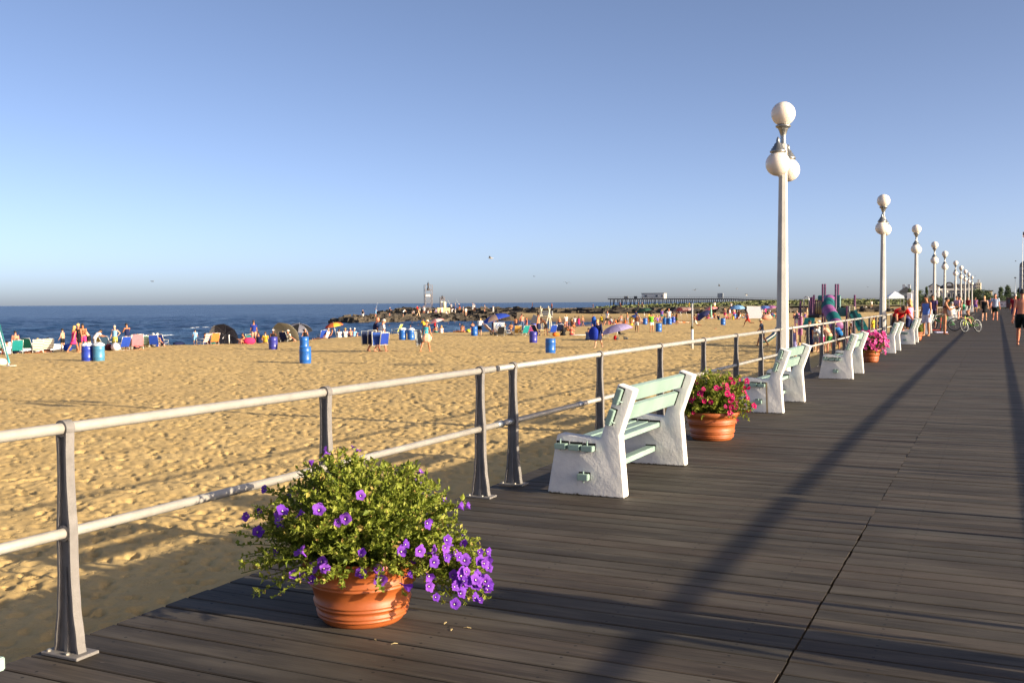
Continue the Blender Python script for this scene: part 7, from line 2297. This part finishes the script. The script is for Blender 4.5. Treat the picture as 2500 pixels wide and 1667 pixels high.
for x, y, ps, rz, sk, cl, hr, lab in [
        (-2.9, 52.5, 'sit_bench', 120, 'tan', [('tshirt', GREYC), ('shorts', NAVY)], ('short_hair', 'dark'), 'sitter in grey left of the bikini wearer'),
        (-2.95, 55.5, 'stand', 160, 'brown', [('tshirt', srgb(90, 70, 110)), ('shorts', BLACK)], ('short_hair', 'dark'), 'person in dull purple behind the bikini wearer'),
        (-2.85, 70.5, 'sit_bench', 90, 'tan', [('tshirt', srgb(30, 60, 130)), ('shorts', BLACK)], ('short_hair', 'dark'), 'sitter in dark blue on the first far bench'),
        (-2.7, 74.5, 'sit_bench', 60, 'fair', [('tshirt', srgb(196, 206, 216)), ('shorts', NAVY)], ('short_hair', 'grey'), 'sitter in pale blue on the first far bench'),
        (-2.85, 79.6, 'sit_bench', 100, 'brown', [('tshirt', BLACK), ('shorts', BLACK)], ('short_hair', 'dark'), 'sitter in black on the second far bench'),
        (-2.75, 83.0, 'stand', 150, 'pink', [('tshirt', srgb(196, 150, 170)), ('shorts', GREYC)], ('bob', 'brown'), 'person in dusty pink standing among the far benches'),
        (-2.9, 87.0, 'sit_bench', 90, 'tan', [('tshirt', srgb(130, 60, 70)), ('shorts', NAVY)], ('long_hair', 'dark'), 'sitter in wine red on the third far bench'),
        (-2.8, 92.0, 'stand_relaxed', 140, 'pink', [('tshirt', srgb(200, 170, 150)), ('shorts', BROWN)], ('short_hair', 'dark'), 'person in tan standing right of the third far bench'),
        (-2.95, 108.6, 'sit_bench', 80, 'brown', [('tshirt', srgb(70, 150, 110)), ('shorts', BLACK)], ('bob', 'dark'), 'sitter in a sea green shirt on a far bench'),
        (-2.7, 112.5, 'stand', 160, 'tan', [('tshirt', srgb(150, 40, 50)), ('shorts', BLACK)], ('short_hair', 'dark'), 'person in red standing right of the sea green shirt'),
        (-2.8, 121.0, 'sit_bench', 100, 'fair', [('tshirt', WHITE), ('shorts', GREYC)], ('cap', WHITE), 'sitter in white on the last but one far bench'),
        (-2.3, 128.0, 'stand', 180, 'tan', [('tshirt', srgb(150, 100, 140)), ('shorts', PURP)], ('bob', 'brown'), 'person in mauve near the last far bench'),
        (-1.3, 126.0, 'walk', 180, 'tan', [('tshirt', srgb(170, 160, 180)), ('shorts', NAVY)], ('short_hair', 'dark'), 'distant walker in lilac grey left of the strolling couple'),
        (-0.45, 110.0, 'walk', 0, 'fair', [('tshirt', srgb(190, 190, 200)), ('shorts', srgb(110, 50, 70))], ('short_hair', 'dark'), 'distant walker half hidden between the strolling couple'),
        (-0.9, 150.0, 'walk_b', 180, 'tan', [('tshirt', srgb(130, 120, 160)), ('shorts', NAVY)], ('short_hair', 'brown'), 'farthest walker before the end of the boardwalk')]:
    PD(x, y, ps, rz, 1.68, sk, cl, hr, lab)
PD(1.98, 4.27, 'stand_relaxed', 90, 1.36, 'fair', [('tshirt', LBLUE), ('shorts', NAVY)], ('short_hair', 'brown'), 'child at the right-hand railing whose long shadow crosses the near deck')
lump('beach_bag', 2316, 742, (.6, .4, .35), BLACK, 'black bag on the back of the first far bench', 'bag', 61, z=0)
bpy.data.objects[[o.name for o in bpy.data.objects if o.get('label') == 'black bag on the back of the first far bench'][0]].location = (-2.55, 76.2, .74)
b = MB(); b.box((0, 0, .03), (.5, .3, .06)); t = empty('folded_cloth', (-2.2, 47.6, .003), .4, 'pale folded cloth on the planks beside the green mountain bike', 'cloth'); b.build('cloth', fabric(srgb(180, 176, 206)), t, bevel=(.02, 1))

# ---- bicycles
M_TYRE = simple((.015, .015, .016), .8, name='tyre_rubber')
def bicycle(x, y, rz, lean, r, base, cframe, c2, label):
    t = empty('bicycle', (x, y, 0), rz, label, 'bicycle', 'bicycles parked on the boardwalk')
    t.rotation_euler = (R(lean), 0, rz)
    for i, xc in enumerate((-base / 2, base / 2)):
        w = empty('wheel', (xc, 0, r)); w.parent = t
        n = 24; b = MB(); b.tube([(r * .93 * math.cos(2 * math.pi * k / n), 0, r * .93 * math.sin(2 * math.pi * k / n)) for k in range(n + 1)], r * .075, 7, cap=False); b.build('tyre', M_TYRE, w)
        b = MB(); b.tube([(r * .84 * math.cos(2 * math.pi * k / n), 0, r * .84 * math.sin(2 * math.pi * k / n)) for k in range(n + 1)], r * .03, 5, cap=False)
        b.build('rim', M_GALV, w)
        b = MB()
        for k in range(10):
            a = 2 * math.pi * k / 10; b.tube([(0, .015 * (-1) ** k, 0), (r * .83 * math.cos(a), 0, r * .83 * math.sin(a))], .0025, 4)
        b.tube([(0, -.05, 0), (0, .05, 0)], .02, 8); b.build('spokes', M_GALV, w)
    bb_ = Vector((-base * .08, 0, r * .95)); st = Vector((-base * .2, 0, r * 2.15)); hd = Vector((base * .32, 0, r * 2.25)); hb = Vector((base * .36, 0, r * 1.85))
    mf = simple(cframe, .35, name='bicycle_paint'); m2 = simple(c2, .35, name='bicycle_paint_b')
    b = MB()
    for a, c, q in ((bb_, st, .017), (bb_, hb, .022), (st, hd, .018)): b.tube([a, c], q, 7)
    for s in (-.05, .05):
        b.tube([bb_ + Vector((0, s * .5, 0)), (-base / 2, s, r)], .011, 6); b.tube([st + Vector((0, s * .3, 0)), (-base / 2, s, r)], .010, 6)
    b.build('frame', mf, t)
    b = MB()
    for s in (-.055, .055): b.tube([hb + Vector((0, s, 0)), (base / 2, s, r)], .014, 6)
    b.tube([hb, hd + (hd - hb).normalized() * .05], .018, 7); b.build('fork', m2, t)
    b = MB(); tp = hd + Vector((-.02, 0, r * .42)); b.tube([hd, tp], .013, 6); b.tube([tp + Vector((-.06, -.27, .02)), tp + Vector((0, -.1, 0)), tp + Vector((0, .1, 0)), tp + Vector((-.06, .27, .02))], .012, 6); b.build('handlebar', simple(BLACK, .5), t)
    b = MB(); b.tube([st, st + Vector((-.03, 0, r * .35))], .012, 6); sd_ = st + Vector((-.03, 0, r * .38)); b.tube([sd_ + Vector((-.13, 0, .01)), sd_ + Vector((-.08, 0, .02)), sd_ + Vector((.02, 0, .01)), sd_ + Vector((.13, 0, 0))], [(.05, .02), (.07, .03), (.04, .025), (.015, .015)], 8); b.build('saddle', simple(BLACK, .6), t)
    b = MB(); b.lathe([(0, -.006), (r * .25, -.006), (r * .25, .006), (0, .006)], 14, bb_ + Vector((0, -.05, 0)), axis=(0, 1, 0)); b.tube([bb_ + Vector((0, -.08, 0)), bb_ + Vector((.1, -.09, -.12))], .01, 5); b.tube([bb_ + Vector((0, .08, 0)), bb_ + Vector((-.1, .09, .12))], .01, 5)
    for q in (Vector((.1, -.12, -.12)), Vector((-.1, .12, .12))): b.box(bb_ + q, (.08, .09, .02))
    b.build('crank', simple(srgb(50, 50, 54), .4, .5), t)
    return t
bicycle(-2.28, 51.0, R(172), 6, .30, 1.02, srgb(60, 150, 60), srgb(214, 220, 210), 'mountain bike with a green frame parked across the deck by the bikini wearer')
bicycle(-1.0, 48.9, R(236), 12, .30, .92, srgb(70, 110, 50), srgb(200, 214, 90), 'small bicycle with a yellow-green fork standing alone in the middle of the deck')
# reddish scooter by the bench
t = empty('child_scooter', (-2.55, 49.0, 0), .4, 'small red scooter lying under the green mountain bike', 'scooter')
b = MB(); b.box((0, 0, .09), (.55, .12, .03)); b.build('deck', simple(srgb(190, 60, 44), .5), t, bevel=(.01, 1)); b = MB(); b.tube([(.27, 0, .09), (.33, 0, .62)], .016, 6); b.tube([(.33, -.18, .62), (.33, .18, .62)], .014, 6); b.build('steering_column', simple(srgb(200, 70, 50), .5), t)
for x in (-.3, .32):
    b = MB(); b.lathe([(0, -.02), (.07, -.02), (.08, 0), (.07, .02), (0, .02)], 14, (x, 0, .08), axis=(0, 1, 0)); b.build('wheel', M_TYRE, t)

# ================================================================== GULLS
M_GW = simple(srgb(214, 212, 208), .7, name='white_feathers'); M_GG = simple(srgb(110, 108, 104), .7, name='grey_feathers'); M_GB = simple(srgb(70, 62, 54), .7, name='brown_feathers')
def gull_meshes():
    b = MB(); b.tube([(0, -.26, .0), (0, -.22, .0), (0, -.08, .01), (0, .08, .01), (0, .16, .03), (0, .21, .035), (0, .245, .03)], [(.01, .004), (.045, .012), (.055, .05), (.055, .055), (.035, .038), (.032, .032), (.006, .006)], 10); body = b.mesh('gull_body', M_GW)
    b = MB(); b.tube([(0, .24, .03), (0, .29, .022)], [.009, .003], 5); beak = b.mesh('beak', simple(srgb(200, 150, 50), .5))
    def wing(flap):
        b = MB(); P = [(0, .0), (.28, .05 + flap), (.46, .06 + flap * .9), (.68, .02 + flap * .2)]; ch = [(.09, -.09), (.10, -.07), (.06, -.07), (-.06, -.09)]
        vs = []
        for (x, z), (a, c) in zip(P, ch): vs += [(x, a, z), (x, c, z - .005), (x, (a + c) / 2 + .01, z + .012)]
        fs = []
        for i in range(3):
            o = i * 3; fs += [(o, o + 3, o + 5, o + 2), (o + 2, o + 5, o + 4, o + 1), (o + 1, o + 4, o + 3, o)]
        b.add(vs, fs, 0, True); return b.mesh('wing', M_GG)
    return body, beak, {k: wing(f) for k, f in (('up', .22), ('flat', .06), ('down', -.08))}
GB, GK, GW = gull_meshes()
for px, py, d, face, wg, dark, lab in [(372, 687, 170, -70, 'down', True, 'brownish gull gliding low over the sea at far left'), (1198, 631, 105, 80, 'flat', False, 'gull gliding with spread wings high above the towers'), (1304, 675, 330, 60, 'flat', True, 'thin distant gull left of the pair near the pier end'),
        (1384, 692, 200, 20, 'up', False, 'gull with raised wings above the lifeguard stand'), (1697, 709, 250, 40, 'up', False, 'gull with one wing up above the far crowd left of the first lamp'), (1756, 698, 240, 100, 'up', True, 'dark gull banking above the lattice screen of the pier'),
        (1799, 705, 330, 60, 'flat', False, 'small gull right of the banking one'), (1822, 721, 230, -60, 'up', False, 'white gull flying low over the right end of the pier'), (1681, 722, 300, 0, 'up', False, 'white gull just above the pier rail'), (2119, 701, 420, 30, 'flat', True, 'tiny gull in the sky between the first two lamp posts'), (2381, 674, 420, 30, 'flat', True, 'tiny gull just right of the last lamp globes'), (2480, 638, 300, 80, 'flat', True, 'dark gull left of the grey tower top')]:
    p = at_dist(px, py, d); t = empty('gull', p, heading(p, face), lab, 'bird', 'gulls in the air')
    t.rotation_euler.y = R(-14 if 'banking' in lab or 'one wing' in lab else 6)
    t.scale = (1.1, 1.1, 1.1)
    o = link('gull_body', GB, t);  recolor(o, [M_GB if dark else M_GW]); link('beak', GK, t)
    for s in (-1, 1):
        o = link('wing', GW[wg], t, (s * .03, .03, .03)); o.scale = (s, 1, 1); recolor(o, [M_GB if dark else M_GG])
